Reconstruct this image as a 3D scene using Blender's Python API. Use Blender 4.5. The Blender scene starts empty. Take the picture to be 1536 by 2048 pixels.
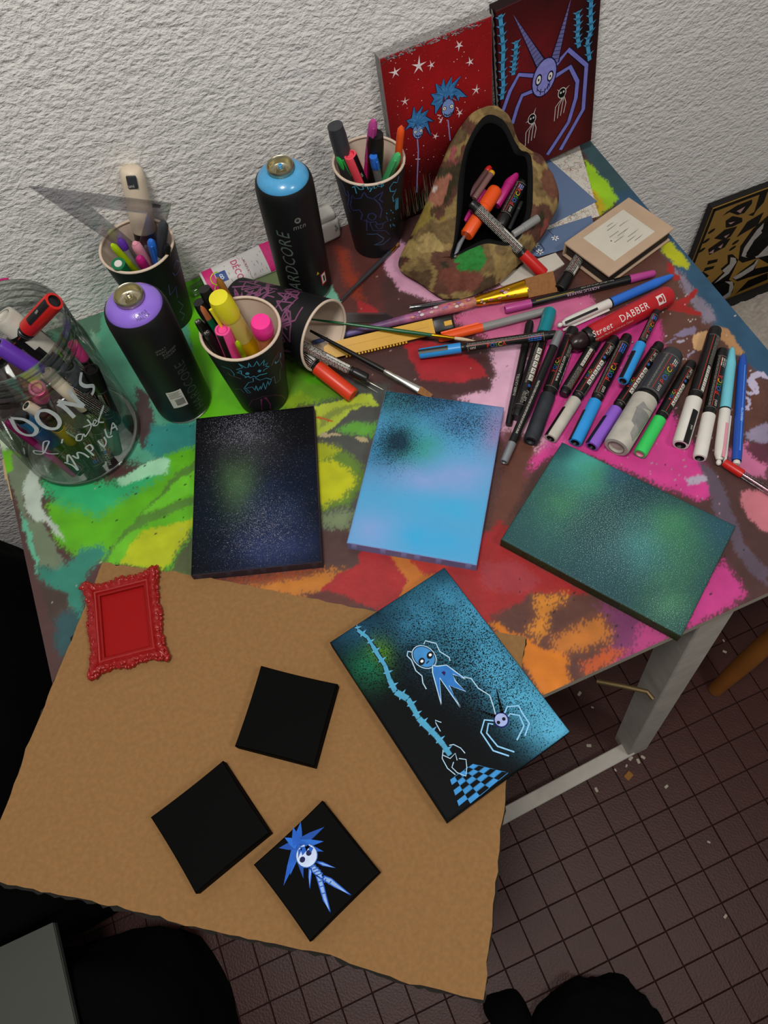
import bpy, bmesh, math, random
import numpy as np
from mathutils import Vector, Matrix, noise as mnoise
from mathutils.geometry import tessellate_polygon

# ---------------------------------------------------------------- camera, light, exposure
# Lengths below are in centimetres (CM turns them into metres). Origin: below the camera, on the table's plane.
# x runs along the wall, y towards the wall, z up; the table top is z = 0, the floor z = -75.
CM = 0.01
random.seed(7)
rng = np.random.default_rng(11)
scn = bpy.context.scene
COL = scn.collection

cam_d = bpy.data.cameras.new('camera'); cam = bpy.data.objects.new('camera', cam_d); COL.objects.link(cam)
cam_d.sensor_width = 36; cam_d.lens = 36 * 1490.0 / 2048; cam_d.clip_start = 0.02
_r = Vector((0.91869, -0.38986, -0.06335)); _u = Vector((0.37598, 0.81405, 0.44267)); _f = Vector((0.12101, 0.43049, -0.89444))
_m = Matrix((_r, _u, -_f)).transposed().to_4x4(); _m.translation = Vector((0, 0, 73.96 * CM)); cam.matrix_world = _m
scn.camera = cam

scn.view_settings.view_transform = 'Standard'; scn.view_settings.look = 'None'
scn.view_settings.gamma = 1; scn.view_settings.use_curve_mapping = False
scn.view_settings.exposure = 0.0

world = bpy.data.worlds.new('room_light'); scn.world = world; world.use_nodes = True
world.node_tree.nodes['Background'].inputs[0].default_value = (1.0, 0.975, 0.955, 1)
world.node_tree.nodes['Background'].inputs[1].default_value = 0.20

def area_lamp(name, loc, target, size, power, color):
    d = bpy.data.lights.new(name, 'AREA'); d.shape = 'DISK'; d.size = size * CM; d.energy = power; d.color = color
    o = bpy.data.objects.new(name, d); COL.objects.link(o); o.location = Vector(loc) * CM
    o.rotation_euler = (Vector(target) - Vector(loc)).to_track_quat('-Z', 'Y').to_euler()
    return o
area_lamp('ceiling_lamp_light', (-22, 2, 172), (0, 50, 0), 34, 17.5, (1.0, 0.965, 0.925))
area_lamp('second_ceiling_lamp_light', (82, -66, 172), (40, 10, -40), 40, 9.0, (1.0, 0.955, 0.90))

# ---------------------------------------------------------------- helpers
def lin(h, g=1.0):
    """sRGB hex -> linear rgb"""
    v = [int(h[i:i + 2], 16) / 255 for i in (0, 2, 4)]
    return tuple(min(1.0, g * (x / 12.92 if x <= 0.04045 else ((x + 0.055) / 1.055) ** 2.4)) for x in v)
GAIN = 1.0
def C(h): return lin(h, GAIN)

_mats = {}
def mat(key, color='808080', rough=0.5, metal=0.0, var=0.10, scale=60.0, bump=0.0, bscale=None, trans=0.0, ior=1.45, coat=0.0, spec=0.5, sheen=0.0):
    if key in _mats: return _mats[key]
    m = bpy.data.materials.new(key); m.use_nodes = True; nt = m.node_tree; b = nt.nodes['Principled BSDF']; L = nt.links.new
    tc = nt.nodes.new('ShaderNodeTexCoord'); n = nt.nodes.new('ShaderNodeTexNoise')
    n.inputs['Scale'].default_value = scale; n.inputs['Detail'].default_value = 3; L(tc.outputs['Object'], n.inputs['Vector'])
    mx = nt.nodes.new('ShaderNodeMix'); mx.data_type = 'RGBA'
    c = C(color) if isinstance(color, str) else color
    mx.inputs['A'].default_value = (*[x * (1 - var) for x in c], 1); mx.inputs['B'].default_value = (*[min(1, x * (1 + var)) for x in c], 1)
    L(n.outputs['Fac'], mx.inputs['Factor']); L(mx.outputs['Result'], b.inputs['Base Color'])
    b.inputs['Roughness'].default_value = rough; b.inputs['Metallic'].default_value = metal
    b.inputs['Transmission Weight'].default_value = trans; b.inputs['IOR'].default_value = ior
    b.inputs['Coat Weight'].default_value = coat; b.inputs['Specular IOR Level'].default_value = spec
    b.inputs['Sheen Weight'].default_value = sheen
    if bump:
        n2 = nt.nodes.new('ShaderNodeTexNoise'); n2.inputs['Scale'].default_value = bscale or scale * 3; L(tc.outputs['Object'], n2.inputs['Vector'])
        bp = nt.nodes.new('ShaderNodeBump'); bp.inputs['Strength'].default_value = bump; bp.inputs['Distance'].default_value = 0.001
        L(n2.outputs['Fac'], bp.inputs['Height']); L(bp.outputs['Normal'], b.inputs['Normal'])
    _mats[key] = m; return m

def vmat(key, rough=0.5, var=0.12, scale=90.0, bump=0.0, bscale=300.0, metal=0.0, spec=0.5, coat=0.0):
    """colour from the mesh's colour attribute, broken up by a noise"""
    if key in _mats: return _mats[key]
    m = bpy.data.materials.new(key); m.use_nodes = True; nt = m.node_tree; b = nt.nodes['Principled BSDF']; L = nt.links.new
    at = nt.nodes.new('ShaderNodeAttribute'); at.attribute_name = 'Col'
    tc = nt.nodes.new('ShaderNodeTexCoord'); n = nt.nodes.new('ShaderNodeTexNoise'); n.inputs['Scale'].default_value = scale; n.inputs['Detail'].default_value = 4
    L(tc.outputs['Object'], n.inputs['Vector'])
    mr = nt.nodes.new('ShaderNodeMapRange'); mr.inputs[1].default_value = 0.3; mr.inputs[2].default_value = 0.7
    mr.inputs[3].default_value = 1 - var; mr.inputs[4].default_value = 1 + var; L(n.outputs['Fac'], mr.inputs[0])
    mu = nt.nodes.new('ShaderNodeVectorMath'); mu.operation = 'SCALE'; L(at.outputs['Color'], mu.inputs[0]); L(mr.outputs[0], mu.inputs['Scale'])
    L(mu.outputs[0], b.inputs['Base Color'])
    b.inputs['Roughness'].default_value = rough; b.inputs['Metallic'].default_value = metal; b.inputs['Specular IOR Level'].default_value = spec
    b.inputs['Coat Weight'].default_value = coat
    if bump:
        n2 = nt.nodes.new('ShaderNodeTexNoise'); n2.inputs['Scale'].default_value = bscale; L(tc.outputs['Object'], n2.inputs['Vector'])
        bp = nt.nodes.new('ShaderNodeBump'); bp.inputs['Strength'].default_value = bump; bp.inputs['Distance'].default_value = 0.001
        L(n2.outputs['Fac'], bp.inputs['Height']); L(bp.outputs['Normal'], b.inputs['Normal'])
    _mats[key] = m; return m

def sprayed(key, rough=0.6, grain=900.0, spec=0.2):
    """sprayed paint: base colour 'Col', droplets of 'Col2' where the noise beats the attribute 'den'"""
    if key in _mats: return _mats[key]
    m = bpy.data.materials.new(key); m.use_nodes = True; nt = m.node_tree; b = nt.nodes['Principled BSDF']; L = nt.links.new
    a = nt.nodes.new('ShaderNodeAttribute'); a.attribute_name = 'Col'
    a2 = nt.nodes.new('ShaderNodeAttribute'); a2.attribute_name = 'Col2'
    d = nt.nodes.new('ShaderNodeAttribute'); d.attribute_name = 'den'
    tc = nt.nodes.new('ShaderNodeTexCoord'); n = nt.nodes.new('ShaderNodeTexNoise'); n.inputs['Scale'].default_value = grain; n.inputs['Detail'].default_value = 2
    n.inputs['Roughness'].default_value = 0.7; L(tc.outputs['Object'], n.inputs['Vector'])
    mr = nt.nodes.new('ShaderNodeMapRange'); mr.inputs[1].default_value = 0.25; mr.inputs[2].default_value = 0.75; L(n.outputs['Fac'], mr.inputs[0])
    ad = nt.nodes.new('ShaderNodeMath'); ad.operation = 'ADD'; L(mr.outputs[0], ad.inputs[0]); L(d.outputs['Fac'], ad.inputs[1])
    st = nt.nodes.new('ShaderNodeMapRange'); st.inputs[1].default_value = 0.9; st.inputs[2].default_value = 1.1; L(ad.outputs[0], st.inputs[0])
    mx = nt.nodes.new('ShaderNodeMix'); mx.data_type = 'RGBA'; L(st.outputs[0], mx.inputs['Factor']); L(a.outputs['Color'], mx.inputs['A']); L(a2.outputs['Color'], mx.inputs['B'])
    L(mx.outputs['Result'], b.inputs['Base Color']); b.inputs['Roughness'].default_value = rough; b.inputs['Specular IOR Level'].default_value = spec
    w = nt.nodes.new('ShaderNodeTexNoise'); w.inputs['Scale'].default_value = 700; L(tc.outputs['Object'], w.inputs['Vector'])
    bp = nt.nodes.new('ShaderNodeBump'); bp.inputs['Strength'].default_value = 0.25; bp.inputs['Distance'].default_value = 0.0006
    L(w.outputs['Fac'], bp.inputs['Height']); L(bp.outputs['Normal'], b.inputs['Normal'])
    _mats[key] = m; return m

class MB:
    """collects geometry (in cm) for ONE mesh object"""
    def __init__(s): s.v = []; s.f = []; s.c = []
    def add(s, v, f, col=None):
        n = len(s.v); s.v += [tuple(x) for x in v]; s.f += [tuple(i + n for i in q) for q in f]; s.c += [col] * len(f); return s
    def lathe(s, prof, n=24, col=None, M=None, arc=None):
        """profile of (r, z); r = 0 closes to a point"""
        vs = []; rows = []
        for r, z in prof:
            if r < 1e-6: rows.append([len(vs)]); vs.append((0, 0, z))
            else:
                rows.append(list(range(len(vs), len(vs) + n)))
                vs += [(r * math.cos(2 * math.pi * k / n), r * math.sin(2 * math.pi * k / n), z) for k in range(n)]
        fs = []
        for a, b in zip(rows, rows[1:]):
            for k in range(n):
                k2 = (k + 1) % n
                if len(a) == 1 and len(b) == 1: break
                if len(a) == 1: fs.append((a[0], b[k2], b[k]))
                elif len(b) == 1: fs.append((a[k], a[k2], b[0]))
                else: fs.append((a[k], a[k2], b[k2], b[k]))
        if M is not None: vs = [tuple(M @ Vector(p)) for p in vs]
        return s.add(vs, fs, col)
    def box(s, x0, x1, y0, y1, z0, z1, col=None, M=None):
        vs = [(x, y, z) for z in (z0, z1) for y in (y0, y1) for x in (x0, x1)]
        if M is not None: vs = [tuple(M @ Vector(p)) for p in vs]
        return s.add(vs, [(0, 2, 3, 1), (4, 5, 7, 6), (0, 1, 5, 4), (2, 6, 7, 3), (0, 4, 6, 2), (1, 3, 7, 5)], col)
    def rbox(s, x0, x1, y0, y1, z0, z1, b=0.2, seg=2, col=None, M=None):
        bm = bmesh.new(); bmesh.ops.create_cube(bm, size=1)
        for v in bm.verts: v.co = Vector(((x0 + x1) / 2 + v.co.x * (x1 - x0), (y0 + y1) / 2 + v.co.y * (y1 - y0), (z0 + z1) / 2 + v.co.z * (z1 - z0)))
        bmesh.ops.bevel(bm, geom=bm.edges[:], offset=b, segments=seg, affect='EDGES', profile=0.5)
        bm.verts.index_update()
        vs = [(M @ v.co if M is not None else v.co.copy()) for v in bm.verts]; fs = [[v.index for v in f.verts] for f in bm.faces]; bm.free()
        return s.add(vs, fs, col)
    def tube(s, pts, r, n=8, col=None, close=True):
        P = [Vector(p) for p in pts]; R = r if isinstance(r, (list, tuple)) else [r] * len(P); rows = []; vs = []; prev = None
        for i, p in enumerate(P):
            t = (P[min(i + 1, len(P) - 1)] - P[max(i - 1, 0)]).normalized()
            x = t.orthogonal().normalized() if prev is None else (prev - t * prev.dot(t)).normalized()
            prev = x; y = t.cross(x); rows.append(len(vs))
            vs += [p + (x * math.cos(2 * math.pi * k / n) + y * math.sin(2 * math.pi * k / n)) * R[i] for k in range(n)]
        fs = [(a + k, a + (k + 1) % n, b + (k + 1) % n, b + k) for a, b in zip(rows, rows[1:]) for k in range(n)]
        if close: fs += [tuple(range(n - 1, -1, -1)), tuple(rows[-1] + k for k in range(n))]
        return s.add(vs, fs, col)
    def prism(s, poly, z0, z1, col=None, M=None):
        """flat polygon (x, y) given a thickness"""
        n = len(poly); a = sum(poly[i][0] * poly[(i + 1) % n][1] - poly[(i + 1) % n][0] * poly[i][1] for i in range(n))
        if a < 0: poly = poly[::-1]
        vs = [(x, y, z0) for x, y in poly] + [(x, y, z1) for x, y in poly]
        tr = tessellate_polygon([[Vector((x, y, 0)) for x, y in poly]])
        fs = [tuple(n + i for i in t) for t in tr] + [tuple(reversed(t)) for t in tr] + [(i, (i + 1) % n, n + (i + 1) % n, n + i) for i in range(n)]
        if M is not None: vs = [tuple(M @ Vector(p)) for p in vs]
        return s.add(vs, fs, col)
    # -- marks drawn on a surface: fn maps (u, v) in cm to a point on it
    def fill(s, poly, fn, col):
        if len(poly) == 4:      # quads follow a curved surface
            a, b, c, d = [Vector(p[:2]) for p in poly]
            n = min(6, max(1, math.ceil(max((b - a).length, (c - d).length) / .22))); m = min(6, max(1, math.ceil(max((d - a).length, (c - b).length) / .22)))
            g = [a.lerp(b, i / n).lerp(d.lerp(c, i / n), j / m) for i in range(n + 1) for j in range(m + 1)]
            return s.add([fn(p.x, p.y) for p in g], [(i * (m + 1) + j, (i + 1) * (m + 1) + j, (i + 1) * (m + 1) + j + 1, i * (m + 1) + j + 1) for i in range(n) for j in range(m)], col)
        tr = tessellate_polygon([[Vector((x, y, 0)) for x, y in poly]])
        return s.add([fn(*p) for p in poly], tr, col)
    def stroke(s, pts, w, fn, col, taper=False, smooth=False, sub=0.0):
        L = []; P = [Vector(p[:2]) for p in pts]
        if smooth and len(P) > 2:
            Q = []
            for i in range(len(P) - 1):
                p0, p1, p2, p3 = P[max(i - 1, 0)], P[i], P[i + 1], P[min(i + 2, len(P) - 1)]
                for j in range(5): t = j / 5; Q.append(.5 * ((2 * p1) + (p2 - p0) * t + (2 * p0 - 5 * p1 + 4 * p2 - p3) * t * t + (3 * p1 - p0 - 3 * p2 + p3) * t ** 3))
            P = Q + [P[-1]]
        elif sub:
            Q = []
            for a, b in zip(P, P[1:]): k = max(1, int((b - a).length / sub)); Q += [a.lerp(b, j / k) for j in range(k)]
            P = Q + [P[-1]]
        n = len(P)
        for i in range(n):
            t = P[min(i + 1, n - 1)] - P[max(i - 1, 0)]
            t = t.normalized() if t.length > 1e-9 else Vector((1, 0))
            ww = w * (1 - i / (n - 1)) if taper else w
            d = Vector((-t.y, t.x)) * max(ww, 0.01) / 2
            L += [P[i] + d, P[i] - d]
        return s.add([fn(p.x, p.y) for p in L], [(2 * i, 2 * i + 1, 2 * i + 3, 2 * i + 2) for i in range(n - 1)], col)
    def patch(s, u0, u1, v0, v1, fn, col, n=6):
        """rectangle that follows a curved surface"""
        g = [(u0 + (u1 - u0) * i / n, v0 + (v1 - v0) * j / n) for i in range(n + 1) for j in range(n + 1)]
        return s.add([fn(*p) for p in g], [(i * (n + 1) + j, (i + 1) * (n + 1) + j, (i + 1) * (n + 1) + j + 1, i * (n + 1) + j + 1) for i in range(n) for j in range(n)], col)
    def text(s, body, fn, x, y, size, col, ang=0.0, shear=0.0, bold=0.0, sx=1.0):
        """lettering; col may be one colour or one colour per character"""
        many = isinstance(col, list); cx = 0.0
        ca, sa = math.cos(ang), math.sin(ang)
        for i, ch in enumerate(body):
            vs, fs, adv = fine_glyph(ch) if size > .55 else glyph(ch)
            pp = []
            for gx, gy in vs:
                a, b_ = (gx + cx + shear * gy) * size * sx, gy * size
                pp.append(fn(x + a * ca - b_ * sa, y + a * sa + b_ * ca))
            s.add(pp, fs, col[i % len(col)] if many else col); cx += adv
        return s
    def build(s, name, m, parent=None, M=None, smooth=None):
        me = bpy.data.meshes.new(name); me.from_pydata([(x * CM, y * CM, z * CM) for x, y, z in s.v], [], s.f)
        if any(c is not None for c in s.c):
            at = me.color_attributes.new('Col', 'FLOAT_COLOR', 'CORNER'); arr = []
            for f, c in zip(s.f, s.c): arr += [*(c or (0.5, 0.5, 0.5)), 1.0] * len(f)
            at.data.foreach_set('color', arr)
        if smooth is not None:
            me.polygons.foreach_set('use_smooth', [True] * len(me.polygons)); me.set_sharp_from_angle(angle=math.radians(smooth))
        me.materials.append(m); me.update()
        o = bpy.data.objects.new(name, me); COL.objects.link(o)
        if parent is not None: o.parent = parent
        if M is not None: o.matrix_local = M
        return o

_gl = {}
def glyph(ch):
    if ch in _gl: return _gl[ch]
    def mesh_of(t):
        c = bpy.data.curves.new('t', 'FONT'); c.body = t; c.size = 1; c.resolution_u = 2; o = bpy.data.objects.new('t', c); COL.objects.link(o)
        dg = bpy.context.evaluated_depsgraph_get(); me = bpy.data.meshes.new_from_object(o.evaluated_get(dg))
        r = ([(v.co.x, v.co.y) for v in me.vertices], [tuple(p.vertices) for p in me.polygons])
        bpy.data.objects.remove(o); bpy.data.curves.remove(c); bpy.data.meshes.remove(me); return r
    if ch == ' ': r = ([], [], 0.3)
    else:
        v, f = mesh_of(ch); r = (v, f, (max(x for x, _ in v) if v else 0.3) + 0.07)
    _gl[ch] = r; return r
_fg = {}
def fine_glyph(ch):
    """the same letter cut into small triangles, for large lettering on round things"""
    if ch in _fg: return _fg[ch]
    v, f, adv = glyph(ch); tris = []
    for q in f:
        for i in range(1, len(q) - 1): tris.append((v[q[0]], v[q[i]], v[q[i + 1]]))
    for _ in range(2):
        nt = []
        for a, b, c in tris:
            if max(math.dist(a, b), math.dist(b, c), math.dist(c, a)) < .16: nt.append((a, b, c)); continue
            ab, bc, ca = [((p[0] + q[0]) / 2, (p[1] + q[1]) / 2) for p, q in ((a, b), (b, c), (c, a))]; nt += [(a, ab, ca), (ab, b, bc), (ca, bc, c), (ab, bc, ca)]
        tris = nt
    _fg[ch] = ([p for t in tris for p in t], [(3 * i, 3 * i + 1, 3 * i + 2) for i in range(len(tris))], adv); return _fg[ch]
for _ch in 'ABCDEFGHIKLMNOPRSTUVXYZabcdefghiklmnopqrstuvwy0123456789-.,/\'ÉÎ': glyph(_ch)

def tag(o, label=None, cat=None, group=None, kind=None):
    if label: o['label'] = label
    if cat: o['category'] = cat
    if group: o['group'] = group
    if kind: o['kind'] = kind
    return o
def thing(name, label, cat, M=None, group=None):
    o = bpy.data.objects.new(name, None); COL.objects.link(o); o.empty_display_size = 0.01
    if M is not None: o.matrix_world = M
    return tag(o, label, cat, group)
def at(x, y, z, rz=0.0):
    m = Matrix.Rotation(math.radians(rz), 4, 'Z'); m.translation = Vector((x, y, z)) * CM; return m
def along(p0, p1, roll=0.0):
    """frame whose z axis runs p0 -> p1 and whose x axis faces up (towards the viewer's side when upright)"""
    p0, p1 = Vector(p0), Vector(p1); z = (p1 - p0).normalized()
    up = Vector((0, -0.55, 0.83)); x = (up - z * up.dot(z)).normalized(); y = z.cross(x)
    m = (Matrix((x, y, z)).transposed() @ Matrix.Rotation(math.radians(roll), 3, 'Z')).to_4x4(); m.translation = p0 * CM
    return m, (p1 - p0).length
def interp(prof, z):
    for (r0, z0), (r1, z1) in zip(prof, prof[1:]):
        if z0 <= z <= z1 and z1 > z0: return r0 + (r1 - r0) * (z - z0) / (z1 - z0)
    return prof[-1][0]
def oncyl(prof, lift=0.02):
    """(along, around) in cm -> point just above a turned surface; around = 0 faces the frame's x axis"""
    def fn(u, v):
        r = max(0.05, interp(prof, u)) + lift; a = v / max(r, 0.1); return (r * math.cos(a), r * math.sin(a), u)
    return fn
# ---------------------------------------------------------------- the room
def plaster():
    m = bpy.data.materials.new('white_plaster'); m.use_nodes = True; nt = m.node_tree; b = nt.nodes['Principled BSDF']; L = nt.links.new
    tc = nt.nodes.new('ShaderNodeTexCoord'); mp = nt.nodes.new('ShaderNodeMapping'); mp.inputs['Scale'].default_value = (1.0, 1.0, 1.5); L(tc.outputs['Object'], mp.inputs[0])
    n = nt.nodes.new('ShaderNodeTexNoise'); n.inputs['Scale'].default_value = 135; n.inputs['Detail'].default_value = 3; n.inputs['Roughness'].default_value = 0.55; n.inputs['Distortion'].default_value = 0.25
    v = nt.nodes.new('ShaderNodeTexNoise'); v.inputs['Scale'].default_value = 38; v.inputs['Detail'].default_value = 2
    L(mp.outputs[0], n.inputs['Vector']); L(mp.outputs[0], v.inputs['Vector'])
    ad = nt.nodes.new('ShaderNodeMath'); ad.operation = 'MULTIPLY_ADD'; ad.inputs[1].default_value = 0.8; L(v.outputs['Fac'], ad.inputs[0]); L(n.outputs['Fac'], ad.inputs[2])
    bp = nt.nodes.new('ShaderNodeBump'); bp.inputs['Strength'].default_value = 0.75; bp.inputs['Distance'].default_value = 0.005
    L(ad.outputs[0], bp.inputs['Height']); L(bp.outputs['Normal'], b.inputs['Normal'])
    c = nt.nodes.new('ShaderNodeTexNoise'); c.inputs['Scale'].default_value = 3; L(tc.outputs['Object'], c.inputs['Vector'])
    mx = nt.nodes.new('ShaderNodeMix'); mx.data_type = 'RGBA'; mx.inputs['A'].default_value = (*lin('e2dfda'), 1); mx.inputs['B'].default_value = (*lin('eae8e4'), 1)
    L(c.outputs['Fac'], mx.inputs['Factor']); L(mx.outputs['Result'], b.inputs['Base Color']); b.inputs['Roughness'].default_value = 0.75; b.inputs['Specular IOR Level'].default_value = 0.25
    return m
wall = tag(MB().box(-160, 190, 78.7, 88, -76, 175).build('wall_back', plaster()), 'white plastered wall with coarse roller texture behind the table', 'wall', kind='structure')

# floor of small red-brown tiles: mortar bed below, tiles proud of it
TS, TX, TY = 5.55, 16.1, -11.25
floor = tag(MB().box(-160, 190, -150, 78.7, -79, -75.35).build('floor', mat('mortar', '1c0f0c', 0.85, bump=0.6, bscale=500)), 'floor of small square red-brown tiles with dark joints', 'floor', kind='structure')
tile_m = mat('red_brown_tile', '3e1f19', 0.42, var=0.35, scale=16, bump=0.5, bscale=260, spec=0.32)
tb = MB().rbox(-TS / 2 + 0.07, TS / 2 - 0.07, -TS / 2 + 0.07, TS / 2 - 0.07, -0.5, 0, b=0.07, seg=1)
first_tile = None; cand = []
Rm = (_r, _u, _f)
def project(x, y, z):
    p = Vector((x, y, z - 73.96)); d = p.dot(_f)
    return (768 + 1490 * p.dot(_r) / d, 1024 - 1490 * p.dot(_u) / d, d)
for i in range(-34, 34):
    for j in range(-26, 18):
        x, y = TX + (i + 0.5) * TS, TY + (j + 0.5) * TS
        if x < -155 or x > 187 or y > 75: continue
        u, v, d = project(x, y, -75)
        hidden = (-27 < x < 58 and y > 30) or (-38 < x < -2 and 12 < y < 40)
        vis = 0 if (d < 10 or u < -60 or u > 1600 or v > 2110 or v < 0 or hidden) else 1
        if vis and u < 330: vis = 0
        cand.append((-vis, (x - 35) ** 2 + (y + 8) ** 2, x, y))
cand.sort()
rest = MB()
for k, (nv, _d, x, y) in enumerate(cand):
    if k < 300 and nv:
        dz = rng.uniform(-0.06, 0.05)
        M = at(x, y, -75 + dz, rng.uniform(-0.7, 0.7)) @ Matrix.Rotation(rng.uniform(-0.006, 0.006), 4, 'X')
        if first_tile is None: first_tile = tb.build('floor_tile', tile_m, floor, M)
        else: o = first_tile.copy(); COL.objects.link(o); o.parent = floor; o.matrix_local = M
    else:
        rest.box(x - TS / 2 + 0.1, x + TS / 2 - 0.1, y - TS / 2 + 0.1, y + TS / 2 - 0.1, -75.5, -75)
tag(rest.build('floor_tile', tile_m, floor), kind='stuff')

# ---------------------------------------------------------------- table
TX0, TX1, TY0, TY1 = -28.6, 60.2, 10.7, 78.4
def sd_poly(px, py, poly):
    """signed distance (negative inside) of grid points to a polygon"""
    d = np.full(px.shape, 1e9); ins = np.zeros(px.shape, bool); n = len(poly)
    for i in range(n):
        (x0, y0), (x1, y1) = poly[i], poly[(i + 1) % n]; ex, ey = x1 - x0, y1 - y0
        t = np.clip(((px - x0) * ex + (py - y0) * ey) / max(ex * ex + ey * ey, 1e-9), 0, 1)
        d = np.minimum(d, (px - x0 - t * ex) ** 2 + (py - y0 - t * ey) ** 2)
        c = ((y0 > py) != (y1 > py)) & (px < (x1 - x0) * (py - y0) / (y1 - y0 if y1 != y0 else 1e-9) + x0); ins ^= c
    return np.where(ins, -1, 1) * np.sqrt(d)
def sd_line(px, py, line):
    d = np.full(px.shape, 1e9)
    for (x0, y0), (x1, y1) in zip(line, line[1:]):
        ex, ey = x1 - x0, y1 - y0; t = np.clip(((px - x0) * ex + (py - y0) * ey) / max(ex * ex + ey * ey, 1e-9), 0, 1)
        d = np.minimum(d, (px - x0 - t * ex) ** 2 + (py - y0 - t * ey) ** 2)
    return np.sqrt(d)
def fnoise(px, py, s, seed, octv=3):
    """smooth value noise in numpy"""
    r = np.random.default_rng(seed); out = 0; amp = 1; tot = 0
    for o in range(octv):
        g = r.random((96, 96)); x, y = px * s * 2 ** o, py * s * 2 ** o
        xi, yi = np.floor(x).astype(int), np.floor(y).astype(int); fx, fy = x - xi, y - yi; fx = fx * fx * (3 - 2 * fx); fy = fy * fy * (3 - 2 * fy)
        a, b, c, d = g[xi % 96, yi % 96], g[(xi + 1) % 96, yi % 96], g[xi % 96, (yi + 1) % 96], g[(xi + 1) % 96, (yi + 1) % 96]
        out = out + amp * ((a * (1 - fx) + b * fx) * (1 - fy) + (c * (1 - fx) + d * fx) * fy); tot += amp; amp *= 0.5
    return out / tot
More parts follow.
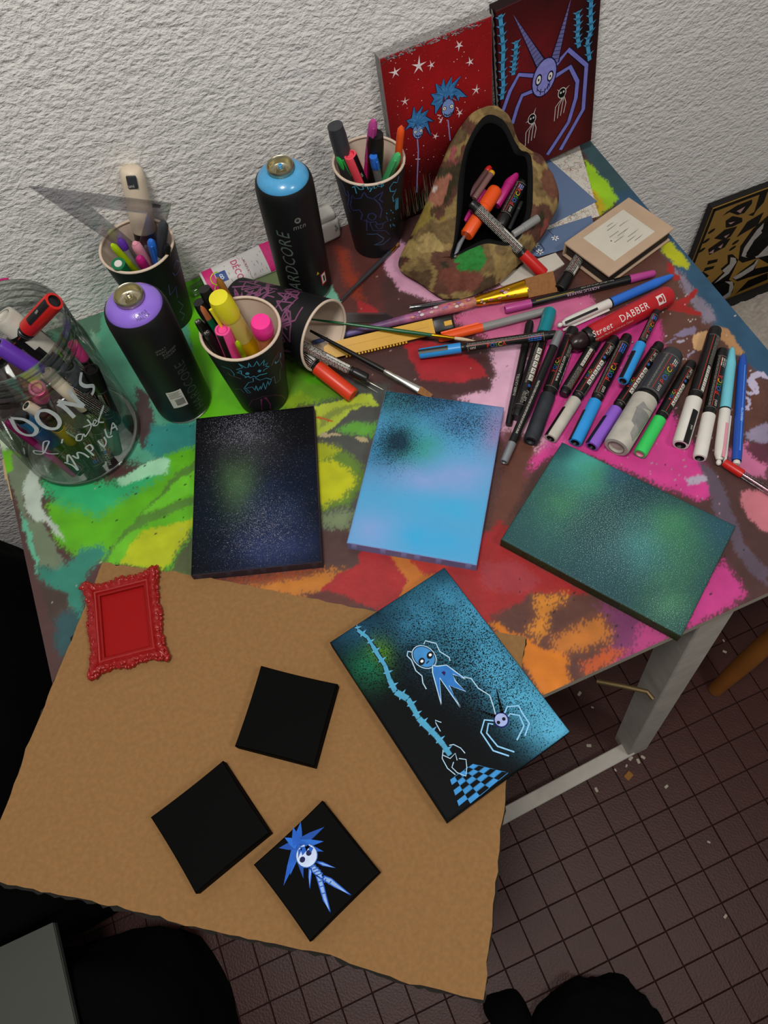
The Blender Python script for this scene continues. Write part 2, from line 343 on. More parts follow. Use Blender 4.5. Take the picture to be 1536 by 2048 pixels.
# paint on the table: (colour, softness in cm, outline) in painting order; soft edges are sprayed (droplets)
PAINT = [
 ('4a302e', 0, [(-40, 0), (70, 0), (70, 90), (-40, 90)]),
 # --- back right: brown, blue border, lime and yellow
 ('5c3a30', 1.5, [(48.76, 61.98), (59.68, 56.46), (60.99, 40.9), (57.62, 32.57), (53.54, 26.87), (46.79, 30.07), (47.29, 42.45), (45.32, 55.89)]),
 ('2a4f6a', 0.7, [(58.89, 79.97), (62.96, 77.82), (62.25, 51.25), (63.51, 34.59), (59.16, 28.72), (56.83, 34.95), (56.39, 41.42), (57.61, 49.78), (57.87, 58.38), (56.88, 66.18)]),
 ('2c4a50', 0.8, [(58.16, 81.58), (62.56, 79.25), (59.95, 66.76), (56.77, 67.31), (58.16, 74.43)]),
 ('90c018', 0.4, [(57.52, 75.0), (57.7, 72.95), (58.01, 69.42), (57.63, 66.01), (55.32, 64.84), (53.63, 64.44), (54.44, 67.97)]),
 ('b8a010', 0.5, [(55.17, 69.78), (55.82, 68.34), (55.38, 65.34), (53.45, 64.12), (53.55, 65.75)]),
 ('b0b414', 0.4, [(58.92, 57.05), (59.72, 55.94), (59.54, 51.84), (58.86, 51.04), (57.97, 52.63), (57.64, 55.02)]),
 ('807888', 0.5, [(57.49, 52.35), (57.84, 50.88), (57.63, 48.8), (57.55, 46.52), (57.81, 44.8), (57.54, 42.53), (56.47, 42.37), (55.7, 43.09), (56.29, 45.03), (56.1, 46.88), (56.57, 49.14)]),
 ('9c201e', 0.12, [(53.43, 47.31), (54.82, 47.51), (56.06, 47.25), (57.56, 47.93), (58.1, 48.11), (58.1, 47.57), (57.1, 46.91), (55.94, 46.43), (55.33, 46.03), (56.06, 45.32), (56.54, 44.56), (56.09, 44.09), (54.98, 44.73), (54.01, 45.81), (52.93, 46.51)]),
 ('9c201e', 0.12, [(57.29, 53.39), (57.77, 52.78), (57.12, 51.43), (57.5, 50.68), (57.04, 50.09), (56.35, 50.34), (56.27, 51.11), (56.57, 52.26)]),
 ('807490', 0.1, [(51.4, 42.91), (52.58, 43.16), (54.53, 43.04), (54.64, 42.57), (53.63, 42.07), (51.93, 42.57)]),
 ('807490', 0.1, [(50.01, 42.19), (51.46, 42.47), (51.4, 42.17), (50.55, 42.09)]),
 ('a8a0b0', 0.1, [(51.26, 41.75), (52.06, 41.93), (52.27, 41.75), (51.53, 41.54)]),
 ('9890a8', 0.1, [(51.09, 39.41), (52.32, 39.86), (52.66, 39.77), (52.22, 39.51), (51.11, 39.24)]),
 ('b08458', 0.15, [(56.43, 41.7), (57.0, 41.83), (57.71, 41.07), (57.86, 39.51), (57.55, 37.88), (57.63, 37.04), (57.18, 36.78), (56.23, 37.72), (56.25, 39.32), (56.61, 40.45)]),
 ('caa070', 0.1, [(52.99, 41.4), (53.73, 42.02), (54.69, 42.05), (55.43, 41.52), (54.9, 40.63), (53.73, 39.57), (52.92, 39.56), (52.62, 40.12)]),
 ('b4acc4', 0.05, [(55.55, 33.67), (56.9, 34.09), (57.97, 33.73), (58.08, 33.22), (57.59, 32.53), (57.36, 33.25), (56.34, 33.29), (56.18, 32.14), (55.61, 31.52), (54.38, 31.8), (54.5, 32.35), (55.36, 32.09), (55.25, 33.05)]),
 ('b4acc4', 0.05, [(54.09, 31.94), (54.26, 31.26), (53.94, 30.53), (53.02, 30.23), (52.98, 30.54), (53.68, 30.8), (53.77, 31.5)]),
 ('8a8098', 0.3, [(50.87, 27.5), (52.71, 27.77), (54.27, 27.46), (53.06, 25.77), (51.93, 25.6), (50.95, 26.9)]),
 # --- wine dark behind the cans
 ('5a302c', 0.8, [(18.57, 78.27), (22.97, 78.15), (28.01, 72.46), (22.8, 67.1), (20.77, 60.63), (16.74, 62.6), (14.45, 67.43)]),
 ('8a3422', 0.8, [(19.46, 75.23), (20.63, 74.13), (20.14, 68.42), (19.73, 64.82), (18.68, 65.34), (18.65, 69.16)]),
 ('74b49a', 0.2, [(15.67, 70.64), (16.67, 69.18), (16.91, 65.83), (14.58, 65.03)]),
 # --- pinks in the middle
 ('cc96b0', 0.5, [(24.19, 68.35), (24.93, 70.76), (28.01, 72.46), (29.53, 67.65), (29.56, 59.96), (33.35, 59.02), (36.39, 59.39), (41.35, 57.87), (41.85, 54.81), (36.38, 51.2), (32.35, 51.43), (31.54, 55.34), (26.69, 61.38), (24.47, 64.35)]),
 ('c8668e', 0.9, [(28.45, 56.86), (32.62, 57.53), (39.03, 56.21), (45.77, 52.88), (44.84, 48.82), (38.01, 47.81), (31.25, 51.96)]),
 ('d8a8c0', 0.7, [(30.9, 51.27), (35.46, 50.78), (33.51, 45.79), (28.07, 40.44), (26.4, 39.71), (25.55, 43.19), (23.55, 46.52), (25.84, 47.84), (29.41, 46.95)]),
 ('4a2a2c', 0.5, [(21.45, 55.86), (23.45, 55.76), (29.46, 51.11), (29.68, 47.23), (27.88, 45.24), (23.13, 46.32), (20.65, 49.52)]),
 ('a0222a', 0.35, [(21.34, 55.92), (22.89, 56.03), (27.42, 52.53), (27.96, 50.14), (28.56, 49.01), (28.69, 47.13), (25.68, 47.51), (21.16, 49.93)]),
 ('a02a2e', 0.3, [(18.91, 65.22), (20.61, 62.71), (20.73, 61.37), (17.98, 63.09)]),
 # --- magenta under the markers
 ('c63a86', 0.6, [(26.3, 38.26), (32.29, 44.75), (38.03, 50.4), (44.14, 50.05), (51.36, 45.62), (49.42, 41.43), (45.47, 38.41), (45.39, 32.98), (45.14, 27.56), (44.5, 24.67), (44.24, 22.39), (41.56, 22.62), (40.7, 23.7), (32.13, 34.77), (25.42, 32.88)]),
 ('c8609a', 0.8, [(26.09, 39.1), (30.42, 42.44), (31.58, 37.26), (32.3, 35.06), (28.25, 35.86)]),
 ('d8a4b8', 0.6, [(26.71, 40.32), (29.89, 42.69), (30.42, 36.32), (28.86, 35.21), (26.21, 36.82)]),
 ('584a58', 0.3, [(44.48, 27.06), (45.24, 24.59), (45.04, 22.88), (44.23, 19.97), (43.08, 16.62), (43.56, 12.9), (42.46, 11.36), (41.67, 13.3), (41.76, 16.04), (42.33, 20.6), (43.2, 22.96)]),
 ('a89cb0', 0.2, [(41.93, 25.36), (44.15, 25.1), (43.8, 24.22), (41.78, 24.39)]),
 ('c0707c', 0.3, [(46.12, 21.35), (47.42, 21.51), (49.8, 19.52), (46.55, 15.03), (45.45, 16.72), (45.31, 18.49), (45.42, 20.17)]),
 ('c06a90', 0.5, [(47.47, 26.46), (50.53, 26.65), (50.63, 24.71), (51.08, 23.44), (49.83, 21.67), (47.78, 23.41)]),
 ('5a2c3c', 0.4, [(49.91, 26.12), (51.63, 26.13), (52.37, 25.24), (50.8, 23.04), (49.93, 23.71)]),
 ('c03a84', 0.7, [(38.48, 15.21), (40.11, 15.62), (40.12, 13.32), (39.9, 11.4), (37.69, 11.08), (33.0, 10.6), (32.38, 11.3), (35.27, 13.05)]),
 # --- lower middle: red, orange, purple
 ('60382c', 0.8, [(26.92, 39.47), (29.9, 36.56), (20.56, 27.02), (17.09, 26.04), (23.41, 33.81)]),
 ('981e20', 0.5, [(12.74, 26.76), (18.12, 28.13), (21.15, 29.37), (21.59, 27.85), (21.2, 24.8), (25.63, 17.85), (20.05, 20.37), (16.0, 19.23), (13.91, 19.58), (13.21, 22.86)]),
 ('983038', 0.6, [(16.84, 25.52), (20.45, 24.5), (21.77, 21.42), (19.58, 20.59), (16.06, 22.78)]),
 ('56322a', 0.6, [(15.43, 19.78), (19.92, 20.13), (26.09, 17.64), (27.93, 13.87), (24.63, 10.28), (19.21, 10.52), (18.21, 14.8)]),
 ('70305c', 1.2, [(26.14, 16.73), (28.48, 14.79), (29.14, 12.33), (27.34, 10.81), (25.18, 10.73), (24.4, 11.91), (25.89, 13.35)]),
 ('a83a74', 0.9, [(28.77, 13.14), (31.07, 10.61), (29.21, 10.39), (25.51, 10.58), (23.88, 10.69), (26.34, 11.25)]),
 ('b85020', 0.8, [(21.55, 11.72), (24.33, 12.15), (25.83, 11.48), (23.98, 10.85), (21.08, 10.91)]),
 ('c47a20', 0.9, [(20.36, 20.01), (23.6, 18.77), (22.58, 18.11), (20.98, 17.95), (19.78, 16.52), (18.63, 15.96), (17.96, 17.12), (19.75, 18.06)]),
 ('b46a24', 1.0, [(19.73, 15.26), (22.0, 15.52), (25.33, 15.33), (25.65, 13.68), (24.98, 12.91), (22.84, 13.23), (20.17, 13.37), (19.42, 13.92)]),
 ('c8700e', 0.45, [(14.87, 19.37), (15.82, 18.73), (16.75, 17.23), (17.77, 16.35), (18.83, 14.39), (20.02, 13.86), (20.4, 12.65), (19.67, 11.74), (19.55, 10.77), (16.44, 10.35), (15.83, 14.26)]),
 ('b8701e', 1.2, [(-7.55, 33.77), (-3.22, 33.07), (1.52, 31.86), (3.87, 30.47), (1.19, 29.51), (-2.03, 30.04), (-5.36, 31.85)]),
 ('8a3a1a', 1.0, [(-10.28, 35.95), (-5.11, 34.24), (1.13, 32.35), (-1.19, 32.33), (-5.45, 33.26)]),
 ('9c1e22', 0.15, [(5.46, 32.11), (6.63, 32.23), (8.36, 31.43), (9.32, 29.58), (9.13, 27.15), (7.74, 25.94), (6.39, 24.14), (2.61, 27.34), (0.4, 29.25), (0.62, 30.26), (2.89, 30.92), (5.12, 30.98)]),
 ('b8681e', 0.25, [(8.31, 31.33), (9.67, 30.38), (11.89, 27.46), (12.5, 26.24), (8.83, 24.53), (7.28, 25.54), (9.13, 27.15)]),
 ('a82a1e', 0.3, [(10.05, 29.89), (13.95, 26.84), (12.5, 26.24), (11.05, 26.9)]),
 ('5a2a24', 0.3, [(-1.44, 30.08), (0.74, 29.83), (2.82, 27.85), (3.37, 26.39), (-0.38, 28.38)]),
 # --- between the two upright canvases: greens and yellow
 ('484a46', 0.8, [(5.95, 59.08), (17.37, 51.09), (15.37, 44.93), (9.16, 37.64), (5.96, 35.7), (2.71, 36.52), (7.77, 53.25)]),
 ('5c8c22', 0.8, [(4.81, 59.63), (7.31, 60.13), (10.32, 56.55), (12.84, 52.04), (8.74, 52.39), (5.74, 53.02), (2.63, 53.31), (0.88, 55.73)]),
 ('4c9a10', 0.5, [(7.89, 57.14), (10.13, 56.06), (10.26, 54.67), (8.31, 55.6)]),
 ('7a9a18', 1.0, [(4.17, 54.97), (7.04, 54.82), (8.32, 52.99), (5.07, 52.94)]),
 ('a6b836', 0.15, [(7.54, 52.07), (9.77, 51.95), (12.39, 51.64), (14.83, 50.85), (14.82, 50.1), (15.22, 48.88), (13.09, 49.61), (11.57, 49.6), (10.06, 48.84), (8.32, 48.22), (6.46, 48.02)]),
 ('80903a', 0.3, [(8.27, 50.43), (9.97, 50.92), (11.95, 50.53), (14.05, 49.72), (11.7, 49.91), (9.55, 49.82), (7.31, 48.69)]),
 ('5a9c34', 0.7, [(9.39, 47.89), (11.27, 48.09), (12.97, 47.1), (13.91, 46.84), (12.72, 45.06), (10.79, 46.16), (9.91, 46.93)]),
 ('5a7a28', 0.7, [(5.9, 46.51), (8.26, 45.75), (9.39, 44.17), (10.04, 42.14), (9.7, 40.61), (8.65, 39.1), (6.42, 38.17), (3.47, 38.57)]),
 ('96a010', 0.5, [(6.11, 47.47), (7.49, 46.82), (8.58, 45.08), (7.24, 44.66), (5.23, 44.74)]),
 ('b6ba04', 0.7, [(5.09, 45.15), (7.13, 44.36), (8.26, 42.8), (8.73, 41.06), (7.97, 39.91), (6.32, 39.36), (3.68, 39.12), (3.27, 40.28)]),
 ('6e7e5a', 0.8, [(3.2, 38.22), (5.14, 37.8), (7.11, 37.05), (5.77, 35.13), (3.57, 36.62), (2.96, 37.21)]),
 ('a89a74', 0.05, [(6.96, 48.14), (7.7, 48.15), (8.52, 47.58), (8.69, 47.24), (7.71, 47.39)]),
 ('a89a74', 0.05, [(8.43, 47.72), (8.97, 47.58), (9.41, 46.99), (8.75, 47.03)]),
 ('a89a74', 0.05, [(10.54, 45.92), (11.25, 45.84), (12.07, 44.93), (11.84, 44.74), (10.98, 45.18)]),
 ('b0501c', 0.05, [(7.42, 50.56), (7.89, 50.61), (9.3, 49.2), (9.02, 49.25), (7.71, 50.14)]),
 # --- left part: greens, teal, olive
 ('4f9a7c', 1.2, [(-20.31, 80.77), (-15.1, 79.63), (-8.44, 78.73), (-1.35, 79.11), (-2.06, 71.82), (-4.44, 55.08), (-6.85, 55.44), (-12.56, 52.79), (-15.68, 55.0), (-18.11, 68.97)]),
 ('4a6e58', 0.4, [(-19.42, 78.47), (-15.81, 79.51), (-12.04, 79.55), (-13.33, 75.49), (-15.7, 73.92)]),
 ('78a88c', 0.6, [(-14.54, 76.09), (-13.71, 73.86), (-14.76, 70.8), (-15.94, 71.38)]),
 ('5ab010', 0.3, [(-1.66, 79.27), (-0.23, 80.04), (1.76, 80.05), (1.83, 75.58), (0.53, 66.92), (0.92, 59.82), (3.34, 55.37), (4.27, 52.52), (-3.33, 54.56), (-6.02, 55.05), (-3.16, 66.94)]),
 ('687850', 0.7, [(2.96, 76.97), (12.05, 76.41), (12.07, 72.44), (9.71, 69.77), (4.33, 72.42)]),
 ('453434', 0.4, [(-11.23, 64.65), (-9.97, 62.54), (-10.67, 58.03), (-11.85, 55.48), (-12.86, 55.19), (-13.04, 57.59)]),
 ('2a8078', 0.5, [(-11.11, 58.24), (-8.78, 57.53), (-5.88, 56.16), (-6.83, 52.35), (-8.29, 52.66), (-11.3, 52.94), (-12.58, 55.06)]),
 ('56a80e', 0.6, [(-10.57, 53.35), (-6.79, 53.1), (-11.68, 36.59), (-14.49, 39.14), (-20.41, 42.81), (-23.31, 45.12), (-25.03, 47.91), (-24.93, 52.72), (-20.69, 54.37), (-15.74, 49.89)]),
 ('2aa868', 1.3, [(-24.62, 58.81), (-21.24, 54.62), (-16.69, 52.14), (-10.84, 52.36), (-11.2, 51.04), (-17.66, 49.36), (-19.91, 48.64), (-23.03, 51.85), (-24.98, 54.54)]),
 ('94cca4', 0.25, [(-16.8, 52.41), (-14.89, 52.77), (-12.39, 53.46), (-10.91, 53.21), (-10.24, 52.3), (-10.93, 50.92), (-14.4, 51.58), (-16.23, 51.56)]),
 ('4c7c28', 0.3, [(-20.66, 42.92), (-19.13, 44.54), (-16.35, 46.31), (-12.45, 48.72), (-10.12, 50.54), (-7.42, 50.98), (-7.73, 49.93), (-10.67, 48.61), (-13.57, 46.77), (-8.55, 46.55), (-8.83, 45.62), (-14.51, 45.47), (-17.6, 44.84), (-19.69, 42.94)]),
 ('62b820', 0.25, [(-15.22, 46.83), (-11.91, 48.47), (-9.77, 49.64), (-7.87, 49.86), (-8.72, 46.99), (-12.96, 46.83)]),
 ('62b420', 0.3, [(-20.35, 42.58), (-18.87, 44.42), (-17.05, 45.2), (-15.25, 44.91), (-17.13, 43.95), (-18.65, 41.81)]),
 ('a8b40c', 0.3, [(-18.75, 41.85), (-17.17, 43.77), (-15.28, 44.79), (-9.76, 43.89), (-10.77, 42.05), (-13.4, 39.94), (-14.74, 39.25), (-16.45, 40.35)]),
 ('46502e', 0.8, [(-13.49, 39.65), (-11.11, 41.87), (-9.8, 42.95), (-11.68, 36.59), (-14.06, 38.62)]),
 ('66745c', 0.25, [(-29.45, 66.13), (-26.29, 64.64), (-24.35, 60.21), (-25.47, 58.83), (-26.64, 57.14), (-27.46, 54.61), (-27.29, 52.4), (-26.72, 51.09), (-26.5, 53.45), (-25.98, 53.07), (-25.73, 49.6), (-25.11, 46.94), (-24.59, 45.04), (-24.95, 43.89), (-25.97, 43.84), (-26.43, 45.22), (-27.32, 45.63), (-27.37, 48.31), (-27.79, 51.58), (-28.22, 55.68), (-28.8, 62.68)]),
 ('aab8aa', 0.3, [(-25.41, 59.11), (-24.46, 58.36), (-25.15, 56.08), (-25.09, 54.59), (-25.68, 53.42), (-25.19, 51.43), (-24.24, 48.91), (-23.93, 47.07), (-24.79, 48.48), (-25.58, 50.91), (-26.76, 51.46), (-27.27, 53.1), (-27.34, 55.27), (-26.92, 56.9)]),
 ('64b012', 0.3, [(-29.25, 63.67), (-27.39, 61.64), (-28.0, 58.89), (-28.84, 58.91), (-29.61, 61.53)]),
 ('b0c4a4', 0.3, [(-29.39, 66.5), (-27.75, 65.17), (-27.31, 62.76), (-28.23, 62.42), (-29.25, 63.67)]),
 ('5aa888', 0.2, [(-28.06, 53.32), (-27.68, 51.53), (-27.3, 49.29), (-27.29, 46.93), (-27.66, 44.48), (-27.82, 47.17), (-28.08, 50.68)]),
 ('2a7a68', 0.7, [(-27.42, 45.67), (-25.98, 44.36), (-24.61, 44.39), (-22.37, 45.48), (-20.17, 45.01), (-19.94, 43.58), (-22.16, 42.63), (-23.32, 41.23), (-24.05, 37.21), (-25.07, 37.06), (-25.36, 40.89), (-26.74, 42.27), (-27.46, 43.74)]),
 ('3e302a', 0.3, [(-27.45, 43.23), (-26.74, 42.27), (-25.13, 40.91), (-25.57, 39.36), (-26.37, 39.23), (-26.97, 37.92), (-27.56, 38.79)]),
 ('24484c', 0.6, [(-26.8, 38.75), (-25.99, 39.18), (-24.52, 38.34), (-24.69, 36.29), (-26.87, 33.73), (-27.63, 35.24)]),
]
SP = 0.16
gx = np.linspace(TX0, TX1, int((TX1 - TX0) / SP) + 1); gy = np.linspace(TY0, TY1, int((TY1 - TY0) / SP) + 1)
PX, PY = np.meshgrid(gx, gy, indexing='ij')
# ragged outlines: the sample position is nudged by a noise before it is looked up
wx = PX + (fnoise(PX, PY, 0.8, 1) - 0.5) * 0.6 + (fnoise(PX, PY, 3.0, 2) - 0.5) * 0.25
wy = PY + (fnoise(PX, PY, 0.8, 3) - 0.5) * 0.6 + (fnoise(PX, PY, 3.0, 4) - 0.5) * 0.25
rgb = np.zeros((*PX.shape, 3)); dith = rng.random(PX.shape); mid = fnoise(PX, PY, 2.2, 5); drop = 0.65 * dith + 0.35 * mid
for k, (h, soft, poly) in enumerate(PAINT):
    xs = [p[0] for p in poly]; ys = [p[1] for p in poly]; e = soft + 1.5
    i0, i1 = np.searchsorted(gx, min(xs) - e), np.searchsorted(gx, max(xs) + e); j0, j1 = np.searchsorted(gy, min(ys) - e), np.searchsorted(gy, max(ys) + e)
    if i1 <= i0 or j1 <= j0: continue
    sl = (slice(i0, i1), slice(j0, j1)); d = sd_poly(wx[sl], wy[sl], poly)
    if soft > 0.06:
        a = np.clip(0.5 - d / (2 * soft), 0, 1)
        hard = (drop[sl] < a * 1.1 - 0.05) * 1.0; a = 0.6 * hard + 0.4 * a * a * (3 - 2 * a)
    else: a = (d < 0) * 1.0
    rgb[sl] = rgb[sl] * (1 - a[..., None]) + np.array(C(h)) * a[..., None]
rgb *= (0.86 + 0.28 * fnoise(PX, PY, 0.5, 8))[..., None]
for (cx, cy, n_, sx_, sy_, h) in ((44, 30, 90, 6, 5, 'a88090'), (50, 45, 60, 6, 6, 'b8b0b0'), (25, 55, 40, 8, 6, 'a08078'), (-20, 40, 14, 5, 8, '98a888'), (30, 20, 60, 6, 4, '1a1412'), (46, 35, 120, 1.2, 3.5, '3a2030'), (-8, 47, 50, 6, 4, '1c2a18')):
    for _ in range(n_):
        x, y = rng.normal(cx, sx_), rng.normal(cy, sy_); i, j = int((x - TX0) / SP), int((y - TY0) / SP)
        if 1 < i < len(gx) - 2 and 1 < j < len(gy) - 2:
            rgb[i, j] = C(h)
            if rng.random() < 0.3: rgb[i + 1, j] = C(h)
ni, nj = PX.shape
V = np.zeros((ni * nj, 3)); V[:, 0] = PX.ravel(); V[:, 1] = PY.ravel()
idx = np.arange(ni * nj).reshape(ni, nj)
quads = np.stack([idx[:-1, :-1], idx[1:, :-1], idx[1:, 1:], idx[:-1, 1:]], -1).reshape(-1, 4)
table = thing('painted_table', 'wooden table with paint-splattered multicoloured top and white legs against the wall', 'table', at(15, 12, -75))
Tinv = Matrix.Translation(Vector((-15, -12, 75)) * CM)
def grid_object(name, V, quads, rgb, m, parent=None, M=None, extra=None):
    me = bpy.data.meshes.new(name); me.vertices.add(len(V)); me.vertices.foreach_set('co', (V * CM).astype(np.float32).ravel())
    me.loops.add(quads.size); me.loops.foreach_set('vertex_index', quads.ravel().astype(np.int32)); me.polygons.add(len(quads))
    me.polygons.foreach_set('loop_start', (np.arange(len(quads)) * 4).astype(np.int32))
    me.update(calc_edges=True); me.validate()
    for nm, arr in [('Col', rgb)] + (extra or []):
        if arr.ndim == 1: at_ = me.attributes.new(nm, 'FLOAT', 'POINT'); at_.data.foreach_set('value', arr.astype(np.float32))
        else:
            at_ = me.attributes.new(nm, 'FLOAT_COLOR', 'POINT'); at_.data.foreach_set('color', np.concatenate([arr, np.ones((len(arr), 1))], 1).astype(np.float32).ravel())
    me.polygons.foreach_set('use_smooth', [True] * len(me.polygons)); me.materials.append(m)
    o = bpy.data.objects.new(name, me); COL.objects.link(o)
    if parent is not None: o.parent = parent
    if M is not None: o.matrix_local = M
    return o
paint_m = vmat('table_paint', 0.42, 0.10, 40.0, bump=0.35, bscale=120.0, spec=0.4)
grid_object('painted_top', V, quads, rgb.reshape(-1, 3), paint_m, table, Tinv)
edge_m = mat('pale_wood_edge', 'b0a898', 0.6, var=0.2, scale=50)
MB().box(TX0, TX1, TY0, TY1, -1.9, -0.02).build('table_board', edge_m, table, Tinv)
legm = mat('white_painted_wood', 'b4aea4', 0.6, var=0.22, scale=30, bump=0.4, bscale=90)
def beam(a, b, w, d, name, ax=Vector((1, 0, 0)), m=legm):
    a, b = Vector(a), Vector(b); z = (b - a).normalized(); x = (ax - z * ax.dot(z)).normalized(); y = z.cross(x)
    M = Matrix((x, y, z)).transposed().to_4x4(); M.translation = a
    return MB().rbox(-w / 2, w / 2, -d / 2, d / 2, 0, (b - a).length, b=0.15, seg=1, M=M).build(name, m, table, Tinv)
beam((37.4, 13.2, -1.9), (43.6, 6.9, -75), 4.4, 4.2, 'leg'); beam((-16, 13.2, -1.9), (-22, 6.9, -75), 4.4, 4.2, 'leg')
beam((37.4, 70, -1.9), (43.6, 74, -75), 4.4, 4.2, 'leg'); beam((-16, 70, -1.9), (-22, 74, -75), 4.4, 4.2, 'leg')
beam((-20, 2.0 + 1.2, -73.4), (42.5, 4.9 + 1.2, -73.4), 3.0, 2.6, 'foot_rail', Vector((0, 0, 1)))
MB().tube([(30.51, 13.82, -30.0), (33.54, 11.69, -30.0), (36.02, 9.8, -30.0), (36.26, 8.6, -30.0)], 0.35).build('brace_rod', mat('dull_brass', '6a5838', 0.5, 0.6), table, Tinv)
chm = mat('bare_chipboard', 'b09a70', 0.8, var=0.25, scale=200)
for q in ((-28.61, 59.92, 0.0), (-28.48, 56.89, 0.0)):
    MB().rbox(-0.55, 0.3, -1.6, 1.6, -1.5, -0.1, b=0.25).build('chipped_edge', chm, table, Tinv @ at(q[0] + 0.15, q[1], 0, rng.uniform(-4, 8)))
# ---------------------------------------------------------------- canvases and panels
def canvas_grid(w, h, t, base, blobs, specks, side, n=0.28, mound=0.0, bow=0.0):
    """stretched canvas lying in its own xy plane (top at z = t): paint blobs [(x, y, rx, ry, hex, strength)],
    droplets [(x, y, rx, ry, density)] of a second colour"""
    xs = np.linspace(-w / 2 + 0.1, w / 2 - 0.1, max(3, int(w / n))); ys = np.linspace(-h / 2 + 0.1, h / 2 - 0.1, max(3, int(h / n)))
    xs = np.concatenate([[-w / 2, -w / 2], xs, [w / 2, w / 2]]); ys = np.concatenate([[-h / 2, -h / 2], ys, [h / 2, h / 2]])
    X, Y = np.meshgrid(xs, ys, indexing='ij'); Z = np.full(X.shape, float(t)); a, b = len(xs), len(ys)
    Z[1, :] = Z[-2, :] = t - 0.1; Z[:, 1] = Z[:, -2] = t - 0.1; Z[0, :] = Z[-1, :] = 0; Z[:, 0] = Z[:, -1] = 0
    if bow:   # the cloth pulls the long sides in a little
        X = X * (1 - bow * (1 - (2 * Y / h) ** 2)); Y = Y * (1 - bow * (1 - (2 * X / w) ** 2))
    rgb = np.zeros((a, b, 3)) + np.array(C(base)); wob = fnoise(X + 50, Y + 50, 0.5, 21) - 0.5
    for (x, y, rx, ry, hx, s) in blobs:
        g = np.clip(s * np.exp(-(((X - x) / rx) ** 2 + ((Y - y) / ry) ** 2) + wob * 1.2), 0, 1)[..., None]; rgb = rgb * (1 - g) + np.array(C(hx)) * g
    den = np.zeros((a, b))
    for (x, y, rx, ry, dd) in specks['at']: den = np.maximum(den, dd * np.exp(-(((X - x) / rx) ** 2 + ((Y - y) / ry) ** 2)))
    c2 = np.zeros((a, b, 3)) + np.array(C(specks['col']))
    edge = np.zeros((a, b), bool); edge[:2] = edge[-2:] = True; edge[:, :2] = edge[:, -2:] = True
    if side is not None: rgb[edge] = np.array(C(side)); den[edge] *= 0.5
    idx = np.arange(a * b).reshape(a, b)
    q = np.stack([idx[:-1, :-1], idx[1:, :-1], idx[1:, 1:], idx[:-1, 1:]], -1).reshape(-1, 4)
    q = np.concatenate([q, [[idx[0, 0], idx[0, -1], idx[-1, -1], idx[-1, 0]]]])
    V = np.stack([X, Y, Z], -1).reshape(-1, 3)
    return V, q, rgb.reshape(-1, 3), [('Col2', c2.reshape(-1, 3)), ('den', den.ravel())]
def canvas(name, label, cat, M, w, h, t, base, blobs, specks, side, group=None, grain=900.0, spec=0.2, **kw):
    V, q, rgb, ex = canvas_grid(w, h, t, base, blobs, specks, side, **kw)
    o = grid_object(name, V, q, rgb, sprayed('sprayed_paint_%d_%d' % (grain, spec * 100), grain=grain, spec=spec), None, None, ex)
    o.data.set_sharp_from_angle(angle=math.radians(45)); o.matrix_world = M
    return tag(o, label, cat, group)
def flat(t, lift=0.015):
    return lambda u, v: (u, v, t + lift)
inkm = vmat('drawn_ink', 0.6, 0.12, 120.0, spec=0.15)

K1 = (-2.04, 43.86, -18.15, 14.01, 19.78, 1.6)
canvas('sprayed_canvas', 'black sprayed canvas with a faint green glow, beside the toppled cup', 'canvas', at(K1[0], K1[1], 0, K1[2]), 14, 20, 1.6, '08090d',
  [(*p, *r) for p, r in zip([(0.01, 4.94), (5.08, 6.48), (-1.95, -0.2), (1.71, -4.04), (2.14, -7.92), (-5.36, -3.22), (5.4, 0.68)],
   [(4.5, 3.5, '2c2c30', .9), (3, 4, '0a0a0e', .8), (2.0, 3.2, '4a6a3c', 1.0), (4.5, 5, '1e2c48', .9), (4, 2.4, '28345a', .9), (3, 5, '0c1826', .8), (3, 3, '0a1426', .8)])],
  dict(col='8a8a98', at=[(*p, *r) for p, r in zip([(-1.31, 7.59), (0.44, -5.01), (-0.79, 1.42)], [(5, 4, .36), (6, 6, .30), (7, 9, .2)])]), '3c3238', spec=0.08, group='sprayed canvases in the middle of the table', grain=1100)
K2 = (16.2, 37.3, -35.15, 14.07, 19.96, 1.6)
canvas('sprayed_canvas', 'sky blue and lilac sprayed canvas fading to dark teal at its far end', 'canvas', at(K2[0], K2[1], 0, K2[2]), 14, 20, 1.6, '54a2d2',
  [(*p, *r) for p, r in zip([(-1.62, 10.09), (-6.23, 8.66), (-5.2, 1.3), (-1.63, 3.14), (-4.04, 3.33), (2.87, 7.33), (6.79, 7.38), (0.0, -1.33), (3.95, 0.83), (-4.2, -8.02), (2.27, -4.06), (1.28, -8.1)],
   [(9, 3.4, '2c6488', 1), (3.5, 2.6, '2a6a68', .9), (3.6, 3.4, '2a6e94', .8), (3, 2.6, '3a9a90', .9), (1.8, 1.7, '164458', .95), (3.5, 2.5, '4a80b4', .7), (1.8, 4, '8a80b0', .8), (5, 1.8, '84a0d8', .85), (3, 1.8, '84a0d8', .7), (3.4, 2.0, '88a0d8', .85), (6, 1.8, '46a8d8', .9), (5, 2.0, '3ea6da', .9)])],
  dict(col='0c2030', at=[(*p, *r) for p, r in zip([(-3.0, 10.19), (-4.55, 3.24), (2.87, 7.33)], [(9, 4.4, .58), (3.8, 4.4, .55), (5, 4.2, .5)])]), '8484b8', group='sprayed canvases in the middle of the table', grain=1100)
K3 = (31.16, 22.3, 34.02, 14.08, 20.12, 1.6)
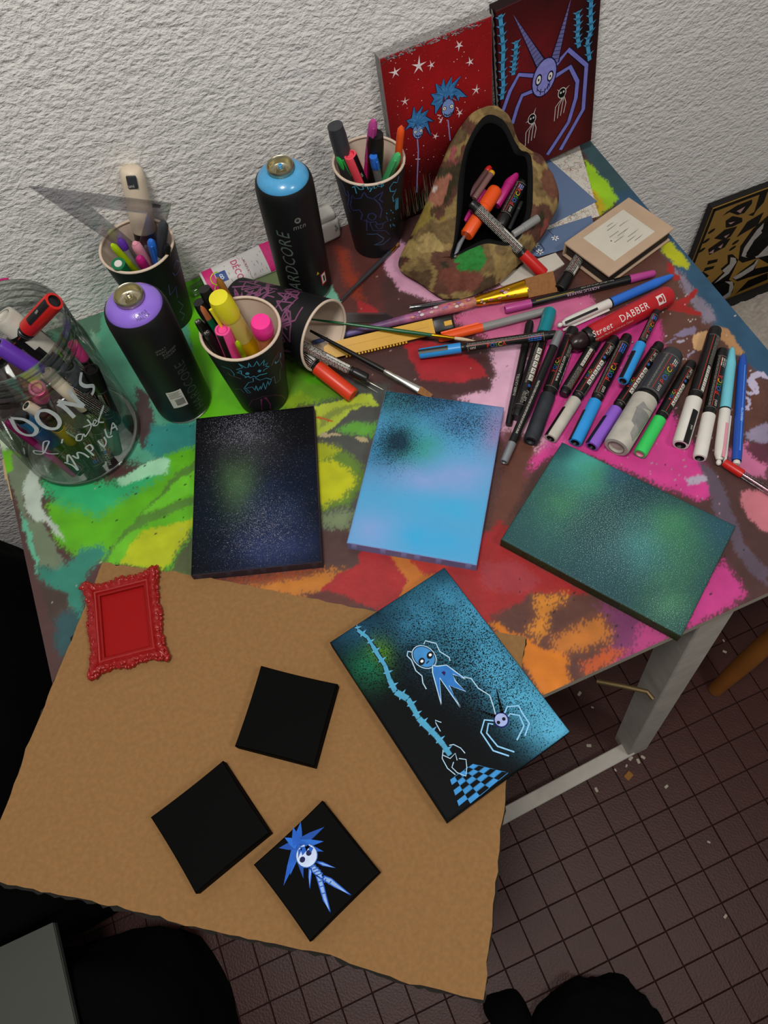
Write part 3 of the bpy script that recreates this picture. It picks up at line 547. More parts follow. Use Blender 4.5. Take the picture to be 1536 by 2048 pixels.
canvas('sprayed_canvas', 'dark teal and green sprayed canvas reaching over the front table edge', 'canvas', at(K3[0], K3[1], 0, K3[2]), 14, 20, 1.6, '24454c',
  [(*p, *r) for p, r in zip([(5.32, 6.84), (6.21, 9.57), (4.46, 5.08), (6.53, 2.53), (4.22, 0.16), (-3.17, 7.21), (0.24, 6.75), (-2.16, -0.27), (0.22, -3.34), (2.58, -5.59), (-4.1, -7.28), (5.76, -8.74), (0.37, 2.22), (4.08, -4.74)],
   [(3.2, 2.6, '46a4a2', 1), (2.0, 1.6, '1c4450', .9), (2.6, 2.6, '3c8c6c', .8), (2.6, 1.8, '2e5c70', .9), (5, 2.6, '1a3844', .9), (5, 4, '2e5c5a', .8), (2.5, 2.5, '3a7858', .7), (5, 3, '2a505a', .8), (3, 2.5, '3c8088', .8), (3.2, 3.4, '387650', .8), (4, 2.6, '3a7052', .75), (3, 3, '285060', .7), (4, 2, '1e4048', .6), (2, 2, '3c7c58', .6)])],
  dict(col='86b0a0', at=[(0, 0, 10, 13, .33), (*(-5.01, -7.67), 4, 4, .32)]), '2c3018', group='sprayed canvases in the middle of the table', grain=1000)

# corrugated cardboard sheet, overhanging the front edge
def ragged(P, step, amp, seed):
    r = np.random.default_rng(seed); out = []
    for (x0, y0), (x1, y1) in zip(P, P[1:] + P[:1]):
        L = math.hypot(x1 - x0, y1 - y0); n = max(1, int(L / step)); nx, ny = -(y1 - y0) / L, (x1 - x0) / L
        for k in range(n):
            d = r.normal(0, amp) if k else 0; out.append((x0 + (x1 - x0) * k / n + nx * d, y0 + (y1 - y0) * k / n + ny * d))
    return out
cb = [(-20.55, 42.69), (-10.14, 36.03), (-3.77, 31.28), (4.39, 25.36), (10.17, 21.24), (17.43, 16.49), (12.69, 9.62), (7.55, 2.16), (3.31, -4.29), (-0.16, -9.55), (-6.01, -5.66), (-11.52, -1.11), (-18.34, 3.17), (-26.46, 8.78), (-32.52, 12.76), (-36.67, 15.45), (-38.36, 16.52), (-36.6, 19.23), (-31.68, 26.97), (-26.61, 34.08)]
cbm = mat('brown_kraft_board', '88653e', 0.85, var=0.2, scale=220, bump=0.3, bscale=500, spec=0.2)
cardboard = thing('cardboard_sheet', 'torn brown cardboard sheet sticking out over the front of the table', 'cardboard', at(-15, 15, 0))
CBI = Matrix.Translation(Vector((15, -15, 0)) * CM)
MB().prism(ragged(cb, 0.8, 0.06, 3), 0.04, 0.40).build('board', cbm, cardboard, CBI)
MB().prism(ragged([(x * 1.004 - 0.03, y * 1.004 - 0.22) for x, y in cb], 0.5, 0.1, 4), 0.03, 0.15).build('torn_underside', mat('black_board_backing', '141009', 0.9), cardboard, CBI)

K4 = (7.85, 14.97, 10.53, 13.84, 20.18, 2.1)
k4 = canvas('painted_canvas', 'black and blue sprayed canvas with a drawn alien doll, horned spider and checkerboard', 'canvas', at(K4[0], K4[1], 0.42, K4[2]), 14, 20, 1.7, '060809',
  [(*p, *r) for p, r in zip([(3.6, 7.29), (6.6, 3.63), (5.54, -0.62), (5.53, -5.54), (5.92, -8.95), (-3.54, 6.48), (-4.25, 9.59), (-5.41, 5.84), (2.86, 2.93), (8.13, -0.06), (6.69, 9.79)],
   [(4.5, 2.6, '3c84a6', 1), (2.6, 2.6, '4694b8', .9), (3.2, 3.4, '4a9cc2', 1), (2.6, 3.6, '52a8cc', .95), (2.2, 2.4, '58acd0', .95), (1.3, 1.5, '4a7a10', .9), (2.2, 2, '245a7a', .7), (1.6, 2.0, '166a4a', .8), (3, 2.4, '3a82a0', .8), (1.6, 2, '10202c', .4), (2, 1.2, '1c4258', .7)])],
  dict(col='04080c', at=[(0, 0, 14, 14, .50)]), '0a0e10', grain=750, spec=0.08)
d4 = MB(); f4 = flat(1.7); WH, LB = C('b0d4ec'), C('4a90d8')
def S(L, w, c, tp=False): d4.stroke(L, w, f4, c, tp)
# vine
vine = [(-3.81, 9.95), (-4.03, 9.44), (-3.62, 8.27), (-3.68, 7.22), (-3.74, 6.18), (-3.75, 4.91), (-4.16, 3.52), (-4.33, 2.2), (-3.73, 0.97), (-3.81, -0.18), (-3.93, -1.09), (-3.71, -2.22), (-3.49, -3.34), (-3.41, -4.35), (-3.42, -5.48)]
for k, w_ in enumerate([.1, .35, .3, .4, .38, .42, .5, .6, .5, .45, .55, .5, .5, .45, .3]):
    if k < len(vine) - 1: S([vine[k], vine[k + 1]], w_ + 0.18, C('0a1420')); 
for k, w_ in enumerate([.1, .35, .3, .4, .38, .42, .5, .6, .5, .45, .55, .5, .5, .45, .3]):
    if k < len(vine) - 1:
        f4 = flat(1.7, 0.02); S([vine[k], vine[k + 1]], w_, C('4a9cc0'))
        (xa, ya), (xb, yb) = vine[k], vine[k + 1]; mx_, my_ = (xa + xb) / 2, (ya + yb) / 2; L_ = math.hypot(xb - xa, yb - ya) or 1
        for sgn in (-1, 1): S([(mx_ - (yb - ya) / L_ * sgn * w_ * .5, my_ + (xb - xa) / L_ * sgn * w_ * .5), (mx_ - (yb - ya) / L_ * sgn * (w_ * .5 + .3) + .1, my_ + (xb - xa) / L_ * sgn * (w_ * .5 + .3))], .22, C('5aa4d0'), True)
# alien doll
for L in ([(0.58, 4.51), (0.92, 4.7), (1.63, 3.89), (1.45, 3.04), (1.87, 2.01), (1.74, 1.68)], [(-0.8, 4.49), (-1.11, 4.81), (-1.43, 4.49), (-1.32, 3.88), (-1.56, 2.78), (-1.36, 2.02), (-1.68, 1.41), (-1.74, 0.74)], [(1.94, -0.35), (2.4, -0.87), (2.4, -1.99), (2.89, -3.14), (2.57, -4.12), (2.25, -4.89)]): S(L, .1, WH)
def ring(c, rx, ry, a=0, n=20, w=0): return [(c[0] + rx * math.cos(t) * math.cos(a) - ry * math.sin(t) * math.sin(a), c[1] + rx * math.cos(t) * math.sin(a) + ry * math.sin(t) * math.cos(a)) for t in [2 * math.pi * k / n for k in range(n)]]
hd = [(-0.12, 3.44), (0.22, 2.19), (-0.39, 4.63)]
body = [(0.08, 2.29), (0.38, 1.98), (1.22, 1.54), (1.93, -0.65), (1.19, 0.48), (1.0, -0.22), (1.25, -1.58), (0.26, -0.23), (-0.08, -2.55), (-0.06, 0.92), (-1.43, -1.3), (-0.32, 1.73)]
f4 = flat(1.7, 0.02)
d4.fill(ring(hd[0], 1.35, 1.05, math.atan2(hd[1][1] - hd[2][1], hd[1][0] - hd[2][0])), f4, WH); f4 = flat(1.7, 0.03)
d4.fill(ring(hd[0], 1.26, .97, math.atan2(hd[1][1] - hd[2][1], hd[1][0] - hd[2][0])), f4, C('0a1420')); f4 = flat(1.7, 0.04)
d4.fill(ring(hd[0], 1.17, .89, math.atan2(hd[1][1] - hd[2][1], hd[1][0] - hd[2][0])), f4, C('3c86c4'))
f4 = flat(1.7, 0.03); d4.fill(body, f4, C('2c74c0')); f4 = flat(1.7, 0.04); S(body + body[:1], .1, WH)
f4 = flat(1.7, 0.06)
for e in [(-0.58, 3.2), (0.44, 3.25)]:
    d4.fill(ring(e, .38, .3, .6), f4, C('05080c')); f4 = flat(1.7, 0.08); d4.fill(ring((e[0] + .04, e[1]), .16, .14), f4, C('e8f0f8')); f4 = flat(1.7, 0.06)
S([(-0.32, 2.77), (0.04, 2.84)], .1, C('05080c')); d4.fill([(0.38, 1.24), (0.67, 1.21), (0.73, 1.0), (0.43, 0.79)], f4, C('2a1450'))
# horned spider
f4 = flat(1.7, 0.03)
for L in ([(3.05, -5.25), (3.61, -4.93), (4.54, -5.47), (4.41, -6.17), (4.35, -7.3), (3.32, -7.95)], [(3.12, -5.69), (3.41, -5.59), (4.05, -6.22), (3.79, -7.21), (2.47, -7.85)], [(1.79, -5.27), (1.1, -4.7), (0.15, -5.42), (0.09, -7.38), (1.0, -8.56)], [(1.53, -5.48), (1.21, -5.17), (0.55, -5.78), (0.66, -7.29), (1.62, -8.55)]): S(L, .14, C('8cc8f0'))
sp = [(2.39, -5.58), (2.85, -5.11), (3.88, -2.8), (2.11, -5.0), (1.07, -3.5), (2.03, -5.63), (2.64, -5.65)]
f4 = flat(1.7, 0.04); d4.fill(ring(sp[0], .72, .72), f4, C('141c60')); f4 = flat(1.7, 0.05); d4.fill(ring(sp[0], .6, .6), f4, C('a0b0e0'))
f4 = flat(1.7, 0.06)
for e in (sp[5], sp[6]): d4.fill(ring(e, .17, .17, n=10), f4, C('0a0a18'))
for a_, b_ in ((sp[1], sp[2]), (sp[3], sp[4])):
    S([a_, b_], .34, C('06080c'), True)
    for k in range(6):
        t = k / 7; S([(a_[0] + (b_[0] - a_[0]) * t, a_[1] + (b_[1] - a_[1]) * t), (a_[0] + (b_[0] - a_[0]) * (t + .06), a_[1] + (b_[1] - a_[1]) * (t + .06))], .26 * (1 - t), C('d8e4f0'))
# small figure at the vine's end and the checkerboard
for L in ([(-2.92, -3.24), (-2.84, -2.42), (-2.74, -2.13), (-2.38, -2.63)], [(-2.98, -4.73), (-2.6, -4.9), (-2.25, -5.52), (-2.19, -6.12)], [(-3.68, -4.73), (-4.2, -5.32), (-4.3, -6.29), (-4.03, -7.15)], [(-3.51, -6.16), (-3.92, -6.45), (-3.79, -7.09), (-3.31, -7.78), (-2.79, -7.21), (-2.44, -6.61), (-2.93, -6.18)], [(-3.96, -5.12), (-3.6, -5.73), (-2.93, -5.62), (-3.16, -6.22)]): S(L, .08, WH)
f4 = flat(1.7, 0.02)
ck = [(-2.14, -7.28), (0.04, -9.67), (-4.68, -7.23), (-5.47, -9.93)]
for i in range(6):
    for j in range(5):
        q = []
        for (a_, b_) in ((i, j), (i + 1, j), (i + 1, j + 1), (i, j + 1)):
            s_, t_ = a_ / 6, b_ / 5
            q.append(tuple(ck[0][k] * (1 - s_) * (1 - t_) + ck[1][k] * s_ * (1 - t_) + ck[2][k] * (1 - s_) * t_ + ck[3][k] * s_ * t_ for k in (0, 1)))
        if (i + j) % 2 == 0 and not (i > 4 and j > 3): d4.fill(q, f4, C('3a8ed0'))
        elif j < 4: S(q + q[:1], .05, C('3a86c0'))
d4.build('drawing', inkm, k4)

# three small black canvases
black = dict(col='060706', at=[(0, 0, 9, 9, .1)])
def small(label, q, z0=0.42):
    return canvas('small_canvas', label, 'canvas', at(q[0], q[1], z0, q[2]), 7.95, 7.95, 1.45, '040404', [], black, '0a0807', group='small black canvases on the cardboard', bow=0.02, spec=0.04)
small('small plain black canvas nearest the red frame', (-7.24, 18.62, -37.15, 8.09, 7.95, 1.87))
small('small plain black canvas left of the one with the blue-haired figure', (-17.04, 12.17, -74.82, 7.88, 7.98, 1.87))
Q3 = (-9.33, 5.0, -71.21, 7.85, 7.72, 1.87)
s3 = small('small black canvas with a spiky blue-haired doll painted on it', Q3)
d3 = MB(); f3 = flat(1.45, 0.02); BL = C('2a72d8')
hub = (-2.62, -0.04)
for k, tip in enumerate([(-3.88, 1.37), (-2.12, 2.7), (-1.25, 1.89), (-0.62, 1.36), (-0.15, -1.35), (-1.13, -2.04), (-0.88, -3.0), (-3.52, -1.46), (-3.84, -0.53), (-4.02, 0.59)]):
    dx, dy = tip[0] - hub[0], tip[1] - hub[1]; L_ = math.hypot(dx, dy); nx, ny = -dy / L_ * .42, dx / L_ * .42
    d3.fill([(hub[0] + nx, hub[1] + ny), (hub[0] - nx, hub[1] - ny), (hub[0] + dx * .55 - nx * .6, hub[1] + dy * .55 - ny * .6), tip, (hub[0] + dx * .5 + nx * .7, hub[1] + dy * .5 + ny * .7)], flat(1.45, 0.02 + k * .002), C(('1c5cc0', '184ca4', '2468cc')[k % 3]))
fc = [(-1.37, 0.02), (-1.37, -0.46), (-1.41, 0.31)]
d3.fill(ring(fc[0], 1.0, 1.0), flat(1.45, 0.05), C('2a5aa8')); d3.fill(ring(fc[0], .92, .92), flat(1.45, 0.055), C('c4d4f0'))
for e in fc[1:]: d3.fill(ring(e, .24, .26, n=12), flat(1.45, 0.06), C('141a4a'))
for L in [[(-2.3, -0.0), (-1.75, 0.82), (-1.62, -0.26)], [(-2.24, -0.24), (-2.1, 0.13), (-1.71, -0.67)], [(-2.06, 0.58), (-1.44, 0.86), (-1.27, 0.43)], [(-1.91, 0.75), (-2.26, 0.46), (-1.58, 0.19)]]: d3.fill(L, flat(1.45, 0.065), C('1c5cc0'))
tor = [[(-0.52, 0.01), (0.28, 0.13), (1.04, 0.08), (0.94, -0.23), (0.18, -0.37), (-0.43, -0.45)], [(0.73, 0.04), (1.49, 0.48), (3.65, 0.93), (2.19, 0.28), (1.14, -0.1)], [(0.39, -0.35), (0.94, -0.13), (3.45, -1.26), (2.35, -1.11)], [(-0.44, 0.34), (0.01, 0.74), (1.1, 1.29), (0.19, 0.59)], [(-0.48, -0.41), (-0.28, -0.29), (0.85, -1.46), (0.07, -0.9)]]
for L in tor: d3.fill(L, flat(1.45, 0.03), C('8cb0e4')); d3.stroke(L + L[:1], .09, flat(1.45, 0.04), C('2460cc'))
for a_, b_ in [[(-0.38, -0.3), (-0.24, 0.16)], [(-0.12, -0.32), (0.07, 0.2)], [(0.13, -0.33), (0.36, 0.22)], [(0.41, -0.32), (0.66, 0.2)], [(0.95, -0.52), (1.11, -0.17)], [(1.32, -0.69), (1.5, -0.34)], [(1.19, 0.15), (1.32, -0.19)], [(1.64, 0.36), (1.69, 0.02)], [(1.85, -0.88), (2.0, -0.62)]]: d3.stroke([a_, b_], .09, flat(1.45, 0.045), C('2a5ab0'))
d3.stroke([(-0.85, -0.01), (-0.47, 0.07)], .2, flat(1.45, .03), C('a8c4f0'))
d3.build('drawing', inkm, s3)

# ornate red picture frame
QF = (-19.77, 34.87, -9.11, 7.5, 9.65, 1.1)
fw, fh = QF[3], QF[4]; ow, oh = 4.15 / 7.1 * fw, 0.5 * fh
frame = thing('picture_frame', 'small ornate bright red picture frame lying on the cardboard corner', 'picture frame', at(QF[0], QF[1], 0.42, QF[2]))
redm = mat('red_lacquer', '900c0c', 0.36, var=0.1, coat=0.3)
iw, ih = fw * 0.315, fh * 0.355     # half opening
HW, HH_ = fw * 0.5, fh * 0.5       # half size of the moulding
prof = [(1.0, 0.0), (1.0, 0.55), (0.86, 0.85), (0.66, 1.0), (0.5, 0.82), (0.42, 0.74), (0.34, 0.86), (0.24, 0.84), (0.18, 0.66), (0.1, 0.74), (0.0, 0.62), (0.0, 0.2)]
per = []
N_ = 56
for sx_, sy_, ex, ey in ((-1, -1, 1, -1), (1, -1, 1, 1), (1, 1, -1, 1), (-1, 1, -1, -1)):
    for k in range(N_): t = k / N_; per.append((sx_ + (ex - sx_) * t, sy_ + (ey - sy_) * t, t))
vs = []; fs = []
for i, (a, b, t) in enumerate(per):
    cor = math.exp(-(min(t, 1 - t) / 0.13) ** 2); midb = math.exp(-((t - .5) / .09) ** 2)
    for o_, z in prof:
        grow = 1 + (0.10 * cor + 0.05 * midb + 0.018 * math.sin(t * 38) + 0.012 * math.sin(t * 90)) * o_ ** 2
        x = a * (iw + (HW - iw) * o_) * (1 + (grow - 1) * (1 if abs(a) > .99 else 1)); y = b * (ih + (HH_ - ih) * o_) * grow
        zz = z + (0.14 * cor + 0.07 * math.sin(t * 60 + o_ * 9) * (0.5 < o_ < 0.95)) * (z > 0.5) * (o_ > .45)
        vs.append((x, y, zz))
n = len(prof); m_ = len(per)
for i in range(m_):
    for k in range(n - 1): fs.append((i * n + k, ((i + 1) % m_) * n + k, ((i + 1) % m_) * n + k + 1, i * n + k + 1))
MB().add(vs, fs).build('moulding', redm, frame, smooth=35)
orn = MB()
for i in range(150):
    a, b, t = per[int(i * m_ / 150)]; cor = math.exp(-(min(t, 1 - t) / 0.13) ** 2)
    for row in (0.93, 0.7):
        o_ = row + rng.uniform(-.08, .06); g = 1 + 0.1 * cor + 0.05 * math.exp(-((t - .5) / .09) ** 2)
        x, y = a * (iw + (HW - iw) * o_) * g, b * (ih + (HH_ - ih) * o_) * g; r = rng.uniform(.1, .24) * (1 + .5 * cor)
        M = Matrix.Translation((x, y, 0.84 + 0.1 * cor - 0.25 * (row > .9))) @ Matrix.Rotation(rng.uniform(0, 3), 4, 'Z') @ Matrix.Diagonal((1.5, .8, .75, 1))
        orn.lathe([(0, r), (r * .7, r * .7), (r, 0), (r * .7, -r * .7)], n=7, M=M)
tag(orn.build('carved_ornament', redm, frame, smooth=60), kind='stuff')
MB().box(-iw - .1, iw + .1, -ih - .1, ih + .1, 0.05, 0.22).build('backing_panel', mat('red_satin_panel', '900808', 0.5, var=0.06, spec=0.15), frame)

# ---------------------------------------------------------------- canvases leaning on the wall
def lean(name, label, pn, t, base, blobs, specks, side, **kw):
    O, R_, U_, w, h = pn; R_, U_ = Vector(R_), Vector(U_); N_ = R_.cross(U_)
    ctr = Vector(O) + R_ * w / 2 + U_ * h / 2 - N_ * t
    M = Matrix((R_, U_, N_)).transposed().to_4x4(); M.translation = ctr * CM
    o = canvas(name, label, 'canvas', M, w, h, t, base, blobs, specks, side, group='red canvases leaning on the wall', **kw)
    return o, (lambda u, v, l=0.02: (u - w / 2, v - h / 2, t + l))
PS = ((29.6, 75.5, 0.15), (0.9987, 0.0, 0.05), (-0.0499, 0.0638, 0.9967), 13.9, 22.1)
star, sf = lean('star_canvas', 'red canvas with white stars and two blue-haired balloon heads, behind the pens cup', PS, 1.5, '861014',
  [(0, 6, 8, 6, 'a81418', .7), (0, -10.5, 14, 5.5, '120405', 1.0), (0, -5, 14, 4, '3a080a', .8), (-7, 0, 2, 12, '5a0c0e', .5)], dict(col='d8a0a0', at=[(0, 0, 12, 14, .02)]), '8a8684', grain=700)
ds = MB(); W_ = C('e8dede')
for (x, y, s_) in [(4.57, 19.72, 1.0), (1.64, 20.01, 0.75), (6.11, 19.25, 0.55), (9.7, 20.26, 0.7), (10.99, 17.89, 0.6), (11.69, 14.26, 0.65), (2.41, 16.24, 0.55), (9.35, 12.15, 0.6), (5.91, 10.35, 0.5)]:
    q = []; a0 = rng.uniform(0, 1.2)
    for k in range(10): a = a0 + math.pi * k / 5; r = s_ * ((.95 + rng.uniform(-.2, .25)) if k % 2 == 0 else .24); q.append((x + r * math.cos(a), y + r * math.sin(a)))
    ds.fill(q, sf, W_)
for _ in range(70):
    x, y = rng.uniform(.6, 12.9), rng.uniform(4, 21.5); r = rng.uniform(.03, .07); ds.fill(ring((x, y), r, r, n=6), sf, W_)
def balloon(fc, hair, hub, eyes, mouth, r, string):
    ds.stroke(string, .16, lambda u, v: sf(u, v, .02), C('8c8cc8'))
    ds.fill(ring(fc, r * .95, r * 1.3), lambda u, v: sf(u, v, .03), C('0a1430')); ds.fill(ring(fc, r * .86, r * 1.2), lambda u, v: sf(u, v, .04), C('7c98d0'))
    ds.stroke(hair + hair[:2], .2, lambda u, v: sf(u, v, .042), C('0a1630')); ds.fill(hair, lambda u, v: sf(u, v, .045), C('3a78b0'))
    for k in range(0, len(hair), 1):
        p = Vector(hair[k]); q = p.lerp(Vector(hub), .55); ds.stroke([tuple(p.lerp(q, .35)), tuple(q)], .07, lambda u, v: sf(u, v, .048), C(('1a3a68', '5a9ad0')[k % 2]))
    for e in eyes:
        ds.fill(ring(e, r * .3, r * .3, n=14), lambda u, v: sf(u, v, .05), C('080c18')); ds.fill(ring(e, r * .23, r * .23, n=14), lambda u, v: sf(u, v, .055), C('f0ead8')); ds.fill(ring(e, r * .08, r * .08, n=8), lambda u, v: sf(u, v, .06), C('080c18'))
    ds.stroke(mouth, .1, lambda u, v: sf(u, v, .05), C('080c18'))
    for k in range(len(mouth)): ds.stroke([(mouth[k][0], mouth[k][1] - .22 * r), (mouth[k][0], mouth[k][1] + .22 * r)], .06, lambda u, v: sf(u, v, .052), C('080c18'))
balloon((7.84, 13.38), [(7.03, 14.16), (6.56, 13.74), (6.09, 13.26), (6.18, 14.36), (5.65, 14.68), (6.12, 15.2), (5.76, 15.92), (6.56, 15.74), (6.45, 16.97), (7.13, 16.33), (7.5, 17.26), (7.73, 16.22), (8.57, 17.1), (8.49, 16.17), (9.76, 16.73), (8.79, 15.61), (9.44, 15.14), (10.43, 13.84), (9.45, 14.3), (9.24, 13.69), (9.02, 14.36), (8.74, 14.82), (8.3, 14.22), (8.07, 15.01), (7.56, 14.38), (7.41, 15.19)], (7.89, 15.02), [(7.35, 13.51), (8.31, 13.44)], [(7.3, 12.8), (7.6, 12.53), (7.91, 12.45), (8.17, 12.53), (8.49, 12.65)], .95, [(7.74, 11.84), (7.8, 10.69), (7.81, 9.93), (7.88, 8.99)])
balloon((3.65, 11.93), [(3.08, 12.53), (2.69, 12.92), (1.98, 12.71), (2.61, 13.32), (2.31, 13.86), (3.02, 13.89), (3.45, 15.27), (3.72, 14.22), (4.63, 14.94), (4.29, 14.01), (5.3, 14.16), (4.8, 13.51), (5.83, 12.39), (4.99, 12.83), (5.3, 10.66), (4.79, 11.99), (4.52, 12.46), (4.33, 11.85), (4.03, 12.65), (3.64, 12.25), (3.47, 12.99)], (3.82, 12.98), [(3.3, 11.98), (4.06, 11.87)], [(3.29, 11.51), (3.52, 11.29), (3.83, 11.24), (4.09, 11.32)], .78, [(3.49, 10.99), (3.44, 9.33), (3.18, 7.44), (2.89, 5.49), (2.63, 3.45)])
for L in [[(6.38, 13.03), (6.86, 12.79), (6.47, 12.57), (6.82, 12.25), (6.55, 11.93)], [(8.95, 13.08), (9.19, 12.75), (8.99, 12.59)], [(2.95, 8.34), (3.57, 8.09)], [(7.03, 12.48), (6.73, 11.86)]]: ds.stroke(L, .1, sf, W_)
for k in range(95):
    x = rng.uniform(.2, 13.1); b0 = rng.uniform(0.1, 1.0); hgt = rng.uniform(2.0, 5.5) * (1.0 if x < 6 else .5)
    ds.stroke([(x, b0), (x + rng.uniform(-.3, .3), b0 + hgt)], .07, sf, C(('b8a890', '6a9a60', 'a05a40', 'c8c0b0', '4a6a50')[k % 5]), True)
ds.build('drawing', inkm, star)
ed = MB()   # pale scribbled border strip round the top and left side
for k in range(160):
    x, y = rng.uniform(.5, 13), 22.1 - rng.uniform(0, .5); ed.stroke([(x, y), (x + rng.uniform(-.5, .5), y - rng.uniform(-.2, .3))], .08, lambda u, v: sf(u, v, .03), C(('b8b0b0', '8a8488', '504a4c')[k % 3]))
for k in range(150):
    y = rng.uniform(.2, 21.9); z = rng.uniform(.1, 1.45); x0, y0, _z = sf(0, y)
    ed.stroke([(0, 0), (rng.uniform(-.5, .5), rng.uniform(-.5, .5))], .1, lambda u, v, y0=y0, z=z, x0=x0: (x0 - .03, y0 + u, min(1.48, max(.02, z + v * .4))), C(('d0cccc', '9a9698', '605a5c')[k % 3]))
    x = rng.uniform(.2, 13.2); yt = sf(0, 22.1)[1] + .03; xx = x - 6.95
    ed.stroke([(0, 0), (rng.uniform(-.5, .5), rng.uniform(-.5, .5))], .1, lambda u, v, yt=yt, z=z, xx=xx: (xx + u, yt, min(1.48, max(.02, z + v * .4))), C(('d0cccc', '9a9698', '605a5c')[k % 3]))
ed.build('scribbled_edge', inkm, star)

PD = ((45.5, 76.0, 0.2), (0.9931, 0.0, 0.117), (-0.1169, 0.04, 0.9923), 13.5, 23.2)
spid, pf = lean('spider_canvas', 'dark red canvas with a long-legged horned lilac spider, rightmost against the wall', PD, 1.6, '4c0e12',
  [(-2, 3, 4, 6, '70141a', .9), (3, -6, 4, 5, '6a1a1a', .8), (5, 6, 3, 8, '1e0608', .8), (-1, 11, 5, 3, '2a0a0c', .6), (6.5, -3, 2, 8, '240a0c', .7), (-6, -8, 3, 4, '2c0a0c', .6)], dict(col='1a0508', at=[(0, 0, 12, 14, .22)]), '1c0a0c', grain=700)
dp = MB(); LI = C('7a7ccc')
def SP_(L, w, c, l=.03, tp=False): dp.stroke(L, w, lambda u, v: pf(u, v, l), c, tp)
for L, w in [([(7.76, 13.62), (9.39, 14.78), (12.02, 11.67), (11.9, 5.6), (8.65, 0.85)], 0.55), ([(7.56, 12.11), (9.7, 12.46), (10.84, 10.0), (10.71, 7.79), (9.77, 4.65), (6.64, 1.04)], 0.55), ([(4.74, 13.46), (2.64, 14.52), (1.36, 12.9), (0.11, 10.33)], 0.5), ([(4.72, 11.51), (3.02, 11.61), (2.29, 10.25), (1.53, 8.27)], 0.5)]:
    SP_(L, w + .22, C('10102c'), .02); SP_(L, w, LI, .03)
hd = [(6.09, 12.65), (7.88, 13.04)]
for a_, b_ in [[(5.74, 14.39), (2.14, 21.95)], [(7.42, 13.98), (9.48, 20.8)]]:
    SP_([a_, b_], 1.5, C('14102c'), .04, True); SP_([a_, b_], 1.15, C('6c6aa0'), .045, True)
    for k in range(14):
        t = k / 15; cx, cy = a_[0] + (b_[0] - a_[0]) * t, a_[1] + (b_[1] - a_[1]) * t; ww = .6 * (1 - t); dx, dy = b_[0] - a_[0], b_[1] - a_[1]; L_ = math.hypot(dx, dy)
        SP_([(cx - dy / L_ * ww, cy + dx / L_ * ww), (cx + dy / L_ * ww, cy - dx / L_ * ww)], .06, C('1c1838'), .05)
dp.fill(ring(hd[0], 1.75, 2.5, -.22), lambda u, v: pf(u, v, .055), C('14143c')); dp.fill(ring(hd[0], 1.6, 2.35, -.22), lambda u, v: pf(u, v, .06), C('8c8cd4'))
for e, rr in zip([(5.3, 12.67), (6.92, 12.49)], (.62, .58)):
    dp.fill(ring(e, rr * .75, rr * 1.2, -.2), lambda u, v: pf(u, v, .065), C('0c1034')); dp.fill(ring(e, rr * .5, rr * .85, -.2), lambda u, v: pf(u, v, .07), C('e4e0d4')); dp.fill(ring(e, rr * .16, rr * .3), lambda u, v: pf(u, v, .075), C('0c1034'))
mo = [(5.06, 11.57), (5.52, 10.93), (6.09, 10.78), (6.55, 11.24), (6.77, 11.47)]
SP_(mo, .1, C('0c1034'), .07)
for k in range(len(mo)): SP_([(mo[k][0], mo[k][1] - .4), (mo[k][0] + .1, mo[k][1] + .4)], .1, C('0c1034'), .07)
for L in [[(0.53, 22.6), (0.63, 20.53), (0.74, 18.56), (0.52, 16.25), (0.52, 14.14), (0.21, 12.32)], [(2.45, 18.81), (2.29, 17.3), (2.03, 16.0), (1.88, 14.82)], [(10.41, 18.95), (10.58, 17.55), (10.55, 16.0), (10.85, 14.47)], [(12.16, 19.73), (12.17, 18.05), (12.41, 16.02), (11.95, 14.61), (12.44, 12.12)]]:
    SP_(L, .75, C('0c2030'), .02); SP_(L, .5, C('4a9ac8'), .03)
    for (x0, y0), (x1, y1) in zip(L, L[1:]):
        for t in (.2, .7):
            x, y = x0 + (x1 - x0) * t, y0 + (y1 - y0) * t
            for sg in (-1, 1): SP_([(x, y), (x + sg * .65, y + .35)], .35, C('4a9ac8'), .03, True)
for cc, er in [((4.34, 7.67), [(4.94, 9.03), (3.39, 7.51)]), ((8.66, 9.4), [(7.94, 10.17), (9.75, 10.04)])]:
    dp.fill(ring(cc, .6, .75), lambda u, v: pf(u, v, .03), C('d8d4d0')); dp.fill(ring(cc, .5, .65), lambda u, v: pf(u, v, .035), C('0c0606'))
    for e in er: SP_([cc, e], .25, C('d8d4d0'), .028, True)
    for k in range(4):
        a = -1.2 - k * .25; SP_([(cc[0] + .3, cc[1] - .5), (cc[0] + .6 - k * .5, cc[1] - 1.6), (cc[0] + .3 - k * .45, cc[1] - 3.0 - .2 * k)], .09, C('d8d4d0'), .03)
    for sx_ in (-.18, .22): dp.fill(ring((cc[0] + sx_, cc[1] + .1), .13, .16, n=10), lambda u, v: pf(u, v, .04), C('d8d4d0'))
dp.build('drawing', inkm, spid)
de = MB(); x0, _y, _z = pf(0, 0)   # white jagged line on the left side
for k in range(20):
    y = 2 + k * 1.05; yy = pf(0, y)[1]
    de.add([(x0 - .03, yy, .5), (x0 - .03, yy + 1.05, .5), (x0 - .03, yy + 1.05, .8), (x0 - .03, yy + .5, 1.15), (x0 - .03, yy, .8)], [(0, 1, 2, 3, 4)], C('a8a4a4'))
de.build('jagged_edge_line', inkm, spid)
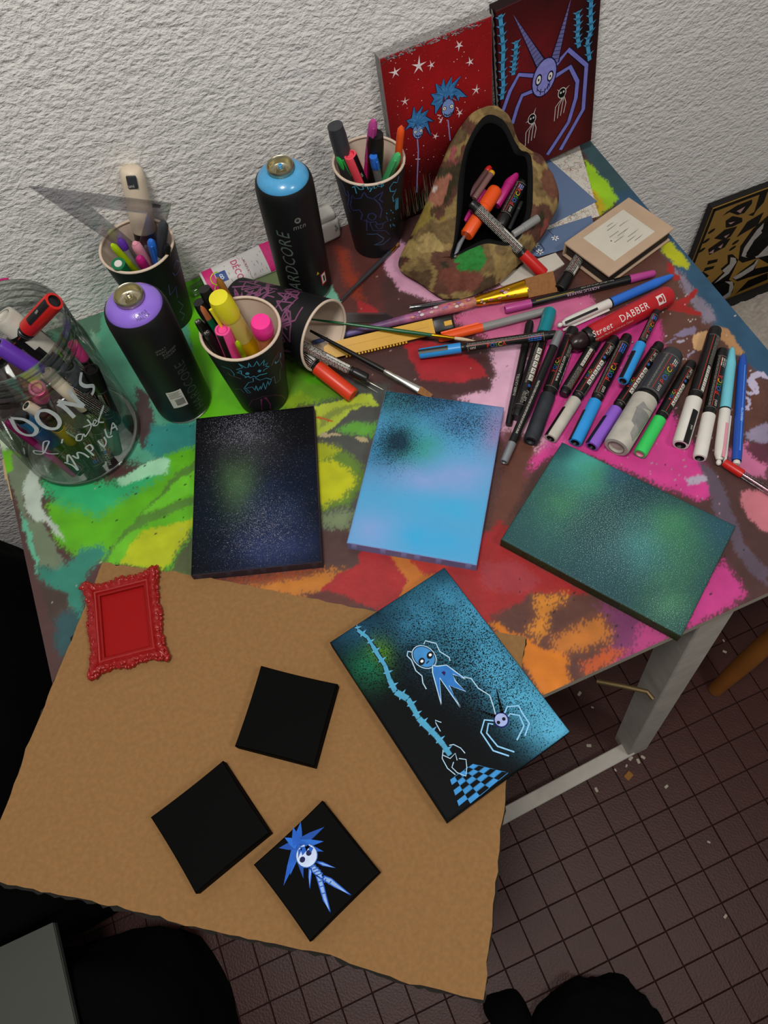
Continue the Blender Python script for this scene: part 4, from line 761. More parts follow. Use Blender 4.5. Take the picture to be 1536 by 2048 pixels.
# ---------------------------------------------------------------- see-through plastics and glass
def clear(key, tint, gloss=0.06, edge=None, rough=0.04):
    """thin clear wall: tinted see-through that darkens and reflects at grazing angles"""
    if key in _mats: return _mats[key]
    m = bpy.data.materials.new(key); m.use_nodes = True; nt = m.node_tree; L = nt.links.new
    nt.nodes.remove(nt.nodes['Principled BSDF']); out = nt.nodes['Material Output']
    t = nt.nodes.new('ShaderNodeBsdfTransparent'); g = nt.nodes.new('ShaderNodeBsdfGlossy'); g.inputs['Roughness'].default_value = rough
    lw = nt.nodes.new('ShaderNodeLayerWeight'); lw.inputs['Blend'].default_value = 0.35
    mc = nt.nodes.new('ShaderNodeMix'); mc.data_type = 'RGBA'; mc.inputs['A'].default_value = (*tint, 1); mc.inputs['B'].default_value = (*(edge or tuple(x * 0.45 for x in tint)), 1)
    n = nt.nodes.new('ShaderNodeTexNoise'); n.inputs['Scale'].default_value = 30
    L(lw.outputs['Facing'], mc.inputs['Factor']); L(mc.outputs['Result'], t.inputs['Color'])
    mr = nt.nodes.new('ShaderNodeMapRange'); mr.inputs[3].default_value = gloss * 0.7; mr.inputs[4].default_value = 0.6
    f = nt.nodes.new('ShaderNodeFresnel'); f.inputs['IOR'].default_value = 1.45; L(f.outputs[0], mr.inputs[0])
    mx = nt.nodes.new('ShaderNodeMixShader'); L(mr.outputs[0], mx.inputs[0]); L(t.outputs[0], mx.inputs[1]); L(g.outputs[0], mx.inputs[2])
    L(mx.outputs[0], out.inputs['Surface']); _mats[key] = m; return m

M_ = {
 'black': mat('black_plastic', '121212', 0.35, var=0.25), 'blackmatte': mat('matt_black_lacquer', '0c0c0d', 0.5, var=0.3, scale=25),
 'white': mat('white_plastic', 'd4d0c8', 0.35), 'cream': mat('cream_plastic', 'd6c6ae', 0.4), 'grey': mat('grey_plastic', '868684', 0.4),
 'red': mat('red_plastic', 'c01c16', 0.35), 'orange': mat('orange_plastic', 'e8541a', 0.35), 'vermilion': mat('vermilion_plastic', 'd83c1e', 0.35),
 'yellow': mat('yellow_plastic', 'ded424', 0.35), 'amber': mat('amber_yellow_plastic', 'd09c10', 0.35), 'ink_yellow': mat('yellow_ink', 'd0a808', 0.3),
 'lime': mat('lime_plastic', 'a8c80a', 0.35), 'green': mat('green_plastic', '2cb04c', 0.35), 'bright_green': mat('bright_green_plastic', '34c45c', 0.35),
 'dark_green': mat('dark_green_plastic', '0c6a40', 0.35), 'mint': mat('mint_green_plastic', '4cae6c', 0.35), 'teal': mat('teal_plastic', '0c7c88', 0.35),
 'blue': mat('blue_plastic', '2a6ccc', 0.35), 'sky': mat('sky_blue_plastic', '2a90d8', 0.35), 'deep_blue': mat('deep_blue_plastic', '1c4ca8', 0.3), 'turquoise': mat('turquoise_plastic', '6cc0d0', 0.4),
 'purple': mat('purple_plastic', '8858c4', 0.35), 'violet': mat('violet_plastic', '5c30a0', 0.35), 'magenta': mat('magenta_plastic', 'b01c70', 0.35), 'orchid': mat('orchid_plastic', 'b04088', 0.35),
 'pink': mat('pink_plastic', 'ec4c94', 0.35), 'hot_pink': mat('hot_pink_plastic', 'f03090', 0.3), 'coral': mat('coral_pink_plastic', 'ec4c5c', 0.35), 'pale_pink': mat('pale_pink_plastic', 'd890a0', 0.4),
 'steel': mat('brushed_steel', 'b0aea8', 0.3, 1.0, var=0.15), 'silver': mat('silver_plastic', '8c9094', 0.35, 0.5), 'gold': mat('gold_metal', 'c8921c', 0.25, 1.0, var=0.25, scale=40), 'brass': mat('pale_brass', 'b8b298', 0.34, 1.0, var=0.1),
 'wood': mat('raw_wood', 'b0643c', 0.6, var=0.2, scale=80), 'bristle': mat('brown_bristle', '8a5c30', 0.8, var=0.35, scale=260), 'pale_bristle': mat('pale_bristle', 'd0b898', 0.8, var=0.3, scale=260),
 'smudge': mat('smudged_dark_plastic', '22262c', 0.55, var=0.9, scale=70), 'smear_white': mat('smeared_white_plastic', 'b4b0a4', 0.5, var=0.5, scale=45), 'charcoal': mat('charcoal_plastic', '34363a', 0.45, var=0.2),
}
PRN = vmat('printed_ink', 0.45, 0.10, 150.0)
LET = [C('c83020'), C('2a68c0'), C('2c8a3c'), C('d8b820'), C('c83020')]
PW = C('c8c4b8')

# ---------------------------------------------------------------- spray cans
def spray_can(name, label, x, y, dome, mark):
    t = thing(name, label, 'spray can', at(x, y, 0))
    body = [(3.05, .35), (3.3, .6), (3.34, 1.0), (3.34, 15.6), (3.3, 16.3), (3.18, 16.9), (3.04, 17.15), (2.9, 17.1)]
    MB().lathe([(0, .05), (2.6, .05), (3.1, 0), (3.2, .25), (3.05, .4)], 40).build('base_rim', M_['steel'], t, smooth=40)
    MB().lathe(body, 48).build('body', M_['blackmatte'], t, smooth=40)
    MB().lathe([(2.95, 17.0), (2.93, 17.2), (2.75, 17.5), (2.35, 17.85), (1.9, 18.1), (1.6, 18.2), (1.5, 18.15)], 48).build('dome', dome, t, smooth=50)
    MB().lathe([(1.48, 18.1), (1.52, 18.45), (1.55, 18.7), (1.47, 18.85), (1.38, 18.8), (1.32, 18.5), (1.28, 18.1), (1.15, 17.95), (.9, 17.9), (.6, 17.9), (.52, 18.0), (.5, 18.35), (.42, 18.45), (.3, 18.42), (0, 18.42)], 36).build('valve_cup', M_['brass'], t, smooth=50)
    MB().lathe([(.25, 18.4), (.27, 18.75), (.2, 18.8), (.1, 18.75), (.1, 18.5), (0, 18.5)], 16).build('valve_stem', dome if mark == 'blue' else M_['brass'], t, smooth=50)
    p = MB(); cy = oncyl([(3.34, 0), (3.34, 20)], .015); G1, G2 = C('4a564a'), C('7a7870')
    up = lambda a0, z0: (lambda u, v: cy(z0 + u, a0 * 3.34 - v))      # reads upwards
    rt = lambda a0, z0: (lambda u, v: cy(z0 + v, a0 * 3.34 + u))      # reads rightwards
    face = math.atan2(-y, -x)
    if mark == 'blue':
        fn = up(face - .22, 1.6); p.text('HARDCORE', fn, 0, 0, 2.2, C('56665a'), shear=.25, sx=.86)
        fn = rt(face - .05, 12.6); p.text('mtn', fn, 0, 0, .95, G2, shear=.2); p.fill(ring((.75, 1.2), .38, .38, n=18), fn, G2); p.fill(ring((.75, 1.2), .2, .2, n=12), lambda u, v: Vector(fn(u, v)) * 1.0005, C('2a2a28'))
        fn = rt(face + .62, 2.5); p.patch(0, .95, 0, 1.9, fn, C('a81c1c')); cy2 = oncyl([(3.34, 0), (3.34, 20)], .03)
        p.patch(.12, .83, .25, 1.75, lambda u, v: cy2(2.5 + v, (face + .62) * 3.34 + u), C('d8d4cc')); p.fill([(.35, .5), (.62, .5), (.62, 1.4), (.35, 1.4)], lambda u, v: oncyl([(3.34, 0), (3.34, 20)], .045)(2.5 + v, (face + .62) * 3.34 + u), C('1c1a18'))
        p.fill([(-.5, 2.2), (-.1, 2.2), (-.3, 2.7)], fn, C('c8b020'))
    else:
        fn = up(face + .62, 1.5); p.text('HARDCORE', fn, 0, 0, 1.9, C('34363a'), shear=.25, sx=.8)
        fn = rt(face - .45, 3.6); p.patch(0, 1.75, 0, 3.0, fn, C('c8c4bc')); f2 = lambda u, v: oncyl([(3.34, 0), (3.34, 20)], .03)(3.6 + v, (face - .45) * 3.34 + u)
        for k in range(14): p.fill([(.55 + k * .075, .4), (.59 + k * .075, .4), (.59 + k * .075, 1.5), (.55 + k * .075, 1.5)], f2, C('1c1a18'))
        for k in range(5): p.fill([(.15, 1.8 + k * .22), (1.5 - .2 * (k % 2), 1.8 + k * .22), (1.5 - .2 * (k % 2), 1.86 + k * .22), (.15, 1.86 + k * .22)], f2, C('3a3836'))
        fn = rt(face - .1, 13.2)
        for k, s in enumerate(('SPRAY', 'PAINT', 'BLENDED', 'COLORS')): p.text(s, fn, (0, 0, .5, .5)[k], -(.42 * k), .4, C('6a685e'))
        dm = lambda u, v: ((2.72 - v * .8) * math.cos(face + u / 2.5), (2.72 - v * .8) * math.sin(face + u / 2.5), 17.57 + v * .68)
        p.text('PURPLE', dm, -.55, .38, .42, C('3a2468')); p.text('MALVA', dm, -.45, .02, .42, C('3a2468'))
        p.text('TRANSP', rt(face + .2, .9), 0, 0, .38, C('4a5040'))
    p.build('lettering', PRN, t); return t
spray_can('spray_can', 'black spray can with lilac purple top next to the glass jar', *(-6.3, 59.6), mat('lilac_enamel', '8a68d0', 0.3, coat=0.4), 'purple')
spray_can('spray_can', 'black spray can with sky blue top standing by the wall', 13.65, 70.25, mat('sky_blue_enamel', '4a9ed0', 0.3, coat=0.4, var=0.2, scale=120), 'blue')

# ---------------------------------------------------------------- paper cups
cupm = mat('black_cup_paint', '0f0f11', 0.55, var=0.3, scale=40); linm = mat('cup_lining', 'd8c4b0', 0.6, var=0.06)
def cup(label, M, rb, rt, h, marks):
    t = thing('paper_cup', label, 'cup', M, 'black painted paper cups')
    MB().lathe([(0, .5), (rb - .15, .5), (rb, 0.05), (rb + .03, .05), (rt, h)], 48).build('wall', cupm, t, smooth=40)
    MB().lathe([(0, .6), (rb - .12, .6), (rt - .12, h - .1)], 48).build('lining', linm, t, smooth=40)
    MB().lathe([(rt - .12 + .17 * math.cos(a), h + .17 * math.sin(a)) for a in [2 * math.pi * k / 10 for k in range(11)]], 48).build('rolled_rim', mat('cup_rim', 'd0bca8', 0.55), t, smooth=60)
    p = MB(); rm = (rb + rt) / 2
    def fn(u, v, l=.03): r = rb + (rt - rb) * v / h + l; a = u / rm; return (r * math.cos(a), r * math.sin(a), v)
    for col, w, L in marks:
        P = [(a * rm, z) for a, z in L]
        for i in range(1, len(P)):      # keep the outline continuous across the +-pi seam
            while P[i][0] - P[i - 1][0] > math.pi * rm: P[i] = (P[i][0] - 2 * math.pi * rm, P[i][1])
            while P[i][0] - P[i - 1][0] < -math.pi * rm: P[i] = (P[i][0] + 2 * math.pi * rm, P[i][1])
        if w: p.stroke(P, w, fn, C(col), sub=.3)
        else: p.fill(P, fn, C(col))
    if marks: p.build('doodle', PRN, t)
    return t
C1, C2, C3 = (-4.3, 73.8, 3.0, 4.4, 12.0), (2.9, 56.4, 3.0, 4.4, 12.3), (25.0, 73.6, 3.0, 4.4, 12.8)
cup('black paper cup holding the set square, behind the lilac spray can', at(C1[0], C1[1], 0), *C1[2:], [
 ('3a3a68', .16, [(-0.77, 9.66), (-0.576, 10.09), (-0.291, 8.72), (-0.552, 8.33), (-0.814, 8.56), (-0.874, 9.35)]),
 ('3a3a68', .16, [(-1.149, 8.21), (-1.227, 6.58), (-0.917, 7.08), (-1.013, 5.28)]),
 ('4a4a70', .12, [(-1.025, 4.77), (-0.869, 3.36), (-1.109, 3.05), (-0.936, 1.88), (-1.153, 1.41)])])
cup('black paper cup with a cyan doodled face, holding highlighters in front', at(C2[0], C2[1], 0), *C2[2:], [
 ('48a0b8', .1, [(-1.996, 9.82), (-2.106, 9.94), (-1.961, 10.41), (-2.075, 10.71), (-1.892, 10.96), (-1.944, 11.82), (-1.821, 10.9), (-1.758, 10.87), (-1.706, 11.71), (-1.691, 10.9), (-1.619, 10.8), (-1.51, 11.51), (-1.484, 10.48), (-1.311, 11.06), (-1.38, 10.19), (-1.244, 10.15), (-1.327, 9.85), (-1.227, 9.37), (-1.394, 9.38), (-1.424, 9.18)]),
 ('48a0b8', .1, [(-1.961, 10.41), (-1.996, 9.67), (-1.917, 9.17), (-1.846, 9.03)]),
 ('48a0b8', 0, [(-1.902, 9.78), (-1.831, 10.02), (-1.779, 9.72), (-1.822, 9.45), (-1.887, 9.53)]),
 ('48a0b8', 0, [(-1.57, 9.71), (-1.513, 9.85), (-1.463, 9.54), (-1.506, 9.29), (-1.561, 9.45)]),
 ('48a0b8', .14, [(-1.949, 8.96), (-1.838, 9.17), (-1.82, 8.77), (-1.708, 8.98), (-1.663, 8.65), (-1.549, 8.83), (-1.337, 8.49)]),
 ('48a0b8', .08, [(-1.745, 8.65), (-1.773, 7.92), (-1.91, 7.9), (-2.124, 6.61), (-2.083, 5.55), (-1.984, 5.65), (-2.077, 6.63), (-1.863, 6.89), (-1.823, 6.04), (-1.744, 7.06), (-1.748, 5.77), (-1.631, 6.69), (-1.648, 5.9), (-1.515, 7.17), (-1.52, 5.59), (-1.377, 7.04), (-1.37, 6.08), (-1.254, 6.88), (-1.396, 7.73), (-1.595, 7.86), (-1.689, 8.54)]),
 ('5a6e74', .08, [(-0.796, 8.51), (-0.719, 7.01), (-0.867, 7.05), (-0.94, 5.5), (-1.148, 5.6), (-1.135, 7.0), (-1.271, 7.1)]),
 ('4a90a8', 0, [(-1.036, 9.28), (-0.887, 9.64), (-0.674, 9.35), (-0.708, 8.73), (-0.892, 8.72), (-1.009, 8.87)]),
 ('8a5058', .1, [(-1.153, 9.26), (-1.013, 9.86), (-0.763, 10.07)]),
 ('5a6e74', .07, [(-2.482, 5.85), (-2.264, 6.29), (-2.203, 5.54)]),
 ('6a5c60', .12, [(-2.385, 9.55), (-2.34, 9.03), (-2.172, 8.97), (-2.071, 8.64)]),
 ('4a90a8', .1, [(-2.492, 10.62), (-2.331, 10.71), (-2.23, 10.43), (-2.201, 9.71), (-2.227, 9.22)]),
 ('4a2a3c', .12, [(-2.342, 2.04), (-2.052, 3.93), (-1.654, 4.42), (-1.284, 3.67), (-0.987, 2.29), (-0.81, 0.71)]),
 ('7a2a58', 0, [(-1.78, 3.94), (-1.571, 4.05), (-1.506, 2.16), (-1.556, 1.21), (-1.886, 1.39)])])
cup('black paper cup marked STYLOS holding pens against the red canvas', at(C3[0], C3[1], 0), *C3[2:], [
 *[('4aa4c0', .12, q) for q in [[(-2.438, 12.28), (-2.304, 12.68), (-2.215, 12.18)], [(-2.353, 12.46), (-2.334, 11.44)], [(-2.073, 12.98), (-2.166, 12.84), (-2.113, 12.57), (-2.119, 12.29), (-2.193, 12.2)], [(-2.07, 12.69), (-1.93, 12.79)], [(-2.0, 12.75), (-1.98, 12.23)], [(-1.934, 12.56), (-1.91, 12.25), (-1.854, 12.62), (-1.947, 11.87)], [(-1.821, 12.88), (-1.818, 12.3), (-1.747, 12.37)], [(-1.711, 12.86), (-1.63, 12.86), (-1.601, 12.35), (-1.725, 12.55), (-1.711, 12.86)], [(-1.512, 12.75), (-1.588, 12.72), (-1.548, 12.43), (-1.634, 12.24)]]],
 ('2c3866', .16, [(-2.554, 10.16), (-2.492, 10.98), (-2.415, 10.51), (-2.221, 10.84), (-2.11, 11.83), (-2.025, 11.01), (-1.884, 10.73), (-1.729, 11.17), (-1.573, 11.5), (-1.694, 10.42), (-1.584, 9.77)]),
 ('2c3866', .16, [(-2.56, 10.04), (-2.658, 8.99), (-2.597, 8.26), (-2.334, 8.8), (-2.259, 8.13), (-2.349, 7.03)]),
 ('2c3866', .16, [(-1.842, 10.7), (-1.7, 9.71), (-1.628, 8.63), (-1.701, 7.38)]),
 ('2c3866', .16, [(-2.106, 7.59), (-2.055, 8.22), (-1.925, 8.38), (-1.828, 7.88), (-1.873, 7.28), (-1.996, 7.15), (-2.106, 7.59)]),
 ('2c3866', .16, [(-2.243, 7.14), (-2.053, 6.82), (-1.855, 6.88), (-1.814, 6.35), (-1.607, 6.28), (-1.411, 6.36), (-1.495, 7.29)]),
 ('2c3866', .14, [(-2.138, 7.32), (-2.2, 5.21)]), ('2c3866', .14, [(-2.028, 6.83), (-2.043, 6.18)]), ('2c3866', .14, [(-1.889, 6.4), (-1.8, 5.54), (-1.642, 5.5), (-1.609, 6.23)]),
 ('2c3866', .12, [(-2.037, 6.44), (-1.985, 5.39), (-1.56, 4.97), (-1.345, 3.76)]),
 ('3a5a80', .12, [(-2.217, 4.67), (-1.841, 4.66), (-1.6, 3.57), (-1.664, 3.12), (-1.993, 2.66), (-1.639, 2.53), (-1.306, 3.14)]),
 ('3a90b8', .14, [(-1.006, 12.36), (-1.079, 11.61), (-1.235, 12.13), (-1.363, 11.63), (-1.336, 11.0), (-1.195, 10.62), (-1.1, 10.67), (-1.25, 9.96), (-1.211, 9.03), (-1.042, 9.13)]),
 ('3a90b8', 0, [(-1.111, 8.87), (-0.96, 8.98), (-0.913, 7.08), (-1.088, 7.26), (-1.132, 7.86)]),
 *[('3a90b8', .1, q) for q in [[(-1.48, 7.88), (-1.455, 7.59)], [(-1.326, 8.02), (-1.281, 7.67)], [(-1.246, 7.45), (-1.194, 7.07)], [(-1.32, 6.4), (-1.305, 6.12)], [(-1.151, 6.22), (-1.127, 5.9)], [(-1.334, 5.55), (-1.298, 4.95)], [(-1.214, 5.38), (-1.173, 4.89)], [(-1.137, 5.05), (-1.088, 4.53)]]],
 ('2c3a68', .2, [(-2.828, 12.28), (-2.755, 11.57), (-2.769, 10.39), (-2.619, 10.5), (-2.622, 11.42)]), ('2c3a68', .2, [(-2.773, 10.84), (-2.631, 10.24), (-2.79, 8.68), (-2.726, 7.62)])])
# the toppled cup
mo, ba = Vector((12.03, 57.94, 4.45)), Vector((4.51, 68.85, 3.1)); dd = (mo - ba).normalized()
x_ = Vector((0, 0, 1)); x_ = (x_ - dd * x_.dot(dd)).normalized(); Mc = Matrix((x_, dd.cross(x_), dd)).transposed().to_4x4(); Mc.translation = ba * CM
lm = []
r7 = np.random.default_rng(5)
for k in range(100):
    a, z = r7.uniform(-1.9, 1.9), r7.uniform(.8, 11.0); pts_ = [(a + r7.uniform(-.42, .42), min(11.6, max(.4, z + r7.uniform(-1.6, 1.6)))) for _ in range(3)]
    lm.append(('7a4468', .2, pts_ + ([pts_[0]] if k % 2 else [])))
cup('black paper cup covered in purple triangles, toppled on its side', Mc, 3.05, 4.4, (mo - ba).length, lm)

# ---------------------------------------------------------------- glass jar
JX, JY = -19.0, 60.0
jar = thing('glass_jar', 'large open glass jar with white handwriting, full of markers at the left edge', 'jar', at(JX, JY, 0))
gm = clear('jar_glass', (.96, .98, .97), 0.05, (.50, .58, .53)); gr = clear('jar_thread_glass', (.88, .91, .89), 0.12, (.40, .44, .41))
MB().lathe([(0, .1), (6.2, .1), (6.8, .3), (7.0, .9), (7.0, 14.2), (6.9, 15.0), (6.55, 15.6)], 64).build('glass_body', gm, jar, smooth=60)
MB().lathe([(0, .12), (6.1, .12), (6.75, .35), (6.95, .8)], 64).build('glass_base', gr, jar, smooth=60)
nk = [(6.55, 15.6), (6.6, 15.9), (6.5, 16.3)]
for k in range(3): z = 16.5 + k * .95; nk += [(6.5, z), (6.72, z + .22), (6.72, z + .42), (6.5, z + .66)]
nk += [(6.5, 19.2), (6.62, 19.35), (6.55, 19.55), (6.35, 19.55), (6.28, 19.3), (6.28, 16.0)]
MB().lathe(nk, 64).build('threaded_neck', gr, jar, smooth=50)
jw = MB(); jf = lambda u, v: (7.04 * math.cos(u / 7), 7.04 * math.sin(u / 7), v)
JL = [(a * 7, z) for a, z in ()]
for w, L in [(0.42, [(-1.922, 14.77), (-1.98, 12.85), (-1.938, 11.83), (-1.826, 11.58), (-1.73, 12.24), (-1.719, 13.12), (-1.773, 14.33), (-1.917, 14.85)]), (0.42, [(-1.51, 14.89), (-1.592, 14.23), (-1.62, 13.11), (-1.579, 12.03), (-1.48, 11.54), (-1.394, 12.11), (-1.375, 13.25), (-1.426, 14.43), (-1.515, 14.83)]), (0.42, [(-1.252, 14.5), (-1.211, 13.52), (-1.187, 11.57)]), (0.42, [(-1.227, 14.82), (-1.134, 13.63), (-0.978, 11.8)]), (0.42, [(-0.978, 11.8), (-1.016, 13.69), (-1.016, 15.03)]), (0.4, [(-0.695, 15.15), (-0.804, 14.51), (-0.775, 13.58), (-0.664, 12.55), (-0.708, 12.1), (-0.774, 12.04)]), (0.16, [(-1.716, 7.55), (-1.843, 7.9), (-1.899, 8.4), (-2.016, 8.68), (-2.044, 8.07), (-1.925, 8.02), (-1.786, 9.18), (-1.702, 9.99), (-1.768, 10.1), (-1.837, 9.3), (-1.911, 8.22)]), (0.16, [(-1.516, 9.66), (-1.571, 9.06)]), (0.16, [(-1.248, 8.85), (-1.313, 9.15), (-1.369, 8.56), (-1.313, 8.17), (-1.236, 8.76), (-1.241, 8.22)]), (0.16, [(-1.241, 8.22), (-1.073, 8.94), (-1.057, 10.13)]), (0.16, [(-1.174, 9.61), (-1.01, 8.97)]), (0.16, [(-1.049, 8.74), (-0.961, 8.89), (-0.983, 9.28), (-1.04, 8.85), (-0.971, 8.41), (-0.82, 9.24), (-0.708, 9.44), (-0.805, 9.09), (-0.943, 8.73), (-0.875, 7.87)]), (0.2, [(-1.739, 5.78), (-1.672, 4.88), (-1.652, 3.71), (-1.605, 6.9), (-1.702, 5.64)]), (0.2, [(-1.568, 6.53), (-1.527, 5.68), (-1.48, 6.65), (-1.42, 6.08), (-1.389, 5.03)]), (0.2, [(-1.341, 6.77), (-1.312, 4.89)]), (0.2, [(-1.341, 6.77), (-1.256, 6.75), (-1.258, 5.94), (-1.321, 5.79)]), (0.2, [(-1.126, 6.46), (-1.109, 5.09), (-1.032, 5.41), (-1.016, 6.27)]), (0.2, [(-0.929, 7.05), (-0.966, 5.8), (-0.891, 5.26)]), (0.2, [(-0.908, 5.64), (-0.761, 6.55), (-0.761, 5.15)]), (0.2, [(-0.85, 6.26), (-0.733, 5.66)])]:
    jw.stroke([(a * 7, z) for a, z in L], w, jf, C('c4ccd0'), smooth=True)
jw.build('handwriting', PRN, jar)
jp = MB(); jp.add([(6.75 * math.cos(a), 6.75 * math.sin(a), z) for z in (19.3, 19.6) for a in np.linspace(1.25, 1.45, 6)], [(k, k + 1, k + 7, k + 6) for k in range(5)]); jp.build('pink_paint_spot', M_['hot_pink'], jar)

# ---------------------------------------------------------------- paint tube, socket block
ta, tb_ = Vector((0.47, 77.64, 0.9)), Vector((12.29, 77.15, 1.3)); ta.y = min(ta.y, 75.6); tb_.y = min(tb_.y, 76.4)
Mt, TL = along(ta, tb_); tube = thing('paint_tube', 'white acrylic paint tube with magenta bands lying against the wall', 'paint tube', Mt)
def tube_sec(z):
    f = min(1, max(0, (z - .9) / (TL - .9))); return (1.35 * (1 - .86 * f) + .08, 1.75 + .25 * f)      # half thickness, half width
vs = []; fs = []; zz = np.linspace(.9, TL, 22)
for z in zz:
    a, b = tube_sec(z); vs += [(a * math.cos(t), b * math.sin(t), z) for t in np.linspace(0, 2 * math.pi, 24, endpoint=False)]
for i in range(21):
    for k in range(24): fs.append((i * 24 + k, i * 24 + (k + 1) % 24, (i + 1) * 24 + (k + 1) % 24, (i + 1) * 24 + k))
fs += [tuple(range(23, -1, -1)), tuple(21 * 24 + k for k in range(24))]
MB().add(vs, fs).build('tube_body', mat('tube_white', 'ccc8c6', 0.35), tube, smooth=40)
MB().lathe([(0, -.9), (.75, -.9), (.8, .5), (1.1, .9), (0, .95)], 24).build('clear_cap', clear('clear_cap_plastic', (.82, .86, .80), .12), tube, smooth=40)
tp = MB()
def tf(u, v, l=.03):
    a, b = tube_sec(u); s = max(-.97, min(.97, v / b)); return ((a + l) * math.sqrt(1 - s * s) + l, v, u)
def band(u0, u1, v0, v1, c, l=.03, n=8):
    P = [(v0 + (v1 - v0) * k / n) for k in range(n + 1)]
    for a, b in zip(P, P[1:]): tp.fill([(u0, a), (u1, a), (u1, b), (u0, b)], lambda u, v: tf(u, v, l), c)
band(1.2, 2.6, -1.6, 1.6, C('c81c70')); band(TL - 2.2, TL - .1, -1.9, 1.9, C('c81c70')); band(2.7, 4.1, -.55, .75, C('1c4488'), .04)
tp.text('B', lambda u, v: tf(3.1 + u, .45 - v, .06), 0, 0, 1.0, C('d8e0f0'))
tp.text('DÉCO', lambda u, v: tf(5.2 + v, -1.35 + u * 1.0, .05), 0, 0, 1.25, C('c02060'), sx=.75)
tp.text('ACRYLIC', lambda u, v: tf(6.8 + v, -.9 + u, .05), 0, 0, .42, C('a03060'))
for k in range(26):
    u, v = rng.uniform(3.8, TL - 2.4), rng.uniform(-1.6, 1.6); tp.stroke([(u, v), (u + rng.uniform(-.1, .1), v + rng.uniform(.1, .4))], .05, lambda a, b: tf(a, b, .04), C('6a6468'))
tp.build('lettering', PRN, tube)
pl = thing('plug_block', 'rounded white plug adapter on the table behind the sky blue can', 'plug', at(19.6, 77.35, 0, 6))
MB().rbox(-2.0, 1.5, -1.1, 1.2, 0.02, 3.3, b=.6, seg=4).build('housing', M_['white'], pl, smooth=50)
MB().rbox(-1.7, 1.2, -.9, 1.2, 3.1, 4.4, b=.45, seg=3).build('raised_collar', M_['white'], pl, smooth=50)
MB().tube([(.6, -1.1, 2.6), (.85, -1.2, 2.2), (.6, -1.14, 1.8)], .13).build('latch', M_['grey'], pl)
# ---------------------------------------------------------------- pens, markers, brushes
def pen(name, label, cat, p0, p1, segs, group=None, roll=0.0, prints=None, n=20, more=None):
    """segs: (part, material, [(radius, position 0..1), ...]) along p0 -> p1"""
    M, L = along(p0, p1, roll); t = thing(name, label, cat, M, group)
    for part, m, prof in segs:
        MB().lathe([(r, z * L) for r, z in prof], n).build(part, M_[m] if isinstance(m, str) else m, t, smooth=42)
    if prints:
        p = MB(); prints(p, L); 
        if p.f: p.build('print', PRN, t)
    if more: more(t, L)
    return t
def to_tail(cy, u0, v0): return lambda x, y: cy(u0 - x, v0 + y)
def to_tip(cy, u0, v0): return lambda x, y: cy(u0 + x, v0 - y)
def rows(p, cy, u0, u1, v0, n, col, h=.05, gap=.13):
    """lines of print too small to read"""
    for k in range(n):
        a = u0; v = v0 + k * gap
        while a < u1:
            b = min(u1, a + rng.uniform(.15, .7)); p.fill([(a, v), (b, v), (b, v + h), (a, v + h)], cy, col); a = b + .08
